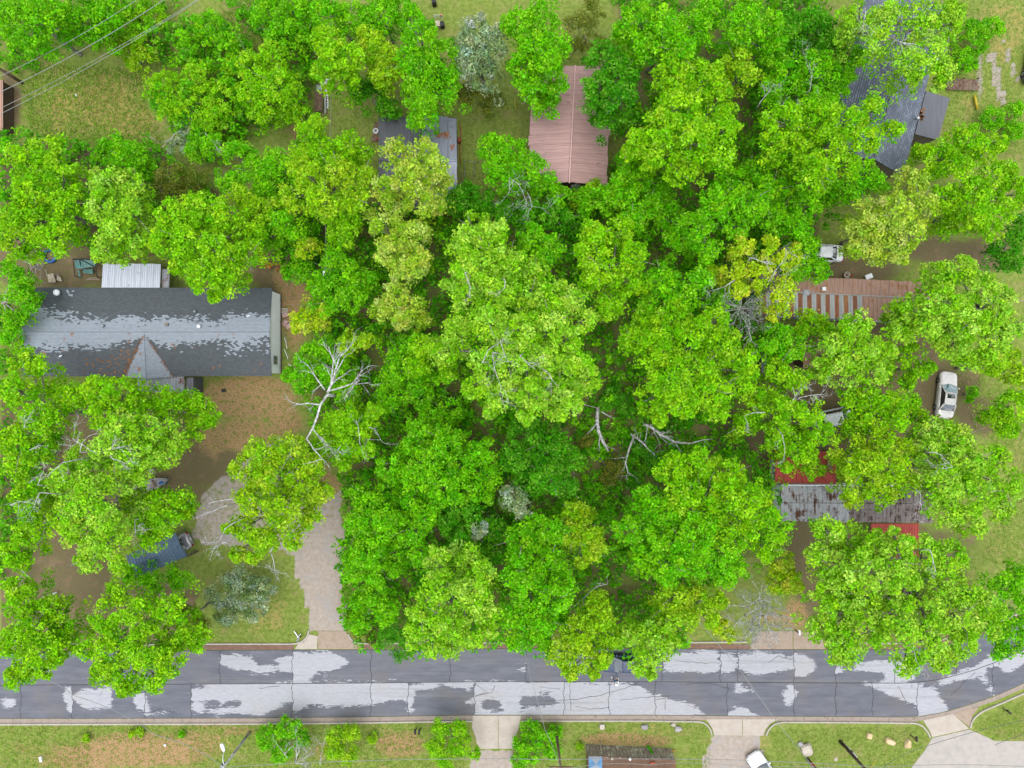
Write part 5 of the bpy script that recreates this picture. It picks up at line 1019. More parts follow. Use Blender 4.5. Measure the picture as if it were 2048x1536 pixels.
tree(ELM, 'deep green feathery tree below the giant oak', 'deep', 13, [(1060, 870, 46), (1100, 900, 48), (1040, 920, 43), (1100, 952, 43), (1142, 920, 32), (1060, 970, 38), (1130, 972, 32)])
tree(ELM, 'mid green understory tree between snag and giant oak', 'green', 9, [(800, 700, 36), (850, 742, 38), (790, 750, 33), (840, 790, 36), (900, 822, 33), (770, 800, 36), (860, 830, 30)])
tree(MAPLE, 'lime crown leaning from under the giant oak', 'lime', 13, [(880, 700, 36), (840, 690, 30), (830, 732, 30), (895, 740, 28)])
tree(OAK, 'lime green tree entangled with the bleached dead snag', 'lime', 12, [(680, 832, 38), (660, 870, 43), (702, 890, 38), (642, 900, 33), (722, 852, 33), (680, 922, 26), (742, 822, 22), (732, 900, 20), (690, 780, 28)], dead=[(712, 842, .4, 1, 45), (740, 855, 1, .2, 35), (675, 900, .3, .5, 25)])
tree(OAK, 'yellow lime tree with pale bare branch tips by the gravel driveway', 'ylime', 14, [(520, 910, 43), (570, 902, 43), (620, 930, 33), (482, 940, 36), (540, 960, 48), (600, 970, 43), (640, 992, 30), (500, 1000, 43), (560, 1020, 48), (622, 1040, 30), (482, 1060, 33), (530, 1080, 42), (580, 1080, 24), (452, 1058, 15), (472, 1112, 20), (502, 1118, 18)],
     dead=[(450, 1000, -1, -.1, 45), (440, 1015, -.8, .6, 30), (460, 1050, -1, .3, 45), (450, 1085, -.8, .2, 30), (540, 1105, .3, .8, 35)])
tree(SILVER, 'low wide silver leaved bush on the front lawn', 'silver', 5.5, [(440, 1190, 43), (490, 1190, 43), (520, 1180, 33), (450, 1230, 33), (500, 1220, 33), (480, 1160, 28)], leaf=(.18, .36), narrow=.4)
tree(CEDAR, 'olive cedar between the silver bush and the street', 'bronze', 7, [(372, 1230, 33), (402, 1260, 26), (360, 1210, 22)], leaf=(.12, .3), narrow=.35)
tree(OAK, 'big lime green tree reaching over the street before the front lawn', 'lime', 16, [(232, 1190, 33), (210, 1240, 43), (270, 1240, 48), (330, 1222, 38), (340, 1280, 43), (390, 1280, 33), (280, 1310, 48), (210, 1310, 43), (170, 1300, 28), (330, 1330, 38), (260, 1360, 42), (202, 1350, 36), (310, 1370, 26), (242, 1384, 16)], base=(272, 1262))
tree(SAP, 'green young tree at the low edge of the blue carport', 'green', 8, [(262, 1152, 26), (300, 1162, 26), (355, 1162, 30)], base=(325, 1190), thin=.2)
tree(OAK, 'green tree hanging over the street past the big lime tree', 'lime', 15, [(30, 1210, 43), (90, 1222, 38), (60, 1260, 48), (120, 1260, 33), (20, 1290, 43), (80, 1310, 43), (40, 1340, 36), (112, 1300, 33), (22, 1360, 26), (30, 1180, 33), (85, 1345, 20)], base=(62, 1255))
# --- in front of the long shingled house
tree(MAPLE, 'bright lime tree along the porch of the long house', 'lime', 13, [(180, 782, 38), (230, 792, 43), (140, 800, 38), (280, 802, 38), (330, 812, 38), (380, 812, 36), (412, 832, 26), (200, 832, 38), (390, 860, 26), (110, 790, 25)], base=(260, 815))
tree(OAK, 'pale lime tree with bleached dead limbs before the long house', 'frost', 17, [(230, 860, 43), (290, 860, 43), (340, 882, 38), (260, 910, 43), (320, 910, 36), (202, 890, 38), (150, 920, 38), (180, 940, 33), (270, 945, 30)], dead=[(190, 905, -.6, -.6, 45), (210, 900, .9, -.1, 50), (125, 925, -.6, .4, 35), (160, 905, .2, -1, 35), (220, 912, .6, .5, 35)])
tree(OAK, 'lime tree at the corner of the long house nearest the silver bush street', 'lime', 15, [(40, 722, 38), (72, 732, 26), (20, 780, 40), (60, 832, 40), (20, 882, 43), (70, 902, 38), (30, 932, 38), (92, 850, 28)], dead=[(48, 855, .1, -1, 40), (60, 900, .8, -.2, 25)])
tree(OAK, 'lime tree past the pale tree with bleached limbs', 'lime', 15, [(40, 1000, 38), (90, 982, 36), (50, 1060, 43), (20, 1110, 33), (112, 1042, 30), (40, 1125, 26)], dead=[(20, 1010, .9, -.2, 40), (75, 970, .5, -.6, 30)])
tree(OAK, 'tall whitish lime tree behind the blue carport', 'frost', 18, [(120, 962, 36), (170, 982, 38), (140, 1022, 38), (200, 1040, 43), (150, 1070, 43), (210, 1090, 43), (170, 1122, 36), (232, 1130, 26), (222, 965, 36), (240, 940, 33)], dead=[(80, 985, -.2, .8, 30)])
tree(MAPLE, 'green tree above the blue carport', 'lime', 14, [(262, 1000, 33), (310, 1012, 33), (358, 1002, 28), (280, 1050, 33), (330, 1050, 33), (300, 1080, 26), (368, 1022, 20)], base=(300, 1035), dead=[(270, 1040, .2, 1, 25), (275, 1052, 1, -.1, 15)])
tree(ELM, 'green tree against the far end of the long house', 'green', 8, [(28, 580, 33), (52, 602, 24), (24, 640, 33), (48, 572, 20), (20, 672, 28), (14, 542, 28)], base=(18, 610))
# --- beyond the street
tree(SHRUB, 'green roadside shrub with a bleached dead branch beside the street lamp pole', 'green', 3.5, [(530, 1480, 30), (570, 1465, 28), (600, 1480, 22), (560, 1510, 28), (590, 1452, 15)], **sh)
tree(SHRUB, 'bright lime roadside shrub next to the dead branch', 'ylime', 4, [(670, 1475, 26), (700, 1470, 24), (690, 1510, 28), (665, 1505, 22)], **sh)
tree(SHRUB, 'tiny yellow green shrub on the brown leaf litter', 'ylime', 1.0, [(745, 1478, 14)], **sh)
tree(SHRUB, 'tall green and lime shrub beside the split concrete apron', 'lime', 4.5, [(880, 1460, 24), (920, 1460, 20), (870, 1500, 26), (920, 1495, 28), (890, 1525, 24), (950, 1510, 15)], **sh)
tree(SHRUB, 'green weedy shrub on the other edge of the split concrete apron', 'green', 2.5, [(1060, 1460, 22), (1082, 1480, 26), (1040, 1490, 20), (1060, 1512, 28), (1105, 1502, 24), (1040, 1526, 22), (1110, 1470, 20)], **sh)
tree(SHRUB, 'pale green grass tuft at the end of the mossy shed', 'ylime', 0.8, [(1160, 1495, 11)], **sh)
tree(SHRUB, 'little lime weed bush near the white box on the verge', 'ylime', 0.8, [(172, 1478, 12)], **sh)
tree(SHRUB, 'low lime weeds by the edge of the brown leaf litter', 'ylime', 0.7, [(262, 1470, 10), (278, 1466, 12)], **sh)
tree(SHRUB, 'single small weed clump near the street lamp', 'green', 0.7, [(362, 1470, 10)], **sh)
tree(SHRUB, 'small green shrub in the grass beside the pearl sedan', 'green', 2.5, [(1950, 785, 17), (1942, 798, 10)], **sh)
tree(ELM, 'lime tree with a dark leaning trunk past the pearl sedan', 'lime', 9, [(2002, 832, 28), (2036, 812, 38), (2022, 862, 28)], base=(1958, 826))
tree(SAP, 'bright yellow sapling between the lime tree and the giant oak', 'yellow', 8, [(1575, 1128, 24), (1582, 1158, 28), (1560, 1180, 22), (1594, 1175, 20), (1570, 1150, 24)], base=(1572, 1160))
tree(SAP, 'yellow sapling at the kerb beside the grey bare tree', 'yellow', 5, [(1432, 1255, 20), (1460, 1272, 18), (1450, 1245, 14)], thin=.15)
tree(SHRUB, 'dark shrub in the shade by the fallen dead branches', 'deep', 4, [(1230, 792, 28), (1210, 810, 20), (1250, 815, 22)], **sh)
tree(SHRUB, 'olive feathery shrub beneath the fallen dead branches', 'bronze', 3.5, [(1230, 935, 28), (1218, 955, 20), (1170, 880, 22)], **sh)
tree(SHRUB, 'dark green shrub between the fallen dead branches', 'deep', 3.5, [(1290, 900, 30), (1310, 925, 22), (1270, 960, 22), (1350, 905, 20)], **sh)
# --- bare trees and dead wood
def bare(name, label, cat, parts, base, seed, mat='dead', top=10):
    r = random.Random(seed); b = P3(*base, 0); root = empty(name, b, 0, label, cat); mb = MB()
    for (px, py, h, dx, dy, dz, ln, rad, lev) in parts:
        p = P3(px, py, h); branchy(mb, p, Vector((dx, -dy, dz)), ln, rad, lev, r, 0.32, 5, (3, 4), 0.7)
    f = P3(parts[0][0], parts[0][1], parts[0][2]); m = b.lerp(f, .5) + Vector((r.gauss(0, .2), r.gauss(0, .2), 0))
    mb.tube([b + Vector((0, 0, -.1)), m, f], [parts[0][7] * 1.6, parts[0][7] * 1.3, parts[0][7]], 7)
    mb.build('trunk', M[mat], root, True, fix=False); return root
bare('dead_tree', 'bleached white dead snag rising beside the end of the long house', 'tree', [(655, 790, 13, -.45, .9, .1, 4.2, .13, 3), (655, 785, 13, .6, -.7, .1, 3.4, .12, 3), (655, 782, 13, .95, -.2, .15, 3.0, .09, 3), (650, 780, 13, -.6, -.8, .1, 2.2, .07, 2), (662, 770, 13, .2, -1, .1, 2.5, .08, 2)], (675, 790), 41)
bare('bare_tree', 'grey leafless twiggy tree by the kerb next to the concrete apron', 'tree', [(1512 + 22 * math.cos(a * 3), 1228 + 22 * math.sin(a * 3), 5.6, math.cos(a), math.sin(a), .5, 2.0, .05, 3) for a in np.arange(0, 6.2, .26)], (1512, 1230), 42)
bare('bare_tree', 'grey leafless tree below the sparse golden yellow tree', 'tree', [(1480, 618, 8, math.cos(a), math.sin(a), .4, 1.9, .035, 3) for a in np.arange(0, 6.2, .5)] + [(1490, 640, 8, .6, 1, .1, 2.2, .07, 2)], (1490, 640), 43)
bare('dead_branch', 'bleached dead branch lying on the roadside shrubs', 'branch', [(592, 1525, 2.9, .3, -1, .1, 2.0, .05, 3), (592, 1526, 2.9, .9, .1, .1, 1.6, .04, 3), (575, 1515, 2.9, -.7, -.9, .1, 1.6, .04, 3), (640, 1530, 2.9, .1, -1, .1, 1.8, .04, 3), (592, 1528, 2.9, .6, -.8, .1, 1.8, .045, 3), (605, 1518, 2.9, .7, -.6, .1, 1.5, .04, 3)], (592, 1519), 44)
def wood(label, pts, radii, seed, twigs=6, mat='dead', lev=1):
    r = random.Random(seed); Q = [P3(*p) for p in pts]; root = empty('dead_branch', (Q[0].x, Q[0].y, 0), 0, label, 'branch'); mb = MB(); mb.tube(Q, radii, 7)
    for j in range(twigs):
        i = r.randint(1, len(Q) - 1); q = Q[i].lerp(Q[i - 1], r.random()); d = (Q[i] - Q[i - 1]).normalized()
        branchy(mb, q, d + Vector((r.gauss(0, .9), r.gauss(0, .9), r.uniform(0, .4))), r.uniform(.8, 1.9), max(.02, radii[i] * .5), lev, r, .3, 4, (1, 3), .7)
    mb.build('limb', M[mat], root, True, fix=False)
wood('thick broken dead trunk piece curving towards the wood floor', [(1196, 815, 3), (1194, 840, 3.2), (1197, 862, 3.4), (1207, 885, 3.2), (1216, 902, 2.6)], [.2, .19, .18, .16, .1], 51, 4)
wood('long forked white dead branch lying across the wood clearing', [(1288, 848, 4), (1305, 856, 4.3), (1328, 873, 4.6), (1350, 884, 4.8), (1380, 887, 5), (1405, 880, 5), (1425, 878, 5)], [.14, .13, .12, .11, .08, .05, .02], 52, 9, lev=2)
wood('bent white dead branch hanging in the wood clearing', [(1270, 868, 3), (1258, 898, 3.2), (1251, 925, 3.4), (1256, 945, 3.2), (1275, 957, 2.8)], [.1, .09, .08, .06, .03], 53, 5)
wood('brown splintered dead branch beside the bent white one', [(1262, 868, 3), (1285, 885, 3.2), (1300, 902, 3), (1310, 908, 2.5)], [.1, .09, .07, .03], 54, 7)
wood('pale forked dead branch deep in the wood near the kerb', [(1215, 1168, 5), (1195, 1172, 5.2), (1180, 1184, 5.4), (1165, 1198, 5.2)], [.04, .06, .07, .03], 55, 6)
wood('slender grey dead branch near the red roof', [(1485, 835, 5), (1500, 828, 5.2), (1530, 822, 5), (1550, 826, 5)], [.03, .05, .06, .04], 56, 3)
wood('pale fallen log on the bare earth past the blue carport', [(85, 1194, .3), (100, 1190, .35), (115, 1184, .3)], [.1, .12, .08], 57, 2)
wood('grey crooked fallen limb on the bare earth past the blue carport', [(40, 1135, 1), (50, 1146, 1.2), (60, 1158, .8)], [.06, .08, .04], 58, 3)

# ------------------------------------------------------------------ undergrowth and grass, nobody could count them
def undergrowth():
    rng = np.random.default_rng(77); woods = [[(440, 0), (640, 0), (640, 150), (600, 260), (620, 330), (560, 520), (640, 560), (660, 660), (620, 760), (640, 860), (700, 960), (690, 1240), (730, 1285), (1000, 1286), (1360, 1285), (1360, 1180), (1530, 1100), (1540, 960), (1450, 820), (1540, 720), (1500, 560), (1640, 470), (1640, 330), (1700, 200), (1650, 0), (1230, 0), (1240, 300), (1200, 385), (1000, 430), (930, 410), (700, 420), (640, 300), (600, 200), (560, 120)], [(0, 280), (330, 300), (430, 380), (520, 480), (330, 520), (200, 500), (0, 460)], [(250, 90), (500, 60), (560, 250), (430, 330), (300, 210), (440, 180)], [(0, 0), (380, 0), (300, 60), (180, 100), (40, 160), (0, 120)], [(0, 600), (40, 600), (40, 760), (130, 790), (130, 960), (60, 1120), (0, 1150)]]
    n = 60000; X = rng.uniform(0, 2048, n); Y = rng.uniform(0, 1290, n); ok = np.zeros(n, bool)
    for p in woods: ok |= inside(p, X, Y)
    for (x0, y0, x1, y1) in ((745, 225, 925, 425), (1045, 120, 1225, 392), (1500, 540, 1870, 660), (640, 150, 930, 300)): ok &= ~((X > x0) & (X < x1) & (Y > y0) & (Y < y1))
    X = X[ok][:7200]; Y = Y[ok][:7200]; m = len(X); z = rng.uniform(0.1, 1.0, m) ** 1.5 * 4.2 + 0.15; z = np.where((X > 1150) & (X < 1460) & (Y > 800) & (Y < 990), np.minimum(z, 1.2), z); k = (CAM_H) / FPX
    c = np.stack([(X - 1024) * k, (768 - Y) * k, z], 1); r = rng.uniform(.4, .8, m)
    V, Q, C = leaves_on(c, r, 22, (.24, .46), rng, colours=np.concatenate([PALN['deep'], PALN['green']]))
    o = leaf_object('undergrowth', V, Q, C, None, None); tag(o, 'dark green undergrowth on the shaded floor of the wood', None, None, 'stuff')
undergrowth()
def grass():
    rng = np.random.default_rng(78); areas = [([(90, 130), (200, 130), (330, 150), (290, 200), (330, 290), (250, 300), (130, 290), (60, 260), (40, 170)], 9000, (.15, .4)), ([(0, 1452), (940, 1446), (930, 1540), (0, 1540)], 13000, (.12, .3)), ([(1040, 1446), (1420, 1446), (1420, 1540), (1040, 1540)], 5000, (.1, .24)), ([(1535, 1460), (1850, 1452), (1860, 1480), (1820, 1540), (1560, 1540)], 5000, (.08, .2)), ([(1945, 1450), (2060, 1395), (2060, 1480), (1985, 1478)], 1800, (.08, .2)),
             ([(430, 1180), (600, 1170), (615, 1240), (610, 1284), (430, 1284)], 2500, (.08, .2)), ([(1850, 0), (2060, 0), (2060, 330), (1880, 290), (1900, 150)], 6000, (.1, .26)), ([(640, 160), (760, 160), (940, 200), (1050, 200), (1050, 380), (920, 400), (920, 230), (740, 300), (650, 280)], 4000, (.1, .22)), ([(1900, 720), (2060, 720), (2060, 1140), (1960, 1120), (1990, 1050), (2040, 950), (1950, 860)], 4500, (.1, .25)), ([(330, 60), (520, 0), (540, 120), (470, 250), (330, 150)], 4000, (.2, .45)), ([(430, 760), (600, 760), (600, 880), (430, 880)], 1500, (.08, .2))]
    Vs = []; Cs = []
    for poly, n, sz in areas:
        px = np.array(poly); X = rng.uniform(px[:, 0].min(), px[:, 0].max(), n * 2); Y = rng.uniform(px[:, 1].min(), px[:, 1].max(), n * 2); ok = inside(poly, X, Y); X = X[ok][:n]; Y = Y[ok][:n]
        hole = ((X > 944) & (X < 1045) & (Y > 1428)) | ((X > 1165) & (X < 1375) & (Y > 1488)) | ((X > 180) & (X < 380) & (Y > 1480) & (rng.random(len(X)) < .7)); X = X[~hole]; Y = Y[~hole]; m = len(X); k = CAM_H / FPX
        p = np.stack([(X - 1024) * k, (768 - Y) * k, np.full(m, .01)], 1); a = rng.uniform(0, 6.283, m); ln = rng.uniform(sz[0], sz[1], m); tl = rng.uniform(.5, 1.2, m)
        tip = p + np.stack([np.cos(a) * np.sin(tl), np.sin(a) * np.sin(tl), np.cos(tl)], 1) * ln[:, None]; s = np.stack([-np.sin(a), np.cos(a), np.zeros(m)], 1) * (ln * .16)[:, None]
        mid = (p + tip) / 2 + np.array([0, 0, .04]); Vs.append(np.stack([p - s * .5, p + s * .5, mid + s, tip], 1).reshape(-1, 3))
        pal = np.array([[lin(c) * .9 for c in q] for q in ((138, 164, 62), (116, 150, 46), (160, 170, 90), (178, 168, 110), (100, 146, 44), (124, 166, 40))]); Cs.append(pal[rng.integers(0, len(pal), m)] * rng.uniform(.8, 1.2, (m, 1)))
    V = np.concatenate(Vs); C = np.concatenate(Cs); o = leaf_object('grass', V, np.arange(len(V)).reshape(-1, 4), C, None, None); tag(o, 'uneven grass blades on the lawns, verge and overgrown field', None, None, 'stuff')
grass()
# ------------------------------------------------------------------ vehicles
def car(label, px, py, head, paint_m, L=4.85, W=1.82, roof_h=1.42, windscreen='glass_teal', side='glass_dark', sunroof=False, group=None, wagon=False):
    """head: heading in degrees, counter clockwise from +x"""
    root = empty('car', (*P(px, py, 0.7), 0), R(head), label, 'car', group); k = L / 4.85; hw = W / 2
    st = [(2.42, .62, .42, .56), (2.34, .78, .30, .64), (2.1, .87, .22, .70), (1.6, .9, .2, .78), (1.0, .91, .2, .86), (.4, .91, .2, .90), (-.5, .91, .2, .92), (-1.3, .91, .2, .94), (-1.9, .88, .22, .93), (-2.2, .84, .28, .88), (-2.36, .74, .36, .78), (-2.42, .6, .46, .66)]
    rings = []
    for x, w_, z0, z1 in st:
        w_ = w_ / .91 * hw; x *= k
        rings.append([(x, -w_ * .9, z0), (x, -w_, z0 + .12), (x, -w_ * 1.0, (z0 + z1) / 2), (x, -w_ * .97, z1 - .07), (x, -w_ * .88, z1), (x, -w_ * .45, z1 + .035), (x, w_ * .45, z1 + .035), (x, w_ * .88, z1), (x, w_ * .97, z1 - .07), (x, w_, (z0 + z1) / 2), (x, w_, z0 + .12), (x, w_ * .9, z0)])
    MB().loft(rings).build('body', M[paint_m], root, True, local=True)
    xb, xt, yb, yt = (.98 * k, .22 * k), (-1.62 * k if not wagon else -2.1 * k, -.98 * k if not wagon else -1.75 * k), hw * .86, hw * .64
    zb, zt = .9, roof_h
    C = lambda x, y, z: Vector((x, y, z))
    fb, ft, rb, rt = xb[0], xb[1], xt[0], xt[1]
    def quad(name, q, mat, t=.02):
        m = MB(); m.slab(q, t) if abs((Vector(q[1]) - Vector(q[0])).cross(Vector(q[2]) - Vector(q[0])).normalized().z) > .02 else m.poly(q); m.build(name, M[mat], root, local=True)
    def bow(name, x0, x1, y0, y1, mat):   # curved glass between belt and roof
        m = MB(); n = 6; rows = []
        for z, x, y, b in ((zb, x0, y0, .14), ((zb + zt) / 2 + .04, (x0 + x1) / 2, (y0 + y1) / 2, .1), (zt - .03, x1, y1, .06)):
            rows.append([(x + (b if x0 > x1 else -b) * (1 - (2 * i / n - 1) ** 2), y * (2 * i / n - 1), z) for i in range(n + 1)])
        for a, b in zip(rows[:-1], rows[1:]):
            for i in range(n): m.poly([a[i], a[i + 1], b[i + 1], b[i]])
        m.build(name, M[mat], root, True, local=True)
    bow('windscreen', fb, ft, yb, yt, windscreen); bow('rear_window', rb, rt, yb, yt, windscreen if windscreen != 'glass_teal' else 'glass')
    for s in (-1, 1):
        quad('side_window', [C(fb - .08, s * yb, zb), C(rb + .1, s * yb, zb), C(rt + .06, s * (yt + .02), zt - .05), C(ft - .04, s * (yt + .02), zt - .05)], side)
    m = MB(); rg = []
    for x, w_, z in ((ft + .06, yt * .9, zt - .05), (ft - .05, yt, zt - .015), (ft - .3, yt * 1.02, zt + .01), ((ft + rt) / 2, yt * 1.03, zt + .02), (rt + .3, yt * 1.02, zt + .01), (rt + .02, yt, zt - .02), (rt - .06, yt * .9, zt - .06)):
        rg.append([(x, -w_, z - .07), (x, -w_ * 1.03, z - .03), (x, -w_ * .8, z), (x, 0, z + .015), (x, w_ * .8, z), (x, w_ * 1.03, z - .03), (x, w_, z - .07)])
    m.loft(rg).build('roof', M[paint_m], root, True, local=True)
    for s in (-1, 1):
        for (x0, x1, wd) in ((fb, ft, .05), (rb, rt, .09)): MB().tube([(x0, s * (yb + .005), zb - .02), (x1, s * (yt + .01), zt - .04)], wd, 6).build('pillar', M[paint_m], root, True, local=True)
        MB().tube([((ft + rt) / 2 - .1, s * (yb - .005), zb), ((ft + rt) / 2 - .1, s * (yt + .02), zt - .05)], .04, 5).build('pillar', M['black'], root, local=True)
        for x in (1.42 * k, -1.38 * k):
            Mt = Matrix.Translation((x, s * (hw - .1), .32)) @ Matrix.Rotation(R(90), 4, 'X')
            wh = MB().lathe([(.2, -.1), (.3, -.11), (.325, -.06), (.325, .06), (.3, .11), (.2, .1)], (0, 0, 0), 20, Mt).build('wheel', M['rubber'], root, True, local=True)
            MB().lathe([(.19, -.115), (.2, -.11), (.2, .11), (.19, .115), (.05, .105)], (0, 0, 0), 14, Mt).build('rim', M['steel'], wh, True, local=True)
        MB().box((2.28 * k, s * hw * .66, .58), (.2, .34, .13)).build('headlight', M['clear_lens'], root, local=True, bevel=.03)
        MB().box((-2.31 * k, s * hw * .72, .74), (.18, .34, .15)).build('taillight', M['red_lens'], root, local=True, bevel=.03)
        MB().box((.78 * k, s * (hw + .08), .95), (.13, .2, .13)).build('mirror', M[paint_m], root, local=True, bevel=.03)
        MB().box((-.2 * k, s * (hw + .005), .72), (.2, .03, .03)).box((-1.15 * k, s * (hw + .003), .73), (.2, .03, .03)).build('door_handle', M[paint_m], root, local=True)
        MB().box((-.62 * k, s * (hw - .004), .56), (.012, .02, .6)).box((.45 * k, s * (hw - .004), .55), (.012, .02, .6)).build('door_seam', M['black'], root, local=True)
    MB().box((2.39 * k, 0, .45), (.12, 1.1, .12)).build('front_bumper', M[paint_m], root, local=True, bevel=.03); MB().box((-2.41 * k, 0, .52), (.1, 1.2, .14)).build('rear_bumper', M[paint_m], root, local=True, bevel=.03)
    MB().box((-2.43 * k, 0, .68), (.04, .36, .14)).build('number_plate', M['white'], root, local=True)
    if sunroof: MB().box(((ft + rt) / 2 + .28, 0, zt + .03), (.5, .82, .02)).build('sunroof', M['glass_dark'], root, local=True, bevel=.008)
    for s in (-1, 1): MB().tube([(fb + .18, s * .1, .93), (fb - .05, s * .55, 1.0)], .012, 4).build('wiper', M['black'], root, local=True)
    return root
car('pearl white sedan with dark sunroof parked on the grass', 1894, 790, 83, 'pearl', sunroof=True)
car('white car covered in leaves parked behind the rusty trailer', 1640, 506, 178, 'white_car', L=4.9, windscreen='glass_dark')
car('silver car backed under the blue carport with red tail lights showing', 341, 1096, 205, 'silver_car', L=4.6, windscreen='glass_dark')
car('white car parked on the gravel beyond the street', 1530, 1546, 124, 'white_car', L=4.6, windscreen='glass')
car('slate blue car parked at the kerb under overhanging branches', 1247, 1328, 180, 'slate_car', L=4.6, windscreen='glass', wagon=True)
car('dusty white van half hidden under lime trees', 1673, 834, 12, 'white_car', L=4.7, roof_h=1.75, wagon=True)
car('dark car at the edge of the lawn beside the wheel tracks', 2072, 122, 80, 'dark_car')

# ------------------------------------------------------------------ person on the street
def person():
    p = P3(1230, 1356, 0.0); root = empty('person', p, 0, 'person in white top, white cap and blue shorts crossing the street', 'person')
    f = Vector((-.6, .35, 0)).normalized(); s = Vector((-f.y, f.x, 0))      # facing, sideways
    V = lambda a, b, z: f * a + s * b + Vector((0, 0, z))
    def skin(name, pts, edges, rad, mat, parent=root, sub=2, rootv=0):
        me = bpy.data.meshes.new(name); me.from_pydata([tuple(q) for q in pts], edges, []); me.materials.append(M[mat]); o = bpy.data.objects.new(name, me); COL.objects.link(o); o.parent = parent
        o.modifiers.new('skin', 'SKIN').use_smooth_shade = True
        for i, v in enumerate(me.skin_vertices[0].data): v.radius = (rad[i], rad[i]) if not isinstance(rad[i], tuple) else rad[i]; v.use_root = i == rootv
        m = o.modifiers.new('sub', 'SUBSURF'); m.levels = sub; m.render_levels = sub; return o
    pts = [V(0, 0, .95), V(0, 0, 1.15), V(.01, 0, 1.38), V(.02, 0, 1.5), V(.04, 0, 1.60), V(.05, 0, 1.70),
           V(.02, .1, .9), V(.16, .1, .5), V(.22, .1, .08), V(.36, .11, .04), V(-.02, -.1, .9), V(-.1, -.1, .5), V(-.28, -.1, .12), V(-.17, -.1, .05),
           V(.0, .18, 1.42), V(.02, .26, 1.15), V(.2, .24, .98), V(.28, .22, .95), V(.0, -.18, 1.42), V(-.04, -.26, 1.15), V(.1, -.28, .95), V(.18, -.27, .9)]
    ed = [(0, 1), (1, 2), (2, 3), (3, 4), (4, 5), (0, 6), (6, 7), (7, 8), (8, 9), (0, 10), (10, 11), (11, 12), (12, 13), (2, 14), (14, 15), (15, 16), (16, 17), (2, 18), (18, 19), (19, 20), (20, 21)]
    rad = [.14, .13, .15, .06, .085, .08, .09, .06, .045, .03, .09, .06, .045, .03, .055, .042, .032, .035, .055, .042, .032, .035]
    skin('body', pts, ed, rad, 'skin')
    skin('shirt', [V(0, 0, 1.0), V(0, 0, 1.2), V(.01, 0, 1.4), V(0, .19, 1.42), V(.015, .25, 1.22), V(0, -.19, 1.42), V(-.03, -.25, 1.22)], [(0, 1), (1, 2), (2, 3), (3, 4), (2, 5), (5, 6)], [.17, .165, .18, .085, .075, .085, .075], 'white_cloth')
    skin('shorts', [V(0, 0, 1.0), V(0, 0, .92), V(.04, .1, .82), V(.12, .1, .6), V(-.03, -.1, .82), V(-.08, -.1, .6)], [(0, 1), (1, 2), (2, 3), (1, 4), (4, 5)], [.17, .16, .115, .1, .115, .1], 'blue_cloth')
    MB().lathe([(.085, 0), (.098, .05), (.1, .1), (.07, .17), (.02, .19)], V(.04, 0, 1.6), 12).build('hair', M['hair'], root, True, local=True)
    cp = MB().lathe([(.108, 0), (.11, .05), (.09, .11), (.03, .14)], V(.04, 0, 1.68), 14); cp.box(V(.16, 0, 1.69), (.12, .15, .015), math.atan2(f.y, f.x)); cp.build('cap', M['white_cloth'], root, True, local=True)
    for q in (V(.36, .11, .035), V(-.19, -.1, .05)): MB().box(q - f * .06, (.26, .1, .07), math.atan2(f.y, f.x)).build('shoe', M['white'], root, local=True, bevel=.02)
    hd = V(.05, 0, 1.62)
    for b in (.035, -.035): MB().lathe([(.006, -.004), (.012, 0), (.006, .004)], hd + f * .085 + s * b + Vector((0, 0, .03)), 8).build('eye', M['black'], root, local=True)
    MB().box(hd + f * .1, (.035, .025, .045), math.atan2(f.y, f.x)).build('nose', M['skin'], root, local=True, bevel=.008)
    for (a, b, z) in ((.28, .22, .95), (.18, -.27, .9)):
        for j in range(5): q = V(a, b, z) + s * (.03 - .015 * j); MB().tube([q, q + f * (.05 if j else .03) + Vector((0, 0, -.03)), q + f * (.07 if j else .04) + Vector((0, 0, -.065))], [.009, .008, .006], 5).build('finger', M['skin'], root, local=True)
person()

# ------------------------------------------------------------------ poles and wires
def pole(label, bx, by, tx, ty, r_, mat, cat='utility pole'):
    """base and top pixels; the lean of a plumb pole in the picture gives its height"""
    d0 = math.hypot(bx - 1024, by - 768); d1 = math.hypot(tx - 1024, ty - 768); h = CAM_H * (1 - d0 / d1); b = P3(bx, by, 0)
    root = empty('utility_pole', b, 0, label, cat); MB().tube([b + Vector((0, 0, -.2)), b + Vector((0, 0, h * .5)), b + Vector((0, 0, h))], [r_ * 1.2, r_ * 1.05, r_ * .8], 12).build('shaft', M[mat], root, True)
    return root, b, h
rt, b, h = pole('slim grey pole carrying the street lamp on the verge', 500, 1464, 443, 1531, .12, 'dead')
lp = P3(448, 1501, h * .85); q = Vector((b.x, b.y, h * .97)); MB().tube([q, q.lerp(lp, .5) + Vector((0, 0, .35)), lp + Vector((0, 0, .1))], .035, 6).build('lamp_arm', M['white'], rt, True)
d = (lp - q); d.z = 0; a = math.atan2(d.y, d.x); hd = MB().loft([[(lp.x + math.cos(a) * x - math.sin(a) * y, lp.y + math.sin(a) * x + math.cos(a) * y, lp.z + z) for y, z in ((-w_, 0), (-w_ * .8, .1), (0, .15), (w_ * .8, .1), (w_, 0))] for x, w_ in ((-.12, .06), (.0, .13), (.3, .2), (.6, .19), (.75, .08))]).build('lamp_head', M['white'], rt, True)
MB().box((lp.x + math.cos(a) * .35, lp.y + math.sin(a) * .35, lp.z - .02), (.5, .26, .05), a).build('lens', M['clear_lens'], hd)
MB().lathe([(.02, -.3), (.17, -.28), (.17, .28), (.05, .33)], (b.x - .3, b.y - .1, h * .92), 12).build('transformer', M['steel'], rt, True)
POLE_A = Vector((b.x, b.y, h))
rt, b, h = pole('weathered mossy utility pole beside the weedy shrub', 1111, 1452, 1123, 1540, .13, 'wood')
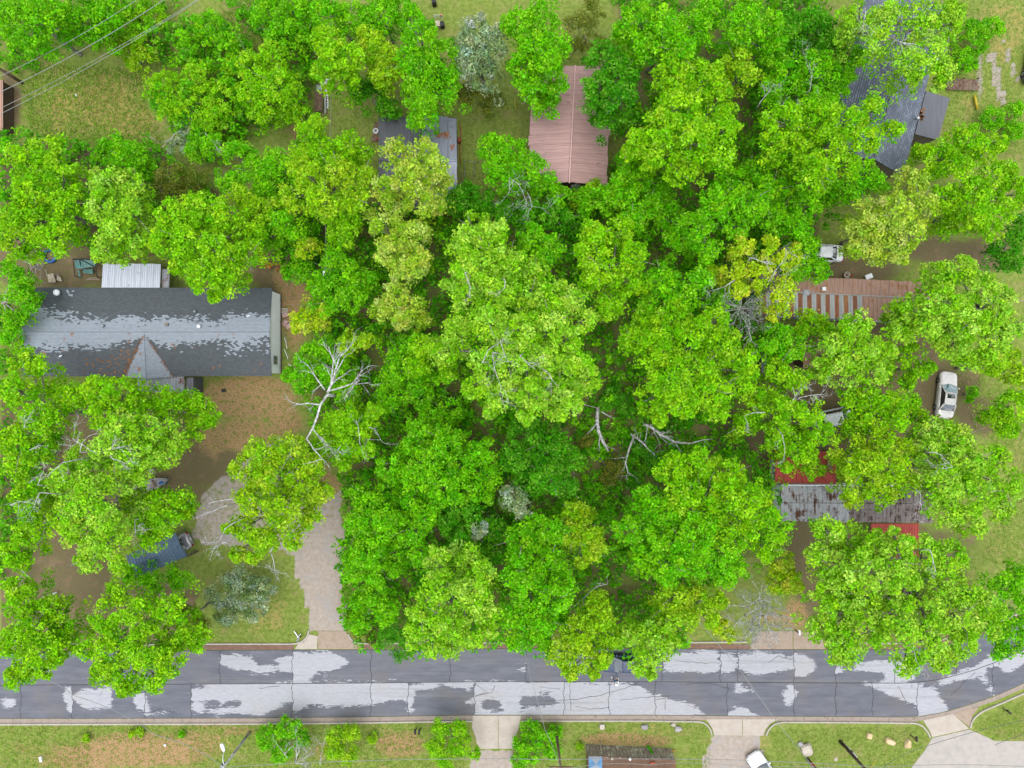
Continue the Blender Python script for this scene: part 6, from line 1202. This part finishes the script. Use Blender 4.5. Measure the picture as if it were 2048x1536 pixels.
for s in (-1, 1): MB().box((b.x + .03, b.y, h - .5), (2.2, .1, .12)).build('crossarm', M['wood'], rt) if s > 0 else None
POLE_B = Vector((b.x, b.y, h))
rt, b, h = pole('dark brown utility pole with white conduit between lawn rocks', 1680, 1483, 1738, 1546, .15, 'wood_dark')
MB().tube([b + Vector((.18, .1, .0)), b + Vector((.17, .1, 3.2))], .05, 8).build('conduit', M['white'], rt, True); MB().box(b + Vector((.2, .12, 2.2)), (.18, .14, .45)).build('meter_box', M['steel'], rt, bevel=.02)
MB().tube([b + Vector((-.13, 0, 1.0)), b + Vector((-.14, 0, 1.7))], .05, 6).build('marker', M['yellow'], rt)
POLE_C = Vector((b.x, b.y, h))
rt, b, h = pole('dark utility pole with a red marker near the big white rock', 1615, 1518, 1660, 1576, .15, 'wood_dark')
MB().tube([b + Vector((0, 0, .8)), b + Vector((0, 0, 1.6))], .2, 10).build('marker', M['red'], rt, True); MB().tube([b + Vector((-.19, 0, 0)), b + Vector((-.19, 0, 4))], .05, 8).build('conduit', M['white'], rt, True)
POLE_D = Vector((b.x, b.y, h))
rt, b, h = pole('wooden pole with crossarm carrying the power lines over the field', 45, 166, -22, 126, .14, 'wood')
dr = (P3(22, 140, 9) - P3(22, 185, 9)).normalized(); c = Vector((b.x, b.y, h * .93)); MB().tube([c - dr * 1.3, c + dr * 1.3], .06, 5).build('crossarm', M['wood'], rt)
for s in (-1.2, 0, 1.2): MB().lathe([(.03, 0), (.06, .04), (.04, .1), (.055, .14), (.02, .18)], c + dr * s + Vector((0, 0, .06)), 8).build('insulator', M['white'], rt, True)
MB().tube([Vector((b.x, b.y, h * .8)), Vector((b.x + 1.2, b.y - 2.4, .1))], .015, 4).build('guy_wire', M['steel'], rt)
gg = MB().tube([P3(1741, 1536, 0), P3(1752, 1521, 1.6)], .05, 6).build('guy_guard', M['yellow']); tag(gg, 'yellow guy wire guard standing in the grass by the dark pole', 'guard')

def wire(label, pts, r_=0.022, mat='wire', sag=0.6, group=None):
    mb = MB(); Q = []
    for a, c in zip(pts[:-1], pts[1:]):
        for i in range(14): t = i / 14; q = a.lerp(c, t); Q.append(q + Vector((0, 0, -sag * 4 * t * (1 - t))))
    Q.append(pts[-1]); mb.tube(Q, r_, 5); o = mb.build('overhead_wire', M[mat], None, True); tag(o, label, 'wire', group)
wire('upper power line crossing the wood corner above the field', [P3(-40, 170, 9.5), P3(290, -12, 9.5)])
wire('middle power line crossing the field corner', [P3(-40, 203, 9.5), P3(345, -12, 9.5)], .028)
wire('lower of the two paired power lines nearest the field', [P3(-40, 248, 8), P3(415, -12, 8)])
wire('upper of the two paired power lines nearest the field', [P3(-40, 236, 8), P3(425, -20, 8)])
wire('white service wire running down past the grey roofed house', [P3(660, 150, 5), P3(657, 300, 6.5), P3(650, 440, 7), P3(646, 575, 7)], .024)
MB_ = MB(); 
for (x, y) in ((648, 544), (644, 566)): MB_.lathe([(.02, -.12), (.1, -.08), (.1, .06), (.03, .12)], P3(x, y, 7), 10)
MB_.tube([P3(648, 544, 7), P3(644, 566, 7)], .03, 5); o = MB_.build('wire_insulator', M['white'], None, True); tag(o, 'white insulator pair hanging on the service wire', 'insulator')
wire('power line along the verge beyond the street', [POLE_A, P3(1123, 1519, 7.6), P3(1760, 1534, 7.6), P3(2150, 1540, 7.6)], .025)
wire('second power line along the verge above the mossy shed', [P3(1123, 1540, 7.2), P3(1300, 1530, 7.2), P3(1500, 1536, 7), P3(1760, 1545, 7)], .022)
wire('service wire slanting from the lamp pole over the street', [POLE_A, P3(310, 1470, 6.3), P3(150, 1392, 6.0), P3(20, 1335, 6)], .026)
wire('service wire slanting over the street from the red marked pole', [POLE_D, P3(1560, 1452, 7), P3(1480, 1340, 7), P3(1395, 1240, 6.5)], .026)
wire('service wire from the mossy pole over the street', [POLE_B, P3(1090, 1460, 6.5), P3(1062, 1360, 6.3), P3(1045, 1290, 6)], .022)
wire('upper dark cable over the concrete parking lot', [P3(1770, 1532, 7), P3(1860, 1490, 7), P3(2100, 1430, 7)], .02, 'wire_dark', .3)
wire('lower dark cable over the concrete parking lot', [P3(1990, 1490, 7), P3(2100, 1455, 7)], .02, 'wire_dark', .2)

# ------------------------------------------------------------------ rocks, mailboxes, small things
def rock(label, px, py, sx, sy, sz, mat, seed, rz=0.0, blocky=0.0, group=None):
    r = random.Random(seed); bm = bmesh.new(); bmesh.ops.create_icosphere(bm, subdivisions=3, radius=1.0)
    nz = [(Vector((r.gauss(0, 1), r.gauss(0, 1), r.gauss(0, 1))).normalized(), r.uniform(.62, .95)) for _ in range(14)]
    for v in bm.verts:
        d = v.co.normalized(); k = 1.0
        for n_, c in nz:
            t = d.dot(n_)
            if t > 0.01: k = min(k, c / t)
        if blocky: m = max(abs(d.x), abs(d.y), abs(d.z)); k = lerp(k, .85 / m, blocky)
        v.co = Vector((d.x * sx, d.y * sy, d.z * sz)) * k
    bmesh.ops.rotate(bm, verts=bm.verts, cent=(0, 0, 0), matrix=Matrix.Rotation(rz, 3, 'Z'))
    me = bpy.data.meshes.new('rock'); bm.to_mesh(me); bm.free(); me.materials.append(M[mat]); o = bpy.data.objects.new('rock', me); COL.objects.link(o); p = P3(px, py, 0); o.location = (p.x, p.y, sz * .35); tag(o, label, 'rock', group); return o
rock('squarish grey stone near the kerb before the mossy shed', 1204, 1452, .32, .36, .25, 'rock', 1, .1, .6)
rock('jagged dark grey rock near the kerb before the mossy shed', 1289, 1452, .42, .36, .3, 'rock_grey', 2)
rock('brown rock leaning against the pale grey one by the kerb', 1346, 1448, .36, .28, .26, 'rock', 3)
rock('pale grey rounded rock by the kerb near the gravel drive', 1356, 1457, .42, .34, .3, 'rock_grey', 4)
rock('big white limestone rock on the lawn under the slanting wire', 1612, 1497, .7, .72, .5, 'rock', 5, .3, .4)
rock('dark stone behind the big white limestone rock', 1601, 1488, .4, .35, .3, 'rock_grey', 6)
rock('tan squared block on the lawn past the dark pole', 1737, 1470, .32, .36, .3, 'rock_tan', 7, -.3, .8)
rock('long tan boulder on the lawn', 1778, 1481, .66, .36, .35, 'rock_tan', 8, -.35, .3)
rock('upright tan boulder beside the black mailbox', 1814, 1487, .36, .58, .45, 'rock_tan', 9, -.2)
rock('flat pale stone disc in the lawn grass', 1672, 1518, .22, .22, .06, 'rock', 10)
rock('white stone near the power pole on the verge', 330, 1490, .18, .16, .12, 'white', 11)
for i, (x, y, rz, lb) in enumerate(((572, 630, .3, 'pink stone block beside the folded lawn chair at the gable wall'), (571, 646, 1.0, 'pink stone block closest to the gable wall, middle of the three'), (579, 652, .5, 'pink stone block next to the yellow green tree, end of the three'))): rock(lb, x, y, .42, .3, .22, 'rock_pink', 20 + i, rz, .8, 'pink blocks by the gable wall')
def mailbox(label, px, py, face, mat='black', debris=None):
    p = P3(px, py, 0); root = empty('mailbox', p, 0, label, 'mailbox'); MB().box(p + Vector((0, 0, .5)), (.1, .1, 1.0)).build('post', M['wood'], root)
    a = R(face); c = p + Vector((math.cos(a) * .15, math.sin(a) * .15, 1.12)); ring = []
    for x in (-.25, .25): ring.append([(c.x + math.cos(a) * x - math.sin(a) * y, c.y + math.sin(a) * x + math.cos(a) * y, c.z + z) for y, z in ((-.09, -.11), (.09, -.11), (.09, .04), (.06, .1), (0, .12), (-.06, .1), (-.09, .04))])
    MB().loft(ring).build('box', M[mat], root); MB().box((c.x - math.sin(a) * .11, c.y + math.cos(a) * .11, c.z + .08), (.03, .02, .2), a).build('flag', M['red'], root)
mailbox('black mailbox beside the upright tan boulder', 1821, 1470, 90); mailbox('black mailbox on the grass bank where the street bends', 2005, 1416, 140)
mailbox('first of two dark mailboxes on the verge before the tall shrub', 833, 1456, 95); mailbox('second of two dark mailboxes, closer to the tall shrub', 841, 1456, 85)
mailbox('white mailbox at the concrete apron beside the grey bare tree', 1590, 1260, 90, 'white'); mailbox('grey mailbox by the mouth of the gravel driveway', 602, 1272, 60, 'steel')
o = MB().box(P3(592, 1268, .12), (.08, .75, .05), .6).box(P3(598, 1272, .18), (.06, .6, .05), -.8).build('fallen_sign', M['white']); tag(o, 'white crossed sticks lying on the lawn by the gravel driveway', 'stakes')
def thing_box(name, label, cat, px, py, z, d, rz, mat, bevel=.02, group=None): o = MB().box(P3(px, py, z), d, rz).build(name, M[mat], None, bevel=bevel); tag(o, label, cat, group); return o
thing_box('white_box', 'white plastic box left on the verge leaf litter', 'box', 82, 1518, .15, (.22, .55, .28), .25, 'white')
thing_box('white_board', 'white board lying behind the rusty trailer', 'board', 1738, 553, .5, (.75, .5, .06), .35, 'white', .01)
pt = P3(1690, 551, 0); rt = empty('flower_pot', pt, 0, 'cream plant pot standing behind the rusty trailer', 'pot'); MB().lathe([(.2, 0), (.3, .4), (.34, .42), (.34, .48), (.27, .48), (.25, .4), (.02, .38)], pt, 18).build('pot', M['cream'], rt, True); MB().lathe([(.02, .36), (.24, .37), (.02, .41)], pt, 14).build('soil', M['bed_mulch'], rt)
ct = P3(1699, 552, 0); rt = empty('fuel_can', ct, 0, 'red fuel can beside the cream plant pot', 'can'); MB().box(ct + Vector((0, 0, .17)), (.4, .2, .34)).build('body', M['red'], rt, bevel=.04); MB().tube([ct + Vector((-.12, 0, .36)), ct + Vector((-.1, 0, .42)), ct + Vector((.1, 0, .42)), ct + Vector((.12, 0, .36))], .02, 6).build('handle', M['red'], rt); MB().lathe([(.04, .33), (.03, .4), (.03, .42)], ct + Vector((.15, 0, 0)), 8).build('cap', M['black'], rt)
# yard behind the long house
rg = MB(); c = P3(100, 512, .18); k = 20
for i in range(k):
    pass
rings = [[(c.x + (.62 + .14 * math.cos(b)) * math.cos(a), c.y + (.62 + .14 * math.cos(b)) * math.sin(a), c.z + .14 * math.sin(b)) for b in np.arange(0, 6.28, 6.2832 / 8)] for a in np.linspace(0, 2 * math.pi, 25)]
o = rg.loft(rings, False).build('float_ring', M['blue'], None, True); tag(o, 'bright blue inflatable ring in the back yard behind the long house', 'ring')
r = random.Random(31)
t = P3(112, 556, 0); rt = empty('broken_armchair', t, 0, 'collapsed pale armchair with metal frame in the back yard', 'chair')
MB().box(t + Vector((-.3, .1, .3)), (.7, .6, .18), .2).build('seat', M['cream'], rt, bevel=.05); MB().slab([t + Vector(q) for q in ((-.7, -.5, .2), (.1, -.55, .25), (.25, -.1, .5), (-.6, -.05, .45))], .12).build('backrest', M['cream'], rt, bevel=.04); MB().slab([t + Vector(q) for q in ((.2, -.3, .25), (.8, -.45, .2), (.7, .0, .3), (.3, .3, .35))], .1).build('cushion', M['cream'], rt, bevel=.04)
for q in (((.4, .5, .1), (.45, .1, .7)), ((.3, .3, .6), (.7, .2, .6)), ((-.5, .4, .0), (-.4, .3, .5)), ((-.3, -.5, .0), (-.2, -.4, .4))): MB().tube([t + Vector(q[0]), t + Vector(q[1])], .025, 5).build('frame_tube', M['steel'], rt)
t = P3(182, 538, 0); rt = empty('greenhouse_frame', t, 0, 'collapsed turquoise sheet shelter with dark frame beside the white lean-to', 'shelter')
for q in (((-1.1, .75, 1.0), (-.2, .8, 1.1), (-.3, -.1, .9), (-1.15, -.1, .8)), ((-.15, .8, 1.1), (1.05, .7, 1.0), (1.05, .1, .9), (-.2, -.05, .95)), ((-.6, -.1, .6), (.6, -.15, .7), (.5, -.6, .5), (-.5, -.5, .45)), ((-1.1, -.2, .5), (-.9, -.2, .5), (-.9, -.9, .3), (-1.1, -.9, .3))): MB().slab([t + Vector(p) for p in q], .02).build('sheet', M['turquoise'], rt)
for a, c in (((-1.15, .85, 0), (-1.15, .85, 1.25)), ((1.1, .8, 0), (1.1, .8, 1.2)), ((-1.15, -.9, 0), (-1.15, -.9, .9)), ((1.1, -.9, 0), (1.1, -.9, .8)), ((-1.15, .85, 1.25), (1.1, .8, 1.2)), ((-.5, .85, 1.3), (1.1, .0, 1.0)), ((-1.15, .85, 1.2), (-1.15, -.9, .85)), ((1.1, .8, 1.15), (1.1, -.9, .8)), ((-.5, .85, 1.25), (-.45, -.3, .7))): MB().tube([t + Vector(a), t + Vector(c)], .045, 6).build('frame_tube', M['black'], rt)
for (x, y, l_, a) in ((185, 556, .9, .05), (192, 559, .8, -.05), (157, 542, .3, .4), (178, 559, .6, .1)): thing_box('plank', 'loose pale plank beside the turquoise sheet shelter', 'plank', x, y, .1, (l_, .07, .05), a, 'wood_pale', 0, 'pale planks by the shelter')
bp = MB(); t = P3(78, 530, 0); rb = random.Random(9)
for i in range(26): a = rb.uniform(0, 6.28); q = t + Vector((rb.gauss(0, .5), rb.gauss(0, .5), rb.uniform(.05, .4))); branchy(bp, q, Vector((math.cos(a), math.sin(a), .1)), rb.uniform(.7, 1.4), .03, 1, rb, .3, 4, (1, 2))
o = bp.build('brush_pile', M['dead'], None, True, fix=False); tag(o, 'tangled pile of pale cut branches in the back yard', 'brush pile')
# orange blocks and rubbish by the end of the long house
for i in range(9):
    x, y = r.uniform(533, 562), r.uniform(526, 540); thing_box('lumber_block', 'orange lumber offcut in the pile behind the long house', 'wood block', x, y, .1 + .08 * (i % 3), (r.uniform(.25, .5), r.uniform(.15, .3), .12), r.uniform(-.5, 1.2), 'orange', .01, 'orange lumber offcuts')
thing_box('lumber_strip', 'long orange lumber strip sticking out of the offcut pile', 'plank', 529, 534, .12, (1.4, .07, .06), -.1, 'orange', 0)
for i, (x0, y0, x1, y1) in enumerate(((566, 662, 569, 672), (569, 675, 574, 697), (572, 672, 573, 690), (568, 698, 576, 718), (575, 705, 580, 718), (577, 728, 590, 738))):
    a, c = P3(x0, y0, .1), P3(x1, y1, .12); o = MB().tube([a, a.lerp(c, .5) + Vector((.03, 0, .02)), c], .04, 5).build('scrap_lath', M['wood_pale'] if i % 2 == 0 else M['white']); tag(o, 'pale scrap lath on the ground along the white gable wall', 'lath', 'scrap laths by the gable wall')
t = P3(566, 622, 0); rt = empty('lawn_chair', t, 0, 'folded pale lawn chair lying beside the white gable wall', 'chair')
for a, c in (((-.4, -.2, .1), (.5, -.1, .15)), ((-.4, .2, .1), (.5, .25, .15)), ((-.4, -.2, .1), (-.4, .2, .1)), ((.5, -.1, .15), (.5, .25, .15))): MB().tube([t + Vector(a), t + Vector(c)], .03, 6).build('frame_tube', M['white'], rt)
MB().slab([t + Vector(q) for q in ((-.35, -.15, .13), (.45, -.05, .17), (.45, .2, .17), (-.35, .15, .13))], .02).build('seat', M['cream'], rt)
o = MB().tube([P3(567, 602, .1), P3(571, 596, .3), P3(580, 594, .4), P3(592, 598, .2)], .03, 6).build('hose', M['wood_pale'], None, True); tag(o, 'pale bent pipe arching over the ground behind the gable wall', 'pipe')
for (x, y, a) in ((588, 541, .8), (596, 548, -.7)): thing_box('board', 'grey board leaning in the weeds past the orange offcuts', 'board', x, y, .25, (.7, .15, .04), a, 'steel', 0, 'grey boards in the weeds')
thing_box('bucket_lid', 'dark bucket lying on the leaf litter before the porch', 'bucket', 447, 781, .12, (.45, .32, .22), .2, 'black', .08)
# yard before the carport
t = P3(306, 943, 0); rt = empty('slatted_chair', t, .5, 'white slatted garden chair in the shade near the boat', 'chair')
for i in range(6): MB().box((-.35 + i * .13, 0, .42), (.07, .6, .03)).build('slat', M['white'], rt, local=True)
for i in range(5): MB().box((.42, -.24 + i * .12, .7), (.03, .07, .55)).build('back_slat', M['white'], rt, local=True)
for x in (-.33, .36):
    for y in (-.26, .26): MB().box((x, y, .2), (.05, .05, .4)).build('leg', M['white'], rt, local=True)
A, B = P3(262, 983, 0), P3(341, 957, 0); ax = (B - A).normalized(); L = (B - A).length; rt = empty('rowing_boat', (A + B) / 2, math.atan2(ax.y, ax.x), 'grey rowing boat on the bare ground under the trees', 'boat')
rgo, rgi = [], []
for u, w_, z in ((-.5, .45, .5), (-.35, .55, .48), (0, .58, .46), (.25, .48, .5), (.42, .22, .58), (.5, .03, .64)):
    x = u * L; rgo.append([(x, -w_, z), (x, -w_ * .8, .12), (x, 0, .03), (x, w_ * .8, .12), (x, w_, z), (x, w_ - .06, z), (x, w_ * .72, .2), (x, 0, .12), (x, -w_ * .72, .2), (x, -w_ + .06, z)])
MB().loft(rgo).build('hull', M['rock_grey'], rt, True, local=True)
for s in (-1, 1): MB().tube([(u * L, s * w_, z + .02) for u, w_, z in ((-.5, .45, .5), (-.35, .55, .48), (0, .58, .46), (.25, .48, .5), (.42, .22, .58), (.5, .03, .64))], .045, 6).build('gunwale', M['steel'], rt, True, local=True)
for u in (-.25, .12): MB().box((u * L, 0, .36), (.22, .98, .04)).build('thwart', M['wood'], rt, local=True)
tp = MB(); t = P3(324, 966, .1); tp.loft([[(t.x + x, t.y + y * w_, z * w_) for y, z in ((-.3, 0), (-.15, .18), (.05, .25), (.25, .12), (.32, 0))] for x, w_ in ((-.45, .4), (-.15, 1), (.2, .9), (.45, .3))]); o = tp.build('tarp_bundle', M['blue'], None, True); tag(o, 'blue tarpaulin bundle lying beside the rowing boat', 'tarpaulin')
t = P3(292, 985, 0); rt = empty('push_mower', t, 0, 'red push mower with orange handle beside the rowing boat', 'mower'); MB().box(t + Vector((.2, 0, .25)), (.55, .45, .22)).build('deck', M['red'], rt, bevel=.05); MB().box(t + Vector((.2, 0, .42)), (.28, .26, .16)).build('engine', M['black'], rt, bevel=.03); MB().tube([t + Vector((0, -.15, .3)), t + Vector((-.8, -.12, .9)), t + Vector((-.8, .12, .9)), t + Vector((0, .15, .3))], .025, 6).build('handle', M['orange'], rt)
for x in (0, .42):
    for y in (-.27, .27): MB().lathe([(.03, -.03), (.12, -.03), (.12, .03), (.03, .03)], (0, 0, 0), 12, Matrix.Translation(t + Vector((x, y, .12))) @ Matrix.Rotation(R(90), 4, 'X')).build('wheel', M['rubber'], rt)
thing_box('plank', 'long dark plank on the gravel at the corner of the blue carport', 'plank', 385, 1108, .1, (1.5, .1, .08), .43, 'wood_dark', 0)
# back yards above
t = P3(641, 208, 0); rt = empty('timber_table', t, 0, 'brown timber table with pale bench along its side in the back yard', 'table')
for i in range(5): MB().box(t + Vector((-.34 + i * .17, 0, .74)), (.155, 2.1, .05)).build('plank', M['wood'], rt)
for x in (-.3, .3):
    for y in (-.9, .9): MB().box(t + Vector((x, y, .36)), (.09, .09, .71)).build('leg', M['wood'], rt)
MB().box(t + Vector((.62, -.15, .45)), (.2, 2.0, .05)).build('bench_seat', M['rock_grey'], rt)
for y in (-.9, .6): MB().box(t + Vector((.62, y, .21)), (.15, .08, .42)).build('bench_leg', M['wood'], rt)
MB().box(t + Vector((.05, 1.4, .76)), (.6, .6, .06)).build('table_leaf', M['steel'], rt)
for i in range(9): x, y = 653 + r.uniform(-2.5, 2.5), 176 + i * 5; rock('small white border stone beside the timber table', x, y, .15, .14, .12, 'white', 60 + i, 0, 0, 'white border stones')
for i, (x, y) in enumerate(((650, 166), (655, 160), (645, 168))): rock('white rounded stone at the head of the border by the timber table', x, y, .24, .2, .18, 'white', 80 + i, .4, 0, 'white stones at the border head')
t = P3(750, 262, .12); o = MB().slab([P3(750, 242, .25), P3(759, 245, .25), P3(753, 284, .2), P3(742, 282, .2)], .05).build('plank_ramp', M['wood']); tag(o, 'brown plank ramp beside the grey metal roof', 'ramp')
t = P3(751.5, 262, .24); rt = empty('round_lid', t, 0, 'round white lid lying on the plank ramp', 'lid'); MB().lathe([(.28, .0), (.28, .06), (.22, .08), (.22, .05), (.02, .05)], t, 20).build('rim', M['white'], rt); MB().lathe([(.2, .055), (.02, .06)], t, 16).build('face', M['rock_grey'], rt); MB().box(t + Vector((0, .02, .08)), (.2, .07, .03), .6).build('handle', M['glass_dark'], rt)
for i, a in enumerate((.7, .95, .8)): thing_box('stick', 'orange stick leaning at the foot of the plank ramp', 'stick', 754 + i * 3, 277 - i, .2, (.7, .06, .05), a, 'terracotta', 0, 'orange sticks by the ramp')
o = MB().tube([P3(920, 246, .05), P3(922, 275, .05), P3(919, 300, .05), P3(921, 330, .05)], .05, 5).build('hose', M['terracotta'], None, True); tag(o, 'rust orange hose lying along the wall of the grey roofed house', 'hose')
thing_box('red_bin', 'red storage bin against the wall of the grey roofed house', 'bin', 919, 281, .3, (.3, .5, .6), 0, 'terracotta', .03)
o = MB(); 
for a, c in (((929, 322), (929, 356)), ((929, 322), (957, 324)), ((948, 324), (948, 352))): o.tube([P3(*a, .6), P3(*c, .6)], .03, 5)
for q in ((929, 322), (929, 356), (957, 324), (948, 352)): o.tube([P3(*q, 0), P3(*q, .6)], .03, 5)
o = o.build('pipe_frame', M['steel'], None, True); tag(o, 'thin grey pipe frame standing in the yard beside the grey roofed house', 'frame')
o = MB().tube([P3(1029, 195, .6), P3(1032, 220, .6), P3(1041, 216, .6)], .04, 6).tube([P3(1032, 220, 0), P3(1032, 220, .6)], .04, 6).build('swing_frame', M['yellow'], None, True); tag(o, 'yellow bent tube frame beside the rose brown roofed house', 'frame')
t = P3(880, 45, 0); rt = empty('plastic_chair', t, 0, 'white plastic chair behind the vivid green tree', 'chair'); MB().box(t + Vector((0, -.35, .45)), (.5, .5, .05)).build('seat', M['white'], rt, bevel=.02)
for i in range(5): MB().box(t + Vector((-.5 + i * .2, .2, .75)), (.07, .05, .75), -.4 + i * .2).build('back_slat', M['white'], rt)
for x in (-.2, .2):
    for y in (-.55, -.15): MB().box(t + Vector((x, y, .21)), (.05, .05, .42)).build('leg', M['white'], rt)
thing_box('cream_box', 'cream box standing beside the white plastic chair', 'box', 876, 50, .35, (.5, .6, .7), .05, 'cream')
thing_box('grey_bin', 'dark grey bin beside the cream box', 'bin', 885, 50, .35, (.4, .55, .7), .1, 'black', .05)
thing_box('black_bin', 'black bin on the dirt path behind the silver tree', 'bin', 868, 5, .45, (.45, .55, .9), .2, 'black', .06)
thing_box('yellow_pot', 'small yellow pot beside the white plastic chair', 'pot', 882, 30, .15, (.24, .24, .3), .3, 'orange', .06)
thing_box('white_litter', 'small white scrap on the mown field', 'scrap', 152, 190, .05, (.12, .3, .06), .4, 'white', .01)
o = MB().tube([P3(1949, 191, .3), P3(1952, 205, .35), P3(1955, 218, .2)], .14, 7).build('yellow_tube', M['yellow'], None, True); tag(o, 'bright yellow slide tube lying on the lawn beside the dark house', 'slide')
# on the mossy shed roof
t = P3(1191, 1525, 1.99); rt = empty('blue_tarpaulin', t, 0, 'pale blue peaked tarpaulin canopy on the brown flat roof', 'tarpaulin'); w_, d_ = .68, .62; ap = t + Vector((0, 0, .45)); cs = [t + Vector((sx * w_, sy * d_, 0)) for sx, sy in ((-1, -1), (1, -1), (1, 1), (-1, 1))]
for i in range(4): MB().slab([cs[i], cs[(i + 1) % 4], ap], .015).build('panel', M['tarp'] if i % 2 else M['blue_siding'], rt)
for (x, y, nm, lb, mt, d) in ((1224, 1517, 'cardboard_box', 'small tan box on the brown flat roof', 'wood_pale', (.26, .26, .2)), (1305, 1526, 'roof_brick', 'rusty orange brick on the brown flat roof', 'terracotta', (.5, .18, .14))): thing_box(nm, lb, 'box', x, y, 1.99 + d[2] / 2, d, .1, mt, .01)
o = MB().lathe([(.02, -.16), (.11, -.11), (.16, 0), (.11, .11), (.02, .16)], P3(1260, 1518, 2.13), 12).build('ball', M['white'], None, True); tag(o, 'white ball resting on the brown flat roof', 'ball')
o = MB().tube([P3(1201, 1482, .1), P3(1203, 1505, 1.75)], .05, 6).build('pole', M['wood_pale']); tag(o, 'pale pole leaning on the mossy wall of the long shed', 'pole')
thing_box('tan_plank', 'tan plank lying at the foot of the mossy wall of the long shed', 'plank', 1343, 1501, .12, (.9, .1, .06), -.02, 'wood_tan', 0)
g = np.random.default_rng(5); cen = np.stack([np.linspace(-.35, .45, 14), np.linspace(.5, -.6, 14), g.uniform(.0, .25, 14)], 1) * .6; t = P3(1299, 1497, .9); V, Q, C = leaves_on(cen, np.full(14, .16), 16, (.1, .2), g, colours=PALN['deep']); o = leaf_object('pine_branch', V, Q, C, None, t); tag(o, 'dark green pine branch leaning on the mossy wall of the long shed', 'branch')
